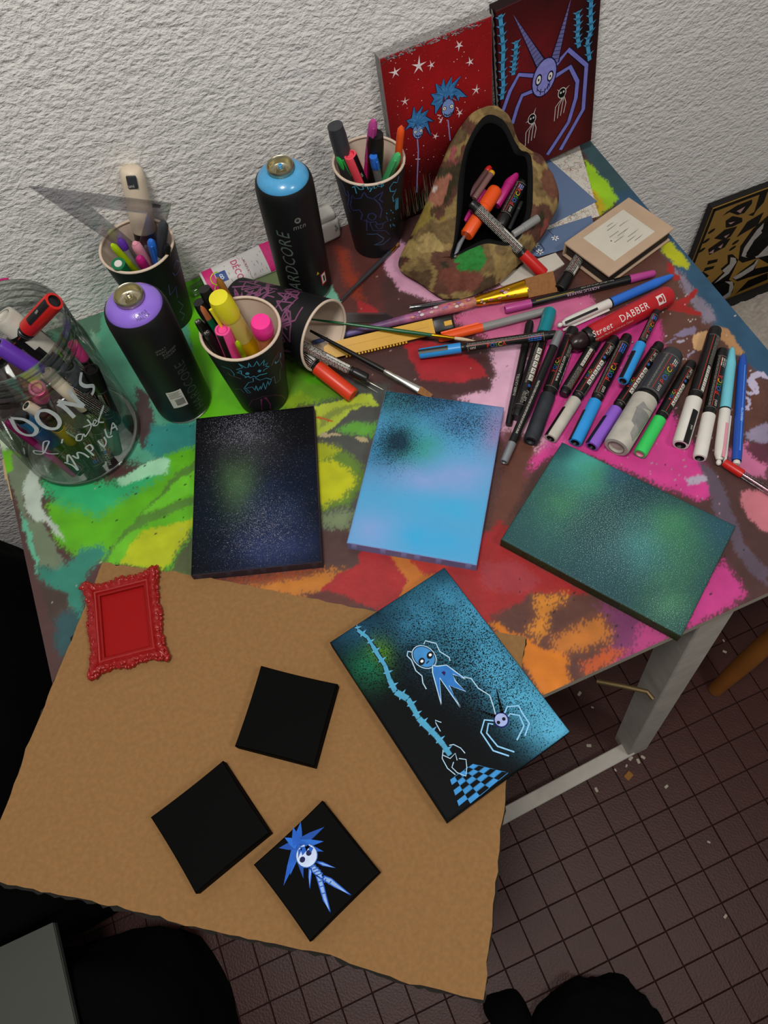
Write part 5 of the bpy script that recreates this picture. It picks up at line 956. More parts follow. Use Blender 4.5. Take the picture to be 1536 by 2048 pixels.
def marker(label, p0, p1, r, cap, cf, face='logo', group='paint markers', roll=0.0, rb=None, code='PC-5M', accent='2a68c0', name='paint_marker', barrel='black', clip=True, clip_a=180.0, tail='black', end='black'):
    """paint marker: p0 = tail end, p1 = end of the cap; cf = length of the cap as a share of the whole"""
    rb = rb or r * .94; k = 1 - cf
    def more(t, L):
        capo = t.children[-1] if False else None
        for c in t.children:
            if c.name.split('.')[0] == 'cap': capo = c
        MB().lathe([(r * .62, L * 1.001), (r * .5, L * .985), (0, L * .985)], 16).build('cap_socket', M_[end], capo, smooth=40)
        if clip:
            a0 = math.radians(clip_a); w = .38; P = []
            for s in (k + cf * .28, 1.004): P += [((r + .07) * math.cos(a0 + d), (r + .07) * math.sin(a0 + d), s * L) for d in (-w, -w / 2, 0, w / 2, w)]
            Q = [(x * .9, y * .9, z) for x, y, z in P]
            f = [(i, i + 1, i + 6, i + 5) for i in range(4)] + [(10 + i + 1, 10 + i, 10 + i + 5, 10 + i + 6) for i in range(4)] + [(0, 5, 15, 10), (4, 14, 19, 9), (5, 6, 16, 15), (6, 7, 17, 16), (7, 8, 18, 17), (8, 9, 19, 18), (0, 10, 11, 1), (1, 11, 12, 2), (2, 12, 13, 3), (3, 13, 14, 4)]
            MB().add(P + Q, f).build('clip_inlay', M_['black'], capo)
    def prints(p, L):
        prof = [(rb, 0), (rb, L)]; cy = oncyl(prof, .02); u0, u1 = .09 * L, (k - .07) * L; d = u1 - u0; s = rb / .75
        p.fill([(u0, .42 * rb), (u1, .42 * rb), (u1, .42 * rb + .07), (u0, .42 * rb + .07)], cy, C('a82c20'))
        for q in (u0 - .1, u1 + .1): p.fill([(q, -1.2 * rb), (q + .04, -1.2 * rb), (q + .04, 1.2 * rb), (q, 1.2 * rb)], cy, C('8a867c'))
        if face == 'logo':
            w = d * .46; sz = min(1.05 * rb, w / 3.0); p.text('POSCA', to_tail(cy, u1 - d * .24, -.42 * sz), 0, 0, sz * 1.15, LET)
            p.text('uni', to_tail(cy, u1 - .1, -.3 * sz), 0, 0, sz * .95, PW); rows(p, cy, u0 + .2, u0 + d * .2, -.4 * rb, 3, C(accent), .12, .24)
            rows(p, cy, u0, u1, .75 * rb, 2, C('8a867c'))
        elif face == 'pict':
            n_ = 5; b = d * .5 / n_
            for q in range(n_):
                a = u0 + d * .34 + q * b; p.fill([(a, -.42 * rb), (a + b * .86, -.42 * rb), (a + b * .86, .3 * rb), (a, .3 * rb)], cy, C('c8c4ba'))
                c2 = oncyl(prof, .035); p.stroke([(a + b * .2, -.25 * rb), (a + b * .55, .15 * rb), (a + b * .65, -.2 * rb)], .09, c2, C('2a2826'))
            p.text(code, to_tail(cy, u0 + d * .2, -.1), 0, 0, .5 * s, PW); rows(p, cy, u0 + .1, u0 + d * .18, -.55 * rb, 3, C('8a867c'))
            p.fill(ring((u0 + d * .27, .05), .2 * s, .2 * s, n=12), cy, C('2a58a0'))
            p.text('POSCA', to_tail(cy, u1 - d * .24, .62 * rb), 0, 0, .7 * rb, LET); rows(p, cy, u0 + d * .3, u1, -.75 * rb, 2, C('8a867c'))
        elif face == 'bar':
            a = u1 - d * .45; p.fill([(a, -.5 * rb), (u1, -.5 * rb), (u1, .1 * rb), (a, .1 * rb)], cy, C('c8c4ba')); c2 = oncyl(prof, .035)
            for q in range(11): x = a + .12 + q * (u1 - a - .2) / 11; p.fill([(x, -.42 * rb), (x + .05 + .04 * (q % 2), -.42 * rb), (x + .05 + .04 * (q % 2), .05 * rb), (x, .05 * rb)], c2, C('1c1a18'))
            rows(p, cy, u0, a - .2, -.6 * rb, 5, C('8a867c'))
        elif face == 'www':
            p.text('www.posca.com', to_tail(cy, u1 - d * .1, -.12 * rb), 0, 0, .55 * s, PW, sx=.85); p.text('POSCA', to_tail(cy, u1 - d * .25, .62 * rb), 0, 0, .8 * rb, LET)
            for q in range(7): a = u0 + d * .3 + q * d * .09; p.fill([(a, -1.0 * rb), (a + d * .07, -1.0 * rb), (a + d * .05, -.72 * rb), (a - d * .02, -.72 * rb)], cy, C('b8b4aa'))
            rows(p, cy, u0, u0 + d * .4, -.5 * rb, 4, C('8a867c'))
        elif face == 'scrawl':
            rows(p, cy, u0, u1, -.85 * rb, 9, C('c0bcb2'), .07, .19 * s); a = u0 + d * .55; p.fill([(a, -.7 * rb), (u1, -.7 * rb), (u1, -.3 * rb), (a, -.3 * rb)], cy, C('c8c4ba'))
        p.text('uni', to_tail(oncyl([(r, 0), (r, L)], .10), (k + cf * .72) * L, -.16), 0, 0, .5, PW) if (clip and abs(clip_a) < 20) else None
    return pen(name, label, 'marker', p0, p1, [
        ('end_plug', tail, [(0, -.005), (rb * .8, -.005), (rb * .9, .008), (rb * .9, .05), (rb, .055)]),
        ('barrel', barrel, [(rb * .98, .05), (rb, .06), (rb, k - .05)]),
        ('collar', 'black', [(rb, k - .05), (rb * .9, k - .045), (rb * .9, k - .01), (rb, k)]),
        ('cap', cap, [(r * .9, k - .012), (r, k - .008), (r, .985), (r * .93, 1.0), (r * .66, 1.002)])], group, roll, prints, more=more)
GR = 'paint markers laid out in a row on the right'
marker('teal-capped black paint marker lying under the blue-capped one', (28.63, 40.0, 0.85), (39.44, 52.0, 1.1), .82, 'teal', .22, 'pict', GR, code='PC-3M', clip=False)
pen('felt_pen', 'thin black felt pen, leftmost of the row of markers', 'pen', (27.44, 39.65, 0.5), (36.7, 51.92, 0.6), [
  ('tail', 'black', [(0, 0), (.36, .0), (.4, .02), (.45, .16)]), ('barrel', 'black', [(.45, .16), (.46, .72)]), ('cap', 'black', [(.5, .72), (.52, .97), (.4, 1.0), (0, 1.0)])], None, 0,
  lambda p, L: (p.text('FABER-CASTELL', to_tip(oncyl([(.46, 0), (.46, L)], .02), .25 * L, -.12), 0, 0, .46, C('a8a49c'), sx=.9), rows(p, oncyl([(.46, 0), (.46, L)], .02), .16 * L, .3 * L, .15, 2, C('8a867c'))))
pen('twin_tip_pen', 'long black pen with silver ends lying across the row of markers', 'pen', (24.51, 35.2, 1.0), (37.93, 47.36, 2.9), [
  ('silver_end', 'silver', [(0, .015), (.3, .015), (.36, 0), (.46, .003), (.5, .14)]), ('barrel', 'black', [(.47, .14), (.48, .88)]), ('silver_cap', 'silver', [(.52, .88), (.5, .98), (.42, 1.0), (0, 1.0)])], None, 0,
  lambda p, L: rows(p, oncyl([(.48, 0), (.48, L)], .02), .2 * L, .6 * L, -.25, 2, C('9a968c'), .09))
marker('paint marker with a smudged black cap, web address on its barrel', (40.59, 48.3, 0.9), (28.51, 36.42, 0.9), .9, 'smudge', .38, 'www', GR, end='smudge', clip=False)
marker('short barcoded paint marker pointing under the red dabber', (35.04, 40.59, 0.7), (42.96, 46.23, 0.7), .68, 'black', .2, 'bar', GR, clip=False)
marker('paint marker with an off-white cap beside the smudged black one', (44.46, 45.06, 0.76), (30.77, 35.85, 0.76), .74, mat('dirty_white_plastic', 'b8b4a8', .45, var=.25, scale=60), .36, 'pict', GR, clip_a=85)
marker('paint marker with sky blue cap between the off-white and the violet cap', (45.92, 44.62, 0.8), (32.97, 34.19, 0.8), .76, 'sky', .36, 'logo', GR, roll=10, clip_a=85)
marker('slim paint marker with sky blue cap lying on top of the row, below the dabber', (50.58, 45.93, 1.6), (41.26, 38.42, 2.3), .64, 'sky', .50, 'logo', GR, rb=.5, clip_a=60)
marker('paint marker with violet cap left of the fat grey one', (48.7, 41.93, 0.75), (34.4, 32.99, 0.75), .76, 'purple', .34, 'pict', GR, code='PC-3M', accent='7a68b8', clip_a=85)
fatg = marker('fat grey paint marker with a paint-smeared white cap', (48.96, 39.74, 1.4), (36.45, 31.46, 1.4), 1.48, 'smear_white', .48, 'logo', GR, barrel='charcoal', tail='charcoal', end='smear_white', clip=False, accent='c8c4ba')
gs = MB(); Lg = (Vector((48.96, 39.74, 1.4)) - Vector((36.45, 31.46, 1.4))).length; cyg = oncyl([(1.48, 0), (1.48, Lg)], .025)
gs.fill([(.60 * Lg, -1.3), (.63 * Lg, -.2), (.60 * Lg, .7), (.68 * Lg, 1.1), (.78 * Lg, .9), (.84 * Lg, .2), (.9 * Lg, -.3), (.86 * Lg, -.9), (.76 * Lg, -1.4)][:4], cyg, C('83837e')); gs.fill([(.66 * Lg, -1.3), (.66 * Lg, 1.0), (.80 * Lg, .7), (.86 * Lg, -1.0)], cyg, C('7c7c78')); gs.fill([(.84 * Lg, -1.0), (.80 * Lg, .2), (.9 * Lg, .1), (.93 * Lg, -.7)], cyg, C('90908a'))
gs.build('grey_paint_smear', PRN, fatg)
marker('paint marker with bright green cap', (50.56, 37.99, 0.75), (38.67, 29.89, 0.75), .76, 'bright_green', .36, 'pict', GR, code='PC-3M', accent='2c8a3c', end='pale_pink', clip=False, roll=-12)
marker('paint marker with white cap and a long black inlay reading uni', (55.79, 40.94, 0.9), (43.21, 28.95, 0.9), .92, 'white', .36, 'bar', GR, clip_a=0, rb=.82)
marker('slim paint marker with plain white cap left of the turquoise pen', (54.91, 38.04, 0.65), (44.29, 26.73, 0.65), .76, 'white', .37, 'logo', GR, accent='b8b4aa', clip_a=200)
def fourcol(name, label, p0, p1, low, tip, r=.56):
    """four-colour click pen: p0 = ball at the back end, p1 = writing tip"""
    def more(t, L):
        MB().rbox(r * .78, r * 1.15, -.16, .16, L * .05, L * .32, b=.06).build('slider_slot', M_['black'] if tip == 'blue' else M_['pale_pink'], t)
        MB().rbox(-.14, .14, r * .95, r * 1.45, L * .03, L * .42, b=.06).build('clip', M_['white'], t)
    return pen(name, label, 'pen', p0, p1, [('end_ball', 'white', [(0, 0), (.22, .008), (.3, .022), (.22, .038), (.2, .045)]), ('upper_barrel', 'white', [(.3, .04), (r * .9, .08), (r, .14), (r, .44)]),
      ('ring', 'black', [(r * 1.01, .44), (r * 1.01, .452)]), ('lower_barrel', tip, [(r, .452), (r * .97, .84), (r * .55, .96), (.2, .985)]), ('tip', 'steel', [(.18, .98), (.06, 1.0), (0, 1.0)])], None, 0, None, more=more)
fourcol('four_colour_pen', 'four-colour pen with turquoise lower half, near the right table edge', (45.63, 25.11, 0.6), (56.35, 38.11, 0.6), 'white', 'turquoise', .63)
fourcol('four_colour_pen', 'four-colour pen with blue lower half above the red dabber', (39.24, 49.71, 0.8), (56.41, 50.7, 0.6), 'white', 'blue', .6)
pen('ballpoint_pen', 'translucent blue ballpoint pen, rightmost of the row', 'pen', (47.48, 24.39, 0.5), (57.13, 37.01, 0.5), [
  ('end_plug', 'white', [(0, 0), (.35, .002), (.4, .02), (.36, .03)]), ('barrel', 'deep_blue', [(.5, .03), (.53, .08), (.53, .86), (.36, .95), (.14, .97)]), ('tip', 'brass', [(.13, .97), (.05, 1.0), (0, 1.0)])], None, 0,
  lambda p, L: (p.text('PERFECTO', to_tip(oncyl([(.53, 0), (.53, L)], .02), .35 * L, .05), 0, 0, .4, C('b8d0f0'), sx=.9), p.fill([(.1 * L, -.16), (.85 * L, -.16), (.85 * L, -.02), (.1 * L, -.02)], oncyl([(.53, 0), (.53, L)], .015), C('4a84dc'))))
pen('clear_pen', 'clear plastic pen with red end at the right edge of the picture', 'pen', (46.44, 25.23, 0.5), (50.65, 15.86, 0.45), [
  ('red_end', 'red', [(0, 0), (.42, .0), (.5, .03), (.5, .22), (.4, .23)]), ('clear_barrel', clear('clear_polystyrene', (.9, .88, .9), .1), [(.42, .2), (.42, .97)]), ('ink_tube', 'pale_pink', [(.1, .22), (.1, .97)])])
# red dabber
def dab_prints(p, L):
    cy = oncyl([(1.26, 0), (1.26, L)], .02); f = lambda u, v: cy(.16 * L + u, .38 - v)
    p.text('Street', f, .2, -.1, 1.05, C('dcd4d0'), shear=.1, bold=1); p.text('DABBER', f, 4.3, -.05, 1.3, C('dcd4d0'), sx=.85)
    p.text('Pigment Marker In Universe Colour', f, .4, -.62, .4, C('d8a8a0'), sx=.9)
    p.fill([(9.9, -.35), (11.0, -.35), (11.0, .85), (9.9, .85)], f, C('d8ccc8')); cy2 = oncyl([(1.26, 0), (1.26, L)], .04); f2 = lambda u, v: cy2(.16 * L + u, .38 - v)
    p.fill(ring((10.3, .25), .3, .32, n=10), f2, C('a02020')); p.fill([(10.65, -.2), (10.85, -.2), (10.85, .7), (10.65, .7)], f2, C('a02020'))
db0, db1 = (38.8, 46.06, 1.35), (53.73, 47.82, 1.2)
pen('dabber_bottle', 'fat red ink dabber bottle with a bulbous dark nib', 'marker', db0, db1, [
  ('nib', mat('dark_red_rubber', '241214', .3, var=.4, scale=60), [(0, 0), (.65, .005), (1.0, .035), (1.15, .09), (1.0, .14), (.8, .155)]), ('nib_collar', 'black', [(1.0, .15), (1.1, .16), (1.1, .205), (1.2, .21)]),
  ('bottle', mat('red_squeeze_plastic', 'b41c24', .35, var=.12), [(1.15, .2), (1.24, .23), (1.26, .5), (1.26, .96), (1.05, .993), (0, 1.0)])], None, -6, dab_prints, n=28)
marker('blue-capped paint marker lying across the middle, its logo upside down', (37.53, 47.6, 2.5), (22.27, 53.3, 0.75), .64, 'sky', .30, 'logo', 'paint markers scattered in the middle', rb=.58, roll=-25, clip_a=40)
pen('acrylic_marker', 'black acrylic marker with orchid pink caps at both ends', 'marker', (34.76, 54.95, 0.7), (54.4, 52.03, 0.6), [
  ('cap', 'orchid', [(.34, .004), (.42, 0), (.52, .01), (.56, .17)]), ('barrel', 'black', [(.5, .17), (.53, .2), (.53, .80), (.5, .83)]), ('cap', 'orchid', [(.54, .83), (.46, .985), (.36, 1.0), (0, 1.0)])], None, 0,
  lambda p, L: (p.text('ACRYLIC MARKER', to_tail(oncyl([(.53, 0), (.53, L)], .02), .62 * L, -.02), 0, 0, .5, C('c8a0b8')), p.text('Paint a different color for your youth', to_tail(oncyl([(.53, 0), (.53, L)], .02), .72 * L, -.42), 0, 0, .26, PW), p.stroke([(.2 * L, -.1), (.45 * L, -.1)], .06, oncyl([(.53, 0), (.53, L)], .02), C('b8981c'))))
pen('felt_pen', 'grey marker with an orange cap beside the yellow cutter', 'marker', (40.17, 52.33, 0.8), (25.4, 54.5, 0.55), [
  ('barrel', 'grey', [(0, 0), (.35, .004), (.45, .03), (.5, .08), (.52, .64)]), ('cap', 'orange', [(.55, .62), (.56, .9), (.46, .985), (.34, 1.0), (0, 1.0)])], None, 0, None,
  more=lambda t, L: MB().rbox(-.12, .12, .5, .75, .64 * L, .97 * L, b=.05).build('clip', M_['orange'], t))
marker('small sticker-covered black marker poking out under the sketchbook', (47.52, 58.62, 0.9), (42.28, 54.69, 0.8), .78, 'black', .36, 'scrawl', None, clip=False)
# brushes
def flat_tuft(t, L, z0, z1, w0, w1, th, m, name='bristles'):
    v = []; 
    for z, w, h in ((z0, w0, th), ((z0 + z1) / 2, (w0 + w1) / 2, th * .8), (z1, w1, th * .35)): v += [(-h, -w, z * L), (h, -w, z * L), (h, w, z * L), (-h, w, z * L)]
    f = [(4 * i + k, 4 * i + (k + 1) % 4, 4 * i + 4 + (k + 1) % 4, 4 * i + 4 + k) for i in range(2) for k in range(4)] + [(3, 2, 1, 0), (8, 9, 10, 11)]
    MB().add(v, f).build(name, m, t)
def flat_ferrule(t, L, z0, z1, r0, w1, th, m, name='ferrule'):
    v = []; n = 20; st = 8
    for i in range(st + 1):
        s = i / st; a, b = r0 + (th - r0) * s, r0 + (w1 - r0) * s; bump = .05 if i in (1, 3) else 0
        v += [((a + bump) * math.cos(q), (b + bump) * math.sin(q), (z0 + (z1 - z0) * s) * L) for q in [2 * math.pi * k / n for k in range(n)]]
    f = [(i * n + k, i * n + (k + 1) % n, (i + 1) * n + (k + 1) % n, (i + 1) * n + k) for i in range(st) for k in range(n)] + [tuple(st * n + k for k in range(n))]
    MB().add(v, f).build(name, m, t, smooth=50)
hb = vmat('paint_crusted_handle', .45, .35, 70.0)
wa, wb = (10.93, 60.9, 0.5), (42.16, 55.76, 1.35)
Mw, Lw = along(wa, wb); wide = thing('wide_brush', 'wide flat paintbrush with gold ferrule and paint-crusted pink handle', 'paintbrush', Mw)
hp = [(0, .0), (.28, .005), (.34, .1), (.42, .25), (.62, .45), (.74, .56), (.66, .64), (.55, .68)]; hc = ['3a4a78', '44568a', '5a5a90', '7a5080', 'a05878', 'c06a68', 'c47a64', 'b88070']
hm = MB()
for k in range(len(hp) - 1):
    for j in range(3):
        a = [hp[k][i] + (hp[k + 1][i] - hp[k][i]) * j / 3 for i in (0, 1)]; b = [hp[k][i] + (hp[k + 1][i] - hp[k][i]) * (j + 1) / 3 for i in (0, 1)]
        c0, c1 = C(hc[k]), C(hc[min(k + 1, 7)]); hm.lathe([(a[0], a[1] * Lw), (b[0], b[1] * Lw)], 20, tuple(c0[i] + (c1[i] - c0[i]) * j / 3 for i in range(3)))
hm.build('handle', hb, wide, smooth=60)
flat_ferrule(wide, Lw, .67, .885, .6, 1.22, .42, M_['gold']); flat_tuft(wide, Lw, .88, 1.0, 1.2, 1.32, .42, M_['bristle'])
ps = MB()
for k in range(40):
    u, v = rng.uniform(.4, .86) * Lw, rng.uniform(-.5, .6); r = rng.uniform(.05, .2); rr = .75 if u < .67 * Lw else .72
    ps.fill(ring((u, v), r * 1.6, r, n=7), oncyl([(rr, 0), (rr, Lw)], .05), C(('c89890', 'a84a80', 'd0c4c4', '8a5a90', 'd07a60')[k % 5]))
ps.build('paint_flecks', PRN, wide)
def brush(name, label, p0, p1, r, hm_, fm, bm_, z1=.70, z2=.86, flatw=None):
    M, L = along(p0, p1); t = thing(name, label, 'paintbrush', M)
    MB().lathe([(0, 0), (r * .5, .004 * L), (r * .8, .2 * L), (r * 1.15, .55 * L), (r, z1 * L)], 14).build('handle', M_[hm_] if isinstance(hm_, str) else hm_, t, smooth=60)
    if flatw:
        flat_ferrule(t, L, z1, z2, r, flatw, r * .5, M_[fm]); flat_tuft(t, L, z2, 1.0, flatw, flatw * .6, r * .5, M_[bm_])
    else:
        MB().lathe([(r * .98, (z1 - .01) * L), (r * 1.1, (z1 + .02) * L), (r * .9, z2 * L)], 14).build('ferrule', M_[fm], t, smooth=60); MB().lathe([(r * .85, z2 * L), (r * 1.0, (z2 + .05) * L), (r * .5, .96 * L), (0, L)], 12).build('bristles', M_[bm_], t, smooth=60)
    return t
brush('round_brush', 'thin green-handled paintbrush pointing out of the toppled cup', (11.64, 62.2, 3.2), (29.37, 51.57, 1.2), .22, mat('green_lacquer', '1c5a34', .25), 'gold', 'pale_bristle', .73, .86)
brush('flat_brush', 'black flat paintbrush with silver ferrule leaning out of the toppled cup', (11.02, 60.74, 3.0), (21.0, 46.94, 0.7), .30, 'black', 'steel', 'bristle', .62, .90, .48)
brush('thin_brush', 'thin dark paintbrush with brown tip between the sky blue can and the pencil case', (16.61, 65.41, 0.8), (27.66, 71.61, 0.5), .24, 'charcoal', 'gold', 'bristle', .84, .92)
# yellow cutter
ca, cb_ = (11.75, 58.59, 0.75), (28.15, 55.9, 0.75)
Mk, Lk = along(ca, cb_); cut = thing('cutter_knife', 'yellow snap-off cutter knife with a ridged edge and black end', 'knife', Mk)
pr = [(-.55, .5), (-.95, 1.2), (-.95, Lk * .80), (-.9, Lk * .84)]
MB().prism([(0.35, 0.0), (.95, .6), (.95, Lk * .84), (-.98, Lk * .84), (-.98, .9), (-.6, .1)], -.55, .55, M=Matrix(((0, 0, 1, 0), (1, 0, 0, 0), (0, 1, 0, 0), (0, 0, 0, 1)))).build('grip', M_['amber'], cut)
rd_ = MB().rbox(.95 - .02, 1.24, -.13, .13, -.45, .45, b=.05, seg=1)
r0 = None
for k in range(20):
    Mx = Matrix(((0, 0, 1, 0), (1, 0, 0, 0), (0, 1, 0, (2.6 + k * .4) * CM), (0, 0, 0, 1)))
    if r0 is None: r0 = rd_.build('grip_ridge', M_['amber'], cut, Mx)
    else: q = r0.copy(); COL.objects.link(q); q.parent = cut; q.matrix_local = Mx
MB().rbox(-.5, .5, -.95, .95, Lk * .83, Lk, b=.3, seg=3).build('end_cap', M_['black'], cut, smooth=50)
MB().box(.5, .6, -.62, -.1, 1.2, Lk * .8).build('slider_track', M_['amber'], cut); MB().rbox(.5, .62, -.3, .3, Lk * .92, Lk * .98, b=.05).build('yellow_button', M_['amber'], cut)
# what pokes out of the toppled cup
marker('paint marker with bright vermilion cap rolling out of the toppled cup', (8.09, 59.4, 3.0), (12.56, 50.96, 0.95), .93, 'vermilion', .56, 'scrawl', None, end='vermilion', clip=False)
marker('black marker crammed with white print, beside the vermilion cap', (8.22, 59.39, 4.3), (14.76, 51.59, 2.2), .62, 'black', .16, 'scrawl', None, clip=False)
nd = thing('dividers', 'pair of thin steel divider points under the black printed marker', 'dividers', at(*(14.53, 53.12, 0.2)))
for a, b in (((13.68, 53.63, 0.4), (15.55, 50.65, 0.12)), ((14.56, 53.13, 0.5), (16.33, 50.7, 0.12))):
    o_ = Vector((14.53, 53.12, 0.2)); MB().tube([Vector(a) - o_, Vector(b) - o_], [.16, .03], 8).build('steel_point', M_['steel'], nd)
strip = thing('plastic_strip', 'clear plastic blade-shaped strip beside the toppled cup mouth', 'plastic strip', at(*(18.62, 62.05, 0.12)))
so = Vector((18.65, 62.15, 0.0))
MB().prism([(x - so.x, y - so.y) for x, y in [(16.32, 64.07), (21.17, 61.68), (21.82, 60.65), (20.8, 60.27), (15.71, 62.53)]], -.09, .09).build('strip', clear('frosted_plastic', (.72, .68, .68), .2, rough=.2), strip)
pen('clear_pen', 'clear capped pen with dark core half under the wide brush', 'pen', (24.2, 60.68, 0.45), (30.98, 58.71, 0.45), [('clear_cap', clear('clear_polystyrene', (.9, .88, .9), .1), [(0, 0), (.4, 0), (.44, .03), (.44, .9), (0, .9)]), ('dark_core', 'charcoal', [(0, .05), (.22, .05), (.22, 1.0), (0, 1.0)])])

# ---------------------------------------------------------------- pens standing in cups and jar
def stylo(label, p0, p1, r, cap, body=None, cl=.35, group=None, name='pen', cat='pen', tipr=.5, plug=None, clip=False, win=None):
    body = body or cap
    segs = [('barrel', body, [(0, 0), (r * .8, 0), (r * .9, .02), (r * .92, 1 - cl)]), ('cap', cap, [(r * .9, 1 - cl - .01), (r, 1 - cl), (r, .93), (r * .92, .975), (r * tipr, 1.0), (r * tipr * .5, 1.0), (0, 1.0)])]
    def more(t, L):
        if plug: MB().lathe([(r * .55, L * 1.001), (r * .5, L * 1.006), (0, L * 1.006)], 16).build('end_disc', M_[plug], t)
        if clip: MB().rbox(r * .95, r * 1.3, -.14, .14, L * (1 - cl), L * .97, b=.06).build('clip', M_[cap], t)
    return pen(name, label, cat, p0, p1, segs, group, 0, None, more=more)
# cup behind the lilac can
GA = 'pens in the set square cup'
def big_posca(t, L):
    MB().rbox(1.32, 1.52, -.55, .55, L * .905, L * .985, b=.12).build('clip_inlay', M_['charcoal'], t)
    p = MB(); p.text('uni', lambda u, v: (1.56, -.5 + u, L * .915 + v), 0, 0, .55, PW); cy = oncyl([(1.3, 0), (1.3, L)], .03)
    for q in range(12): p.fill([(L * .40 + q * .2, -.2), (L * .40 + q * .2 + .11, -.2), (L * .40 + q * .2 + .11, .5), (L * .40 + q * .2, .5)], cy, PW)
    p.build('print', PRN, t)
B1 = ((-5.67, 73.89, 0.8), (-1.45, 77.9, 18.6))
pen('paint_marker', 'thick paint marker with cream cap standing upright behind the set square', 'marker', (-5.0, 74.8, .8), B1[1], [('barrel', 'black', [(0, 0), (1.2, 0), (1.3, .02), (1.3, .6)]), ('cap', 'cream', [(1.34, .59), (1.42, .6), (1.34, .93), (1.2, .985), (.9, 1.0), (0, 1.005)])], GA, 0, None, more=big_posca, n=28)
stylo('lime capped pen with blue body in the set square cup', *((-3.86, 73.91, 0.8), (-6.72, 73.28, 13.6)), .42, 'lime', 'sky', .45, GA)
stylo('violet-ended pen in the set square cup', *((-5.01, 73.73, 0.8), (-5.74, 73.9, 13.4)), .5, 'violet', 'grey', .1, GA)
stylo('pale pink-capped pen in the set square cup', *((-3.13, 73.98, 0.8), (-4.3, 72.74, 13.2)), .6, 'pale_pink', 'pale_pink', .3, GA, plug='pale_pink')
stylo('magenta-capped pen in the set square cup', *((-3.83, 73.9, 0.8), (-4.5, 71.35, 12.4)), .55, 'magenta', None, .3, GA)
stylo('glossy blue-capped pen in the set square cup', *((-3.86, 73.71, 0.8), (-2.51, 71.93, 13.6)), .5, 'blue', 'deep_blue', .4, GA, clip=True)
stylo('thin black pen with a barcode in the set square cup', (-5.6, 72.4, .8), (-0.95, 70.84, 13.2), .45, 'black', None, .2, GA)
stylo('grey pen seen through the set square', (-6.0, 73.0, .8), (-0.36, 71.62, 15.6), .6, 'charcoal', 'grey', .3, GA)
stylo('green marker with a white uni disc on its end, in the set square cup', *((-6.39, 73.57, 0.8), (-6.9, 71.25, 12.6)), .85, 'dark_green', None, .3, GA, 'paint_marker', 'marker', .95, plug='white')
# translucent set square
sA, sB = Vector((-11.5, 73.2, 23.5)), Vector((1.21, 72.6, 16.7))
sx = (sA - sB).normalized(); dn = Vector((0.12, .15, -1)); dn = (dn - sx * dn.dot(sx)).normalized(); n_ = sx.cross(dn)
Ms = Matrix((sx, dn, n_)).transposed().to_4x4(); Ms.translation = sB * CM
ss = thing('set_square', 'translucent lilac-grey set square sticking out of the left cup', 'set square', Ms)
LA = (sA - sB).length; LD = LA * .78
def tri_frame():
    o = [(0, 0), (LA, 0), (0, LD)]; i = [(LA * .16, LD * .17), (LA * .57, LD * .17), (LA * .16, LD * .66)]; m = MB(); th = .1
    v = [(x, y, z) for z in (-th, th) for x, y in o + i]
    f = []
    for k in range(3):
        k2 = (k + 1) % 3; f += [(6 + k, 6 + k2, 9 + k2, 9 + k), (k2, k, 3 + k, 3 + k2), (k, k2, 6 + k2, 6 + k), (3 + k2, 3 + k, 9 + k, 9 + k2)]
    return m.add(v, f)
tri_frame().build('plate', clear('lilac_acrylic', (.96, .955, .975), .07, (.84, .81, .90), rough=.15), ss)
mk = MB(); fz = lambda u, v: (u, v, -.12)
for k in range(30): mk.stroke([(k * LA / 34 + .3, .05), (k * LA / 34 + .3, .3 if k % 5 else .5)], .03, fz, C('5a5068'))
mk.stroke([(LA * .16, LD * .18), (LA * .34, LD * .17)], .06, fz, C('2a2430')); mk.fill([(1.0, .5), (2.0, .5), (1.9, 1.05), (1.05, 1.0)], fz, C('14121a'))
mk.build('scale_marks', PRN, ss)
# cup in front
GB = 'pens in the doodled face cup'
y0, y1 = ((4.39, 56.51, 0.8), (1.87, 56.3, 17.6))
pen('highlighter', 'big yellow highlighter with a see-through barrel in the front cup', 'highlighter', y0, y1, [('ink_barrel', 'ink_yellow', [(0, 0), (1.0, 0), (1.08, .03), (1.08, .66)]), ('clear_barrel', mat('milky_yellow_plastic', 'c8b860', .25, var=.1), [(1.1, .6), (1.1, .84)]), ('cap', 'yellow', [(1.15, .82), (1.22, .84), (1.2, .95), (1.0, 1.0), (0, 1.012)])], GB, n=26,
    more=lambda t, L: MB().rbox(-.12, .12, -1.5, -1.15, .62 * L, .96 * L, b=.06).build('clip', M_['yellow'], t))
h0, h1 = ((4.99, 56.2, 0.8), (5.05, 54.64, 14.2))
pen('highlighter', 'hot pink highlighter with clear body in the front cup', 'highlighter', h0, h1, [('ink_barrel', 'vermilion', [(0, 0), (.95, 0), (1.0, .6)]), ('clear_barrel', mat('milky_orange_plastic', 'd88a58', .2), [(1.02, .6), (1.02, .86)]), ('cap', 'hot_pink', [(1.08, .84), (1.18, .86), (1.18, .95), (1.0, .99), (0, 1.0)])], GB, n=24)
marker('pink-capped paint marker with a black inlay in the front cup', *((1.12, 56.4, 0.8), (1.06, 55.48, 14.0)), .86, 'pink', .6, 'none', GB, clip_a=-35, end='pink')
stylo('tiny lime pen with metal tip in the front cup', *((2.58, 56.41, 0.8), (2.01, 54.04, 13.2)), .3, 'lime', None, .2, GB, tipr=.25)
pen('pencil', 'green pencil with bare red-brown end in the front cup', 'pencil', *((2.01, 56.29, 0.8), (-0.06, 57.36, 16.2)), [('shaft', 'dark_green', [(0, 0), (.36, 0), (.36, .88)]), ('sharpened_wood', 'wood', [(.36, .88), (.3, .97), (.08, 1.0), (0, 1.0)])], GB, n=6)
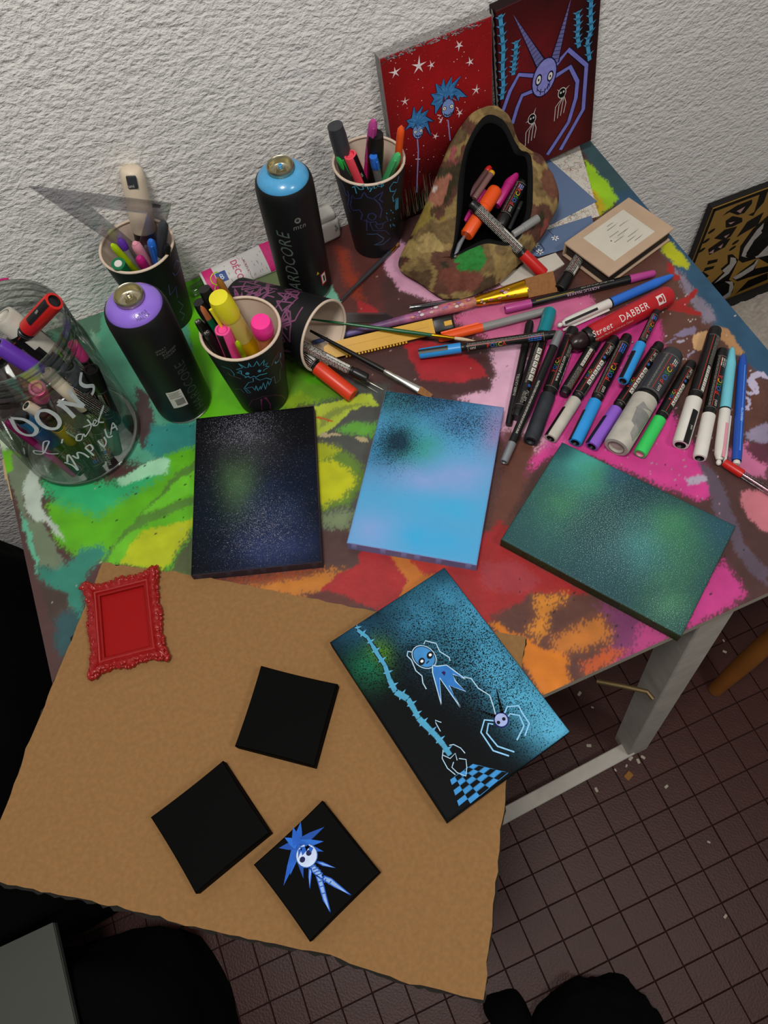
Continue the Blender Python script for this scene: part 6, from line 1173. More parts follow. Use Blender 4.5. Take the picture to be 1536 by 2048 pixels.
for lb, a, b, z in (('black marker leaning out of the front cup beside the lime loop', (205,320), (330,560), 15.6), ('black marker with a glossy end, leftmost in the front cup', (125,500), (250,720), 14.8)):
    pass
stylo('black-capped marker leaning out of the front cup beside the lime loop', *((2.95, 56.44, 0.8), (0.93, 59.24, 16.4)), .75, 'black', None, .3, GB, 'paint_marker', 'marker', .85)
stylo('black-capped marker with scratched flat end, leftmost in the front cup', *((2.33, 56.3, 0.8), (-0.11, 58.99, 15.2)), .75, 'black', None, .3, GB, 'paint_marker', 'marker', .85)
for tx, a in (('BS', ((0.82, 56.12, 0.8), (-0.94, 57.47, 14.2))), ('SC', ((1.08, 56.15, 0.8), (-0.55, 56.15, 13.6)))):
    t = stylo('slim black felt pen with %s printed on its end, in the front cup' % tx, *a, .46, 'black', None, .2, GB, 'felt_pen', 'pen', .85)
    L = (Vector(a[1]) - Vector(a[0])).length; p = MB(); p.text(tx, lambda u, v: (.38 * 0 - .18 + v, -.28 + u, L * 1.003), 0, 0, .42, PW); p.build('print', PRN, t)
stylo('brown pen tip beside the lime loop in the front cup', *((4.99, 56.65, 0.8), (2.59, 59.24, 17.2)), .38, mat('brown_plastic', '8a5a20', .4), None, .3, GB, tipr=.3)
lo = (2.37, 60.12, 17.0); lp = thing('coil_key_ring', 'small lime wire coil standing out of the front cup', 'wire coil', at(*lo))
cl_ = []
lb0 = Vector((2.23, 56.43, 0.8)) - Vector(lo)
for k in range(60):
    a = k * .62; t_ = k / 59; r = .5 * (1 - .5 * t_); c_ = lb0 * t_ * .45; cl_.append((c_.x + r * math.cos(a), c_.y + r * math.sin(a), c_.z))
MB().tube(cl_, .06, 6).build('coil', M_['lime'], lp, smooth=60)
# STYLOS cup
GC = 'pens in the STYLOS cup'
stylo('flat-ended black marker leaning left out of the STYLOS cup', *((23.83, 73.86, 0.8), (21.72, 74.64, 17.8)), 1.0, 'charcoal', 'black', .5, GC, 'paint_marker', 'marker', .92)
stylo('green pen at the left rim of the STYLOS cup', *((25.77, 73.6, 0.8), (21.47, 74.07, 14.4)), .48, 'green', None, .3, GC, tipr=.6, clip=True)
marker('coral-capped paint marker in the STYLOS cup', *((26.2, 73.52, 0.8), (22.67, 73.3, 14.6)), .8, 'coral', .6, 'none', GC, clip_a=10, end='coral')
stylo('magenta-capped pen standing tallest in the STYLOS cup', *((23.22, 74.72, 0.8), (25.7, 72.65, 18.4)), .55, 'orchid', 'magenta', .3, GC, clip=True)
stylo('round black marker in the middle of the STYLOS cup', *((24.74, 73.78, 0.8), (25.82, 72.66, 16.6)), 1.0, 'black', None, .4, GC, 'paint_marker', 'marker', .9)
stylo('blue-ended clear ballpoint in the STYLOS cup', *((26.96, 73.09, 0.8), (25.01, 71.79, 14.6)), .52, 'blue', 'silver', .12, GC, tipr=.9, clip=True)
stylo('orange pen with a fine metal tip at the right of the STYLOS cup', *((26.61, 72.77, 0.8), (28.64, 71.58, 17.4)), .44, 'orange', None, .3, GC, tipr=.25)
stylo('mint green pen at the right rim of the STYLOS cup', *((23.45, 75.01, 0.8), (27.76, 70.77, 14.6)), .55, 'mint', None, .4, GC, tipr=.5, clip=True)
# jar
GJ = 'markers in the glass jar'
marker('red-capped paint marker leaning on the rim of the glass jar', (-22.93, 64.91, 11.0), (-13.0, 60.47, 20.2), .95, 'red', .40, 'none', GJ, clip_a=0)
def in_jar(label, k, a, b, za, zb, r, cap, cf=.35, face='scrawl', **kw): return marker(label, b, a, r, cap, cf, face, GJ, **kw)
fat = in_jar('thick white marker smeared with black, at the mouth of the jar', 0, (-18.99, 63.91, 17.5), (-14.5, 60.5, 5.0), 0, 0, 1.35, 'smear_white', .55, clip=False, end='smear_white')
sm = MB(); Lf = (Vector((-18.99, 63.91, 17.5)) - Vector((-14.5, 60.5, 5.0))).length; cyf = oncyl([(1.35, 0), (1.35, Lf)], .03)
for u0, u1, v0, v1 in ((.5, .86, -1.7, -.5), (.46, .6, -.8, .6), (.6, .7, -.6, .1), (.5, .56, .4, 1.2)): sm.patch(u0 * Lf, u1 * Lf, v0, v1, cyf, C('0a0a0b'))
sm.build('black_paint_smear', PRN, fat)
in_jar('black marker behind the red cap in the jar', 0, (-17.81, 64.26, 15.0), (-14.8, 62.5, 3.0), 0, 0, .85, 'black', .3, clip=False)
in_jar('violet-capped marker at the mouth of the jar', 0, (-20.26, 60.91, 17.0), (-14.0, 57.0, 5.0), 0, 0, .9, 'violet', .4, clip=False)
in_jar('pink-capped marker seen through the jar below its neck', 0, (-18.81, 57.6, 13.0), (-21.5, 63.5, 2.0), 0, 0, .9, 'pink', .3, clip=False, end='pink')
in_jar('marker with cream cap behind the handwriting on the jar', 0, (-21.1, 58.17, 10.5), (-17.0, 56.5, 1.0), 0, 0, .62, 'cream', .35, clip=False, end='black')
in_jar('amber yellow-capped marker behind the letter O on the jar', 0, (-19.54, 57.59, 3.2), (-19.77, 56.95, 10.0), 0, 0, .75, 'amber', .5, 'none', clip=False, end='amber')
in_jar('deep blue-capped marker behind the letter D on the jar', 0, (-21.43, 57.77, 3.4), (-21.77, 56.62, 11.0), 0, 0, .85, 'deep_blue', .6, 'none', clip=False, end='deep_blue', barrel='sky')
in_jar('long cream and black marker slanting through the middle of the jar', 0, (-17.41, 58.72, 13.5), (-15.6, 57.51, 5.0), 0, 0, .75, 'cream', .7, 'scrawl', clip=False, end='cream')
in_jar('black marker with pale label at the right inside the jar', 0, (-13.4, 58.93, 11.5), (-14.41, 58.47, 2.5), 0, 0, .85, 'black', .3, 'bar', clip=False)
in_jar('charcoal marker at the back of the jar', 0, (-15.2, 58.9, 13.0), (-15.16, 59.22, 4.0), 0, 0, .9, 'charcoal', .4, 'scrawl', clip=False)
in_jar('pink-capped marker behind the right side of the jar neck', 0, (-14.01, 61.16, 13.5), (-13.96, 61.69, 9.0), 0, 0, .6, 'pink', .6, 'none', clip=False, end='pink')
stylo('thin magenta pen slanting along the left inside of the jar', (-20.85, 54.61, 0.9), (-24.25, 58.93, 8.5), .42, 'magenta', 'orchid', .4, GJ)
in_jar('lettered black marker low in the jar, left of the word AMPULA', 0, (-21.54, 57.24, 3.4), (-19.74, 54.35, 1.2), 0, 0, .8, 'black', .2, 'logo', clip=False)
in_jar('lettered black marker low in the jar, behind the word AMPULA', 0, (-18.17, 57.57, 4.6), (-17.8, 54.43, 1.1), 0, 0, .8, 'black', .2, 'logo', clip=False)
in_jar('black marker with pictograms low at the right of the jar', 0, (-16.0, 57.27, 5.0), (-16.62, 54.82, 1.2), 0, 0, .8, 'black', .2, 'pict', clip=False)
in_jar('grey-green capped marker at the right bottom of the jar', 0, (-15.66, 55.38, 1.2), (-14.16, 56.98, 6.5), 0, 0, .8, mat('grey_green_plastic', '5a8474', .4), .6, 'none', clip=False)
# ---------------------------------------------------------------- pencil case with its contents
SIL = [(25.6, 67.33, 1.0), (28.42, 69.49, 3.2), (31.38, 71.54, 5.2), (34.46, 73.63, 8.2), (37.95, 75.92, 10.2), (41.29, 75.8, 11.9), (43.62, 73.9, 11.5), (44.19, 70.58, 9.6), (47.03, 68.17, 7.2), (47.35, 65.13, 4.6), (43.92, 62.6, 2.4), (40.11, 60.6, 1.4), (34.95, 58.79, 0.9), (29.32, 59.48, 0.6), (27.08, 63.47, 0.7)]
MOU = [(31.0, 62.75, 4.4), (32.09, 64.08, 5.4), (33.58, 66.42, 6.8), (35.35, 69.53, 9.0), (37.87, 72.77, 10.8), (40.81, 74.21, 12.4), (42.65, 72.9, 12.0), (43.44, 70.29, 10.0), (44.94, 69.69, 8.8), (43.62, 66.2, 6.8), (41.77, 63.26, 5.2), (38.57, 61.4, 4.4), (36.04, 62.87, 4.4), (34.0, 62.95, 4.4), (32.17, 62.73, 4.4)]
SIL, MOU = [Vector(p) for p in SIL], [Vector(p) for p in MOU]; NR = len(SIL)
cen = sum(SIL, Vector()) / NR; cin = Vector((39.85, 68.22, 3.6))
MID = []
for a, b in zip(SIL, MOU):
    m_ = (a + b) / 2; m_.z += .9 if a.z < 5 else .3; MID.append(m_)
BACK = [Vector((p.x + (cen.x - p.x) * .10, p.y + (cen.y - p.y) * .10, .05)) for p in SIL]
def dense(ringp, k=14):
    out = []
    for i in range(NR):
        p0, p1, p2, p3 = ringp[i - 1], ringp[i], ringp[(i + 1) % NR], ringp[(i + 2) % NR]
        for j in range(k):
            t = j / k; out.append(.5 * ((2 * p1) + (p2 - p0) * t + (2 * p0 - 5 * p1 + 4 * p2 - p3) * t * t + (3 * p1 - p0 - 3 * p2 + p3) * t ** 3))
    return out
case = thing('pencil_case', 'open camouflage fabric pencil case with paint stains and a black zip, full of markers', 'pencil case', at(38, 66, 0)); CI = Matrix.Translation(Vector((-38, -66, 0)) * CM)
ctrl = [dense(BACK), dense(SIL), dense(MID), dense(MOU)]; NN = len(ctrl[0]); rowsv = []
tt = [0, .5] + [1 + i / 14 for i in range(29)]
for t in tt:
    i = min(int(t), 2); f = t - i; g0, g1, g2, g3 = ctrl[max(i - 1, 0)], ctrl[i], ctrl[i + 1], ctrl[min(i + 2, 3)]; r_ = []
    for k in range(NN):
        p = g1[k].lerp(g2[k], f) if i == 0 else .5 * ((2 * g1[k]) + (g2[k] - g0[k]) * f + (2 * g0[k] - 5 * g1[k] + 4 * g2[k] - g3[k]) * f * f + (3 * g1[k] - g0[k] - 3 * g2[k] + g3[k]) * f ** 3)
        if 1 < t < 3: w = mnoise.noise(p * .42) * .42 + mnoise.noise(p * 1.1) * .16; p = p + Vector((0, -.3, 1)) * w * min(1, (3 - t)) 
        p.z = max(p.z, .05); r_.append(p)
    rowsv.append(r_)
spots = [(Vector(c), r, h) for c, r, h in [((33.41, 61.34, 4.5), 1.9, '2c7a34'), ((31.91, 60.98, 4.2), 1.2, '2c7a34'), ((33.75, 71.27, 6.5), 2.0, '9a6450'), ((33.14, 71.72, 7.0), 0.9, 'd0c8c0'), ((34.02, 70.65, 5.5), 1.2, '8a5844'), ((36.41, 72.97, 9.5), 1.0, '8a4a48'), ((46.6, 69.47, 7.5), 0.75, '5a34a0'), ((46.66, 65.94, 5.5), 0.5, '4a7a34'), ((46.34, 66.9, 5.5), 2.2, '6a4434'), ((32.88, 67.6, 4.5), 1.7, '8a7434'), ((30.33, 70.43, 4.2), 2.2, '8a7838'), ((30.55, 66.12, 3.2), 2.3, 'a08a58'), ((27.68, 67.72, 2.4), 1.6, '9a8450'), ((30.7, 61.12, 1.6), 2.0, '6a3c30'), ((32.6, 59.96, 1.8), 1.5, '6e4034'), ((27.18, 63.61, 0.9), 1.6, '54402c'), ((35.67, 60.79, 3.0), 0.4, '2c3c80'), ((44.19, 63.29, 3.0), 1.2, '8a4a40'), ((36.79, 72.05, 9.3), 0.5, 'b09828'), ((32.28, 69.87, 4.8), 1.3, '4c3c26'), ((30.25, 67.85, 3.8), 0.7, '463420'), ((36.79, 74.96, 10.5), 1.5, '5c4c34'), ((34.16, 58.58, 1.0), 1.8, '4a3a2a'), ((39.7, 62.26, 3.2), 1.2, '7a7058'), ((28.49, 68.88, 3.2), 0.6, '3c2c1a'), ((29.43, 69.09, 3.6), 0.6, '3c2c1a'), ((30.4, 68.77, 4.0), 0.6, '3c2c1a'), ((31.17, 67.76, 4.2), 0.6, '3c2c1a'), ((31.58, 66.56, 4.0), 0.6, '3c2c1a'), ((31.58, 65.28, 3.8), 0.6, '3c2c1a'), ((29.74, 66.76, 3.0), 0.5, '3c2c1a'), ((29.12, 66.01, 2.6), 0.5, '3c2c1a'), ((28.33, 65.2, 2.0), 0.5, '3c2c1a'), ((30.43, 64.67, 3.2), 0.5, '3c2c1a'), ((30.05, 71.65, 4.6), 1.4, '8a7838')]]
camo = [C('4e3e2a'), C('6e5a3a'), C('8a7448'), C('5c3c30'), C('3a3424')]
def cloth_col(p):
    q = p + Vector((mnoise.noise(p * .7), mnoise.noise(p * .7 + Vector((9, 0, 0))), mnoise.noise(p * .7 + Vector((0, 9, 0))))) * .9
    best = None
    for c, r, h in spots:
        d = (q - c).length / r
        if d < 1 and (best is None or d < best[0]): best = (d, h)
    if best: return C(best[1])
    v = mnoise.noise(p * .22 + Vector((3, 1, 7))) + .35 * mnoise.noise(p * .6); return camo[min(4, max(0, int((v + .75) / 1.5 * 5)))]
vs = [p for r_ in rowsv for p in r_]; fs = []; nr = len(tt)
for i in range(nr - 1):
    for k in range(NN): fs.append((i * NN + k, i * NN + (k + 1) % NN, (i + 1) * NN + (k + 1) % NN, (i + 1) * NN + k))
fs = [f[::-1] for f in fs]
cm = MB().add(vs, fs); vcol = [cloth_col(p) for p in vs]
co = cm.build('fabric_shell', vmat('camouflage_canvas', .85, .22, 160.0, bump=.5, bscale=900.0, spec=.2), case, CI, smooth=80)
a_ = co.data.color_attributes.new('Col', 'FLOAT_COLOR', 'POINT'); a_.data.foreach_set('color', [x for c in vcol for x in (*c, 1.0)])
zp = MB(); top = rowsv[-1]; zc = sum(top, Vector()) / NN; zo = [p + (p - zc).normalized() * .25 + Vector((0, 0, .1)) for p in top]; zi = [p + (zc - p).normalized() * .5 + Vector((0, 0, -.15)) for p in top]; zm = [a.lerp(b, .5) + Vector((0, 0, .18)) for a, b in zip(zo, zi)]
zp.add(zo + zm + zi, [(k, (k + 1) % NN, NN + (k + 1) % NN, NN + k) for k in range(NN)] + [(NN + k, NN + (k + 1) % NN, 2 * NN + (k + 1) % NN, 2 * NN + k) for k in range(NN)])
zp.build('zip_band', mat('black_zip_tape', '0a0a0a', .75, bump=.4, bscale=600, spec=.15), case, CI, smooth=80)
il = MB(); d1 = [p.lerp(zc, .16) + Vector((0, 0, -1.3)) for p in zi]; d2 = [p.lerp(cin, .55) + Vector((0, 0, -.2 * 0)) for p in d1]; d2 = [Vector((p.x, p.y, min(p.z, 4.2 + .25 * max(0, p.y - cin.y)))) for p in d2]
il.add(zi + d1 + d2 + [cin], [(k, (k + 1) % NN, NN + (k + 1) % NN, NN + k) for k in range(NN)] + [(NN + k, NN + (k + 1) % NN, 2 * NN + (k + 1) % NN, 2 * NN + k) for k in range(NN)] + [(2 * NN + k, 2 * NN + (k + 1) % NN, 3 * NN) for k in range(NN)])
il.build('black_lining', mat('black_lining_cloth', '030303', .95, spec=.05), case, CI, smooth=80)
MB().tube([(33.83, 64.74, 4.9), (32.55, 63.75, 4.7), (31.32, 62.55, 4.2)], [.18, .32, .2], 8).build('zip_pull', M_['silver'], case, CI, smooth=60)
GP = 'pens in the pencil case'
marker('black printed marker with red cap lying across the pencil case opening', (35.52, 66.74, 7.6), (41.56, 57.57, 1.2), .76, 'red', .28, 'scrawl', GP, clip=False)
stylo('fat orange marker inside the pencil case', (33.78, 64.3, 5.2), (39.97, 68.55, 6.6), .95, 'orange', None, .4, GP, 'paint_marker', 'marker', .7)
stylo('magenta marker inside the pencil case', (39.32, 67.08, 5.4), (43.32, 69.78, 6.8), .68, 'magenta', None, .4, GP, 'paint_marker', 'marker', .85)
marker('black paint marker with coloured letters inside the pencil case', (43.41, 68.11, 6.6), (38.22, 63.98, 5.0), .85, 'black', .2, 'logo', GP, clip=False, accent='8a88c0')
stylo('clear brown pen with red end inside the pencil case', (36.3, 69.1, 6.4), (40.63, 71.72, 7.4), .42, 'red', mat('smoky_pen_plastic', '5a3c3c', .25), .16, GP)
stylo('clear brown pen with amber end inside the pencil case', (36.74, 68.27, 6.6), (40.53, 70.77, 7.4), .42, 'amber', mat('smoky_pink_plastic', '7a5854', .25), .1, GP)
stylo('thin crimson pen low in the pencil case', (34.49, 66.42, 5.4), (38.85, 69.48, 6.2), .36, 'magenta', None, .3, GP)
stylo('grey permanent marker resting on the case opening', (39.16, 62.1, 4.9), (42.98, 62.62, 5.6), .52, 'grey', None, .6, GP, 'felt_pen', 'marker', .5)
stylo('thin black fineliner inside the pencil case', (38.97, 62.85, 5.2), (42.17, 65.73, 6.0), .3, 'black', None, .3, GP)

# ---------------------------------------------------------------- sketchbook, papers
NB = (52.64, 58.26, 16.34, 11.97, 7.74)
nbk = thing('sketchbook', 'thick beige sketchbook with a white label and dark page block, right of the case', 'book', at(NB[0], NB[1], .1, NB[2]))
w2, h2 = NB[3] / 2, NB[4] / 2; bg = mat('worn_beige_cover', 'b49a80', .7, var=.16, scale=30, bump=.2)
MB().rbox(-w2, w2, -h2, h2, 0, .3, b=.12).build('back_cover', bg, nbk); MB().rbox(-w2, w2, -h2, h2, 1.85, 2.2, b=.12).build('front_cover', bg, nbk)
MB().box(-w2 + .35, w2 - .3, -h2 + .3, h2 - .35, .3, 1.85).build('page_block', mat('dark_page_edges', '2c2420', .8), nbk)
MB().rbox(-w2, w2, h2 - .3, h2, .05, 2.15, b=.12).build('spine', bg, nbk)
MB().rbox(-w2 * .62, w2 * .62, -h2 * .68, h2 * .72, 2.19, 2.225, b=.015, seg=1).build('paper_label', mat('label_paper', 'c8c2b4', .7), nbk)
lt = MB(); ff = flat(2.225, .01)
for k in range(9):
    x = rng.uniform(-w2 * .5, w2 * .2); y = h2 * .55 - k * h2 * .13; lt.fill([(x, y), (x + rng.uniform(.8, 2.5), y), (x + rng.uniform(.8, 2.0), y - .12), (x, y - .12)], ff, C('8a867e'))
lt.fill(ring((-w2 * .25, 0), .1, .1, n=8), ff, C('1c1a18')); lt.stroke([(-.9, .2), (0, -.4), (1.2, .1)], .04, ff, C('9a968e')); lt.build('label_print', PRN, nbk)
def card(name, label, cat, px_, z0, th, m, draws=None, group=None):
    c = (sum(p[0] for p in px_) / len(px_), sum(p[1] for p in px_) / len(px_)); o = MB().prism([(x - c[0], y - c[1]) for x, y in px_], 0, th).build(name, m, None, at(*c, z0)); tag(o, label, cat, group)
    if draws: d = MB(); draws(d, lambda u, v: (u - c[0], v - c[1], th + .01)); d.build('drawing', inkm, o)
    return o
blm = mat('blue_grey_paper', '5c7090', .8, var=.05); whp = mat('white_paper', 'ccc6bc', .8, var=.04)
def scrib(P0, P1, P2, n):
    def go(d, f):
        for k in range(n):
            s, t = rng.random(), rng.random(); 
            if s + t > 1: s, t = 1 - s, 1 - t
            x, y = P0[0] + (P1[0] - P0[0]) * s + (P2[0] - P0[0]) * t, P0[1] + (P1[1] - P0[1]) * s + (P2[1] - P0[1]) * t; a = rng.uniform(0, 6.3); r = rng.uniform(.2, .5)
            d.stroke([(x + r * math.cos(a + q * .7), y + r * math.sin(a + q * .7)) for q in range(6)], .04, f, C(('8a9a6a', 'a8705a', '7a8aa0', '9a6a50', 'b09a60')[k % 5]))
    return go
w1 = [(53.03, 77.77), (58.53, 78.35), (54.6, 66.9), (51.81, 68.33)]
card('doodle_paper', 'white sheet scribbled in green and red under the blue paper, nearest the wall', 'paper', w1, .02, .05, whp, scrib(w1[0], w1[1], w1[2], 90))
w2_ = [(43.51, 65.59), (54.48, 66.96), (53.72, 64.24), (46.06, 64.9)]
card('doodle_paper', 'white sheet with red scribbles between the two blue papers', 'paper', w2_, .08, .05, whp, scrib(w2_[0], w2_[1], w2_[2], 70))
card('blue_paper', 'blue-grey sheet with a pointed corner behind the pencil case', 'paper', [(51.78, 80.12), (52.96, 77.66), (54.79, 66.75), (47.06, 65.68), (44.79, 68.05)], .14, .05, blm)
def starz(d, f):
    for c in [(46.46, 63.24), (43.6, 63.31), (43.48, 62.01)]:
        for k in range(3): a = k * math.pi / 3 + .3; d.stroke([(c[0] - .5 * math.cos(a), c[1] - .5 * math.sin(a)), (c[0] + .5 * math.cos(a), c[1] + .5 * math.sin(a))], .16, f, C('e0e0e0'))
    d.stroke([(46.31, 65.11), (46.55, 63.4)], .06, f, C('1a1c28')); d.stroke([(43.62, 63.89), (42.78, 63.14), (43.2, 61.76), (44.21, 62.03), (44.25, 63.18)], .12, f, C('2a1c3c'))
card('blue_paper', 'blue-grey sheet with small white stars left of the sketchbook', 'paper', [(43.31, 65.23), (52.72, 64.69), (51.69, 61.39), (47.32, 60.85), (42.96, 61.31), (41.62, 62.56)], .2, .05, blm, starz)
card('white_card', 'white card strip under the red-capped marker and the wide brush', 'card', [(36.17, 59.96), (40.94, 61.04), (45.22, 60.88), (45.3, 58.66), (43.32, 58.26), (40.01, 58.58), (36.5, 58.84)], .05, .25, mat('ivory_card', 'c4beb2', .6))

# ---------------------------------------------------------------- beside and below the table
PF = ((88.72, 77.0, -22.89), (1.0, 0.0, 0.0), (0.0, 0.02, 0.9998), 44.0, 32.0)
pO, pR, pU = Vector(PF[0]), Vector(PF[1]), Vector(PF[2]); pN = pR.cross(pU)
Mp = Matrix((pR, pU, pN)).transposed().to_4x4(); Mp.translation = (pO - pU * 32) * CM
pic = thing('graffiti_panel', 'ochre panel with black and white graffiti eyes and lettering, right of the table', 'picture', Mp)
MB().box(0.15, 44, 0, 31.85, -.3, 0).build('panel', mat('ochre_panel', '94702e', .6, var=.12), pic); MB().box(0, 44.1, 0, 32, -1.4, -.25).build('black_edge', mat('black_edge_paint', '12100e', .6), pic)
bk = C('14110e'); gd = MB(); gf = lambda u, v: (u, v + 32, .03); gf2 = lambda u, v: (u, v + 32, .06); gf3 = lambda u, v: (u, v + 32, .09)
for L in ([(0.15, -.15), (44, -.15), (44, -.9), (0.15, -.9)], [(0.15, -.15), (.8, -.15), (.8, -32), (0.15, -32)]): gd.fill(L, gf, bk)
for L in [[(3.08, -2.84), (3.64, -2.21), (5.58, -1.5), (8.58, -1.42), (9.01, -2.43), (8.13, -4.23), (6.62, -4.06), (4.36, -2.5)], [(4.3, -4.43), (5.5, -3.82), (8.17, -5.34), (8.62, -6.41), (6.66, -6.73), (5.02, -6.28)], [(3.18, -8.02), (4.98, -6.71), (7.85, -7.11), (7.24, -9.26), (6.15, -9.74)], [(2.8, -10.43), (5.14, -9.31), (7.46, -9.82), (6.92, -11.73), (3.68, -12.26)], [(10.71, -5.93), (9.88, -0.67), (11.61, -0.93), (11.87, -3.35), (10.9, -4.9), (9.34, -5.16)], [(8.89, -10.19), (9.88, -6.93), (13.04, -5.98), (13.06, -8.92), (10.38, -9.65)], [(12.18, -17.24), (10.99, -13.24), (12.24, -9.5), (14.7, -7.32), (21.5, -22.41), (17.47, -19.06), (13.67, -18.66)], [(8.62, -14.41), (9.83, -14.7), (12.18, -17.24), (12.18, -20.61), (12.09, -22.72), (8.37, -22.62), (7.46, -21.39), (9.42, -19.36), (8.39, -17.86), (9.57, -16.84)], [(12.96, -22.57), (14.29, -21.3), (16.32, -20.1), (17.47, -19.06), (18.16, -22.25), (21.8, -23.08), (22.72, -25.12), (17.42, -24.34), (14.79, -24.23)], [(7.39, -22.44), (8.99, -21.83), (11.96, -22.38), (14.2, -24.51), (14.86, -27.34), (13.17, -29.13), (10.73, -27.1)], [(17.85, -25.37), (22.58, -25.32), (23.68, -27.77), (16.63, -28.18), (15.87, -28.68)], [(2.59, -16.52), (3.95, -16.62), (5.98, -18.58), (4.79, -19.61)], [(4.06, -13.9), (6.44, -14.45), (6.52, -15.24), (4.23, -14.97)], [(4.03, -15.64), (6.44, -16.21), (6.25, -16.89), (3.95, -16.62)]]: gd.fill(L, gf, bk)
for L in [[(12.49, -16.36), (12.18, -13.99), (13.41, -10.22), (14.38, -9.0), (15.11, -11.63), (13.99, -13.06), (13.47, -16.04), (14.67, -17.82)], [(9.65, -15.37), (11.12, -16.26), (11.89, -17.62), (11.2, -20.43), (9.3, -21.43), (8.28, -21.77), (9.97, -19.61), (8.9, -18.6), (10.23, -17.39)], [(12.83, -22.24), (14.86, -21.56), (17.17, -20.48), (17.33, -19.25), (17.89, -20.02), (17.73, -22.32), (15.11, -23.28), (13.95, -23.3)], [(11.73, -27.86), (13.69, -26.79), (12.9, -24.19), (11.1, -22.53), (13.36, -23.57), (14.46, -25.74), (14.54, -28.34), (12.58, -28.85)], [(15.12, -16.75), (17.66, -13.9), (20.18, -19.47), (16.91, -18.81)]]: gd.fill(L, gf2, C('a8a29c'))
for L in [[(5.95, -2.92), (7.62, -2.52), (7.14, -3.83)], [(5.12, -5.2), (6.69, -5.51), (5.89, -5.86)], [(5.47, -8.52), (6.66, -8.33), (6.13, -9.15)], [(3.22, -11.57), (4.32, -11.09), (4.49, -12.12)], [(5.13, -10.96), (6.1, -10.42), (6.0, -11.57)]]: gd.fill(L, gf2, C('b08888'))
for L in [[(13.59, -16.84), (14.07, -14.8), (15.19, -13.82), (17.66, -13.9), (18.62, -16.02), (17.06, -18.11), (15.08, -18.26)], [(14.59, -10.94), (15.17, -9.32), (15.57, -9.26), (17.13, -12.71), (15.51, -12.03)]]: gd.fill(L, gf3, C('0a0908'))
for c in [(1.82, -5.74), (1.45, -7.86), (1.28, -10.01), (9.2, -11.51), (9.12, -12.92)]: gd.fill(ring(c, .75, .42, .4, n=10), gf, bk)
gd.build('graffiti', inkm, pic)
sofa = thing('dark_settee', 'low dark settee beside the table carrying the fleece blanket', 'settee', at(112, 48, -75))
MB().rbox(-25, 40, -4, 24, 2, 26, b=3, seg=3).build('seat_block', mat('dark_upholstery', '1a1614', .9), sofa, smooth=50)
MB().rbox(-24, 40, 24.2, 28.2, 2, 24.5, b=1.5, seg=3).build('black_bolster', mat('black_upholstery', '131210', .85, bump=.4), sofa, smooth=50)
fv = []; ff_ = []; nx_, ny_ = 110, 90
for i in range(nx_):
    for j in range(ny_):
        x, y = 91.5 + 40 * i / (nx_ - 1), 46 + 26.0 * j / (ny_ - 1); p = Vector((x, y, 0)); e = min(1, (x - 91.5) / 3, (72.0 - y) / 3)
        z = -48.2 + 2.6 * max(0, e) ** .5 + 1.5 * mnoise.noise(p * .12) * max(0, e) + .5 * mnoise.noise(p * .5) + .45 * mnoise.noise(p * 1.6); fv.append((x - 100, y - 48, z + 48.9))
for i in range(nx_ - 1):
    for j in range(ny_ - 1): k = i * ny_ + j; ff_.append((k, k + ny_, k + ny_ + 1, k + 1))
tag(MB().add(fv, ff_).build('fleece_blanket', mat('beige_fleece', 'a89e92', 1.0, var=.3, scale=120, bump=1.0, bscale=420, sheen=.4), None, at(100, 48, -48.9), smooth=180), 'beige-grey fluffy fleece blanket beside the right table edge', 'blanket')
# stool whose leg reaches into the picture
st = thing('wooden_stool', 'wooden stool with a round orange-brown leg at the right edge', 'stool', at(80, 16, -75))
om = mat('orange_brown_wood', '8a5420', .5, var=.3, scale=14)
lf = Vector((63.71, 9.15, -74.5))
for dx, dy in ((0, 0), (26, -2), (2, 22), (28, 20)):
    a = Vector((lf.x + dx, lf.y + dy, -75)); b = Vector((lf.x + 7 + dx * .6, lf.y + 4 + dy * .6, -31)); MB().tube([a - Vector((80, 16, -75)), a.lerp(b, .3) - Vector((80, 16, -75)), b - Vector((80, 16, -75))], [1.35, 1.7, 1.6], 16).build('leg', om, st, smooth=50)
MB().lathe([(0, 43.5), (13, 43.5), (14, 44.5), (14, 46), (13, 47), (0, 47)], 40, M=Matrix.Translation((lf.x + 15 - 80, lf.y + 10 - 16, 0))).build('seat', om, st, smooth=50)
# dark things at the left
def lump(name, label, cat, ctr, rx, ry, h, color, seed, flatt=.6, fuzz=.0, rough=.95):
    v = []; f = []; na, nb = 56, 22
    for j in range(nb):
        ph = (math.pi / 2) * j / (nb - 1); cr = max(0, math.cos(ph)) ** flatt; sz = math.sin(ph) ** .8
        for i in range(na):
            a = 2 * math.pi * i / na; sq = (abs(math.cos(a)) ** 4 + abs(math.sin(a)) ** 4) ** -.25; p = Vector((rx * cr * math.cos(a) * sq, ry * cr * math.sin(a) * sq, h * sz))
            p += Vector((1, 1, .6)) * mnoise.noise(p * .11 + Vector((seed, 0, 0))) * 2.0 + Vector((1, 1, 1)) * mnoise.noise(p * .5) * fuzz; p.z = max(p.z, 0); v.append(p)
    for j in range(nb - 1):
        for i in range(na): f.append((j * na + i, j * na + (i + 1) % na, (j + 1) * na + (i + 1) % na, (j + 1) * na + i))
    return tag(MB().add(v, f).build(name, mat(label[:20] + '_cloth', color, rough, var=.2, spec=.1), None, at(*ctr), smooth=80), label, cat)
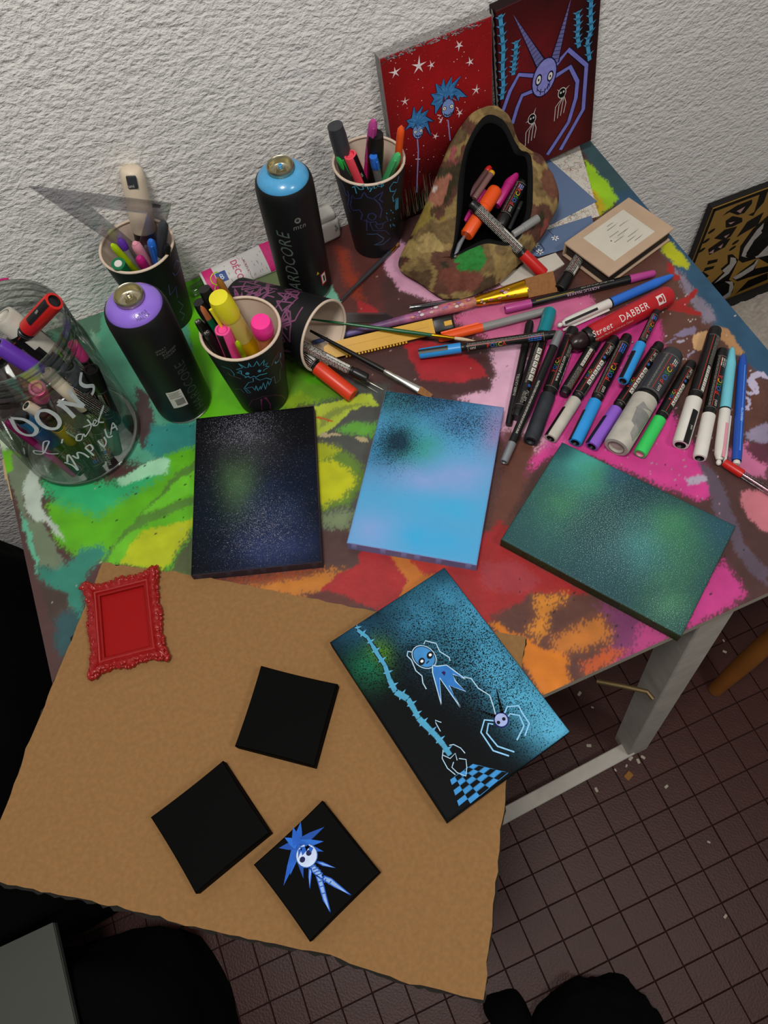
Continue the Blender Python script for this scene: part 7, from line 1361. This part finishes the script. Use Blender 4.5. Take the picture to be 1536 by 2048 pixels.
lump('shade_mass_tall', 'tall black armchair in the dark left of the table', 'dark mass', (-67, 47, -75), 31, 29.5, 63, '040404', 3, .25)  # added black mass, stands in for deep shade beside the table
lump('shade_mass_low', 'low black bag on the floor under the grey storage lid', 'bag', (-75, -10, -75), 36, 25, 28.5, '050505', 6, .15)  # added black mass: keeps the shadowed corner dark and carries the lid
gb = thing('storage_lid', 'translucent grey plastic storage lid in the bottom left corner', 'plastic lid', at(-62, 4, -45.4))
gq = [(-52.63, 16.53), (-52.2, 3.3), (-52.12, -1.04), (-71.77, 4.69), (-70.28, 16.31)]
MB().prism([(x + 62, y - 4) for x, y in gq], .9, 1.3).build('lid_sheet', mat('grey_frosted_plastic', '4e504a', .4, var=.12, scale=8), gb)
MB().prism([(x * 1.0 + 62 + .1, y - 4 - .1) for x, y in gq], .1, .95).build('lid_rim', mat('dark_frosted_plastic', '3a3c38', .4), gb)
lump('black_garment', 'rumpled black garment at the bottom edge of the picture', 'garment', (14.55, -30.16, -75), 9.5, 7.5, 9, '050505', 9, .7, .5)
lump('black_slipper', 'rounded black slipper toe beside the cardboard at the bottom', 'slipper', (2.85, -23.95, -75), 3.8, 5.5, 6, '050505', 4, .7, .15)
for k, (x, y) in enumerate([(33.52, 2.2), (40.76, 3.68), (42.17, 4.52), (43.2, 3.53), (45.49, -2.37), (69.58, 14.73), (70.68, 16.71), (47.23, -13.32), (43.2, -24.28), (36.23, 9.63), (40.45, 15.61), (39.47, 18.95), (38.5, 3.83), (44.36, 3.78)]):
    s = rng.uniform(.25, .5); tag(MB().rbox(-s, s, -s * .6, s * .6, 0, .25, b=.08, seg=1).build('paint_crumb', mat('pale_crumb', 'a89e90', .8), None, at(x, y, -75, rng.uniform(0, 180))), 'pale crumb of dried paint on the tiled floor', 'crumb', 'pale crumbs on the floor')
tag(MB().rbox(-.8, .8, -.6, .6, 0, .3, b=.15).build('ochre_crumb', mat('ochre_crumb', '8a5a1c', .7), None, at(*(40.19, 1.99), -75, 20)), 'ochre crumb on the floor by the table leg', 'crumb')
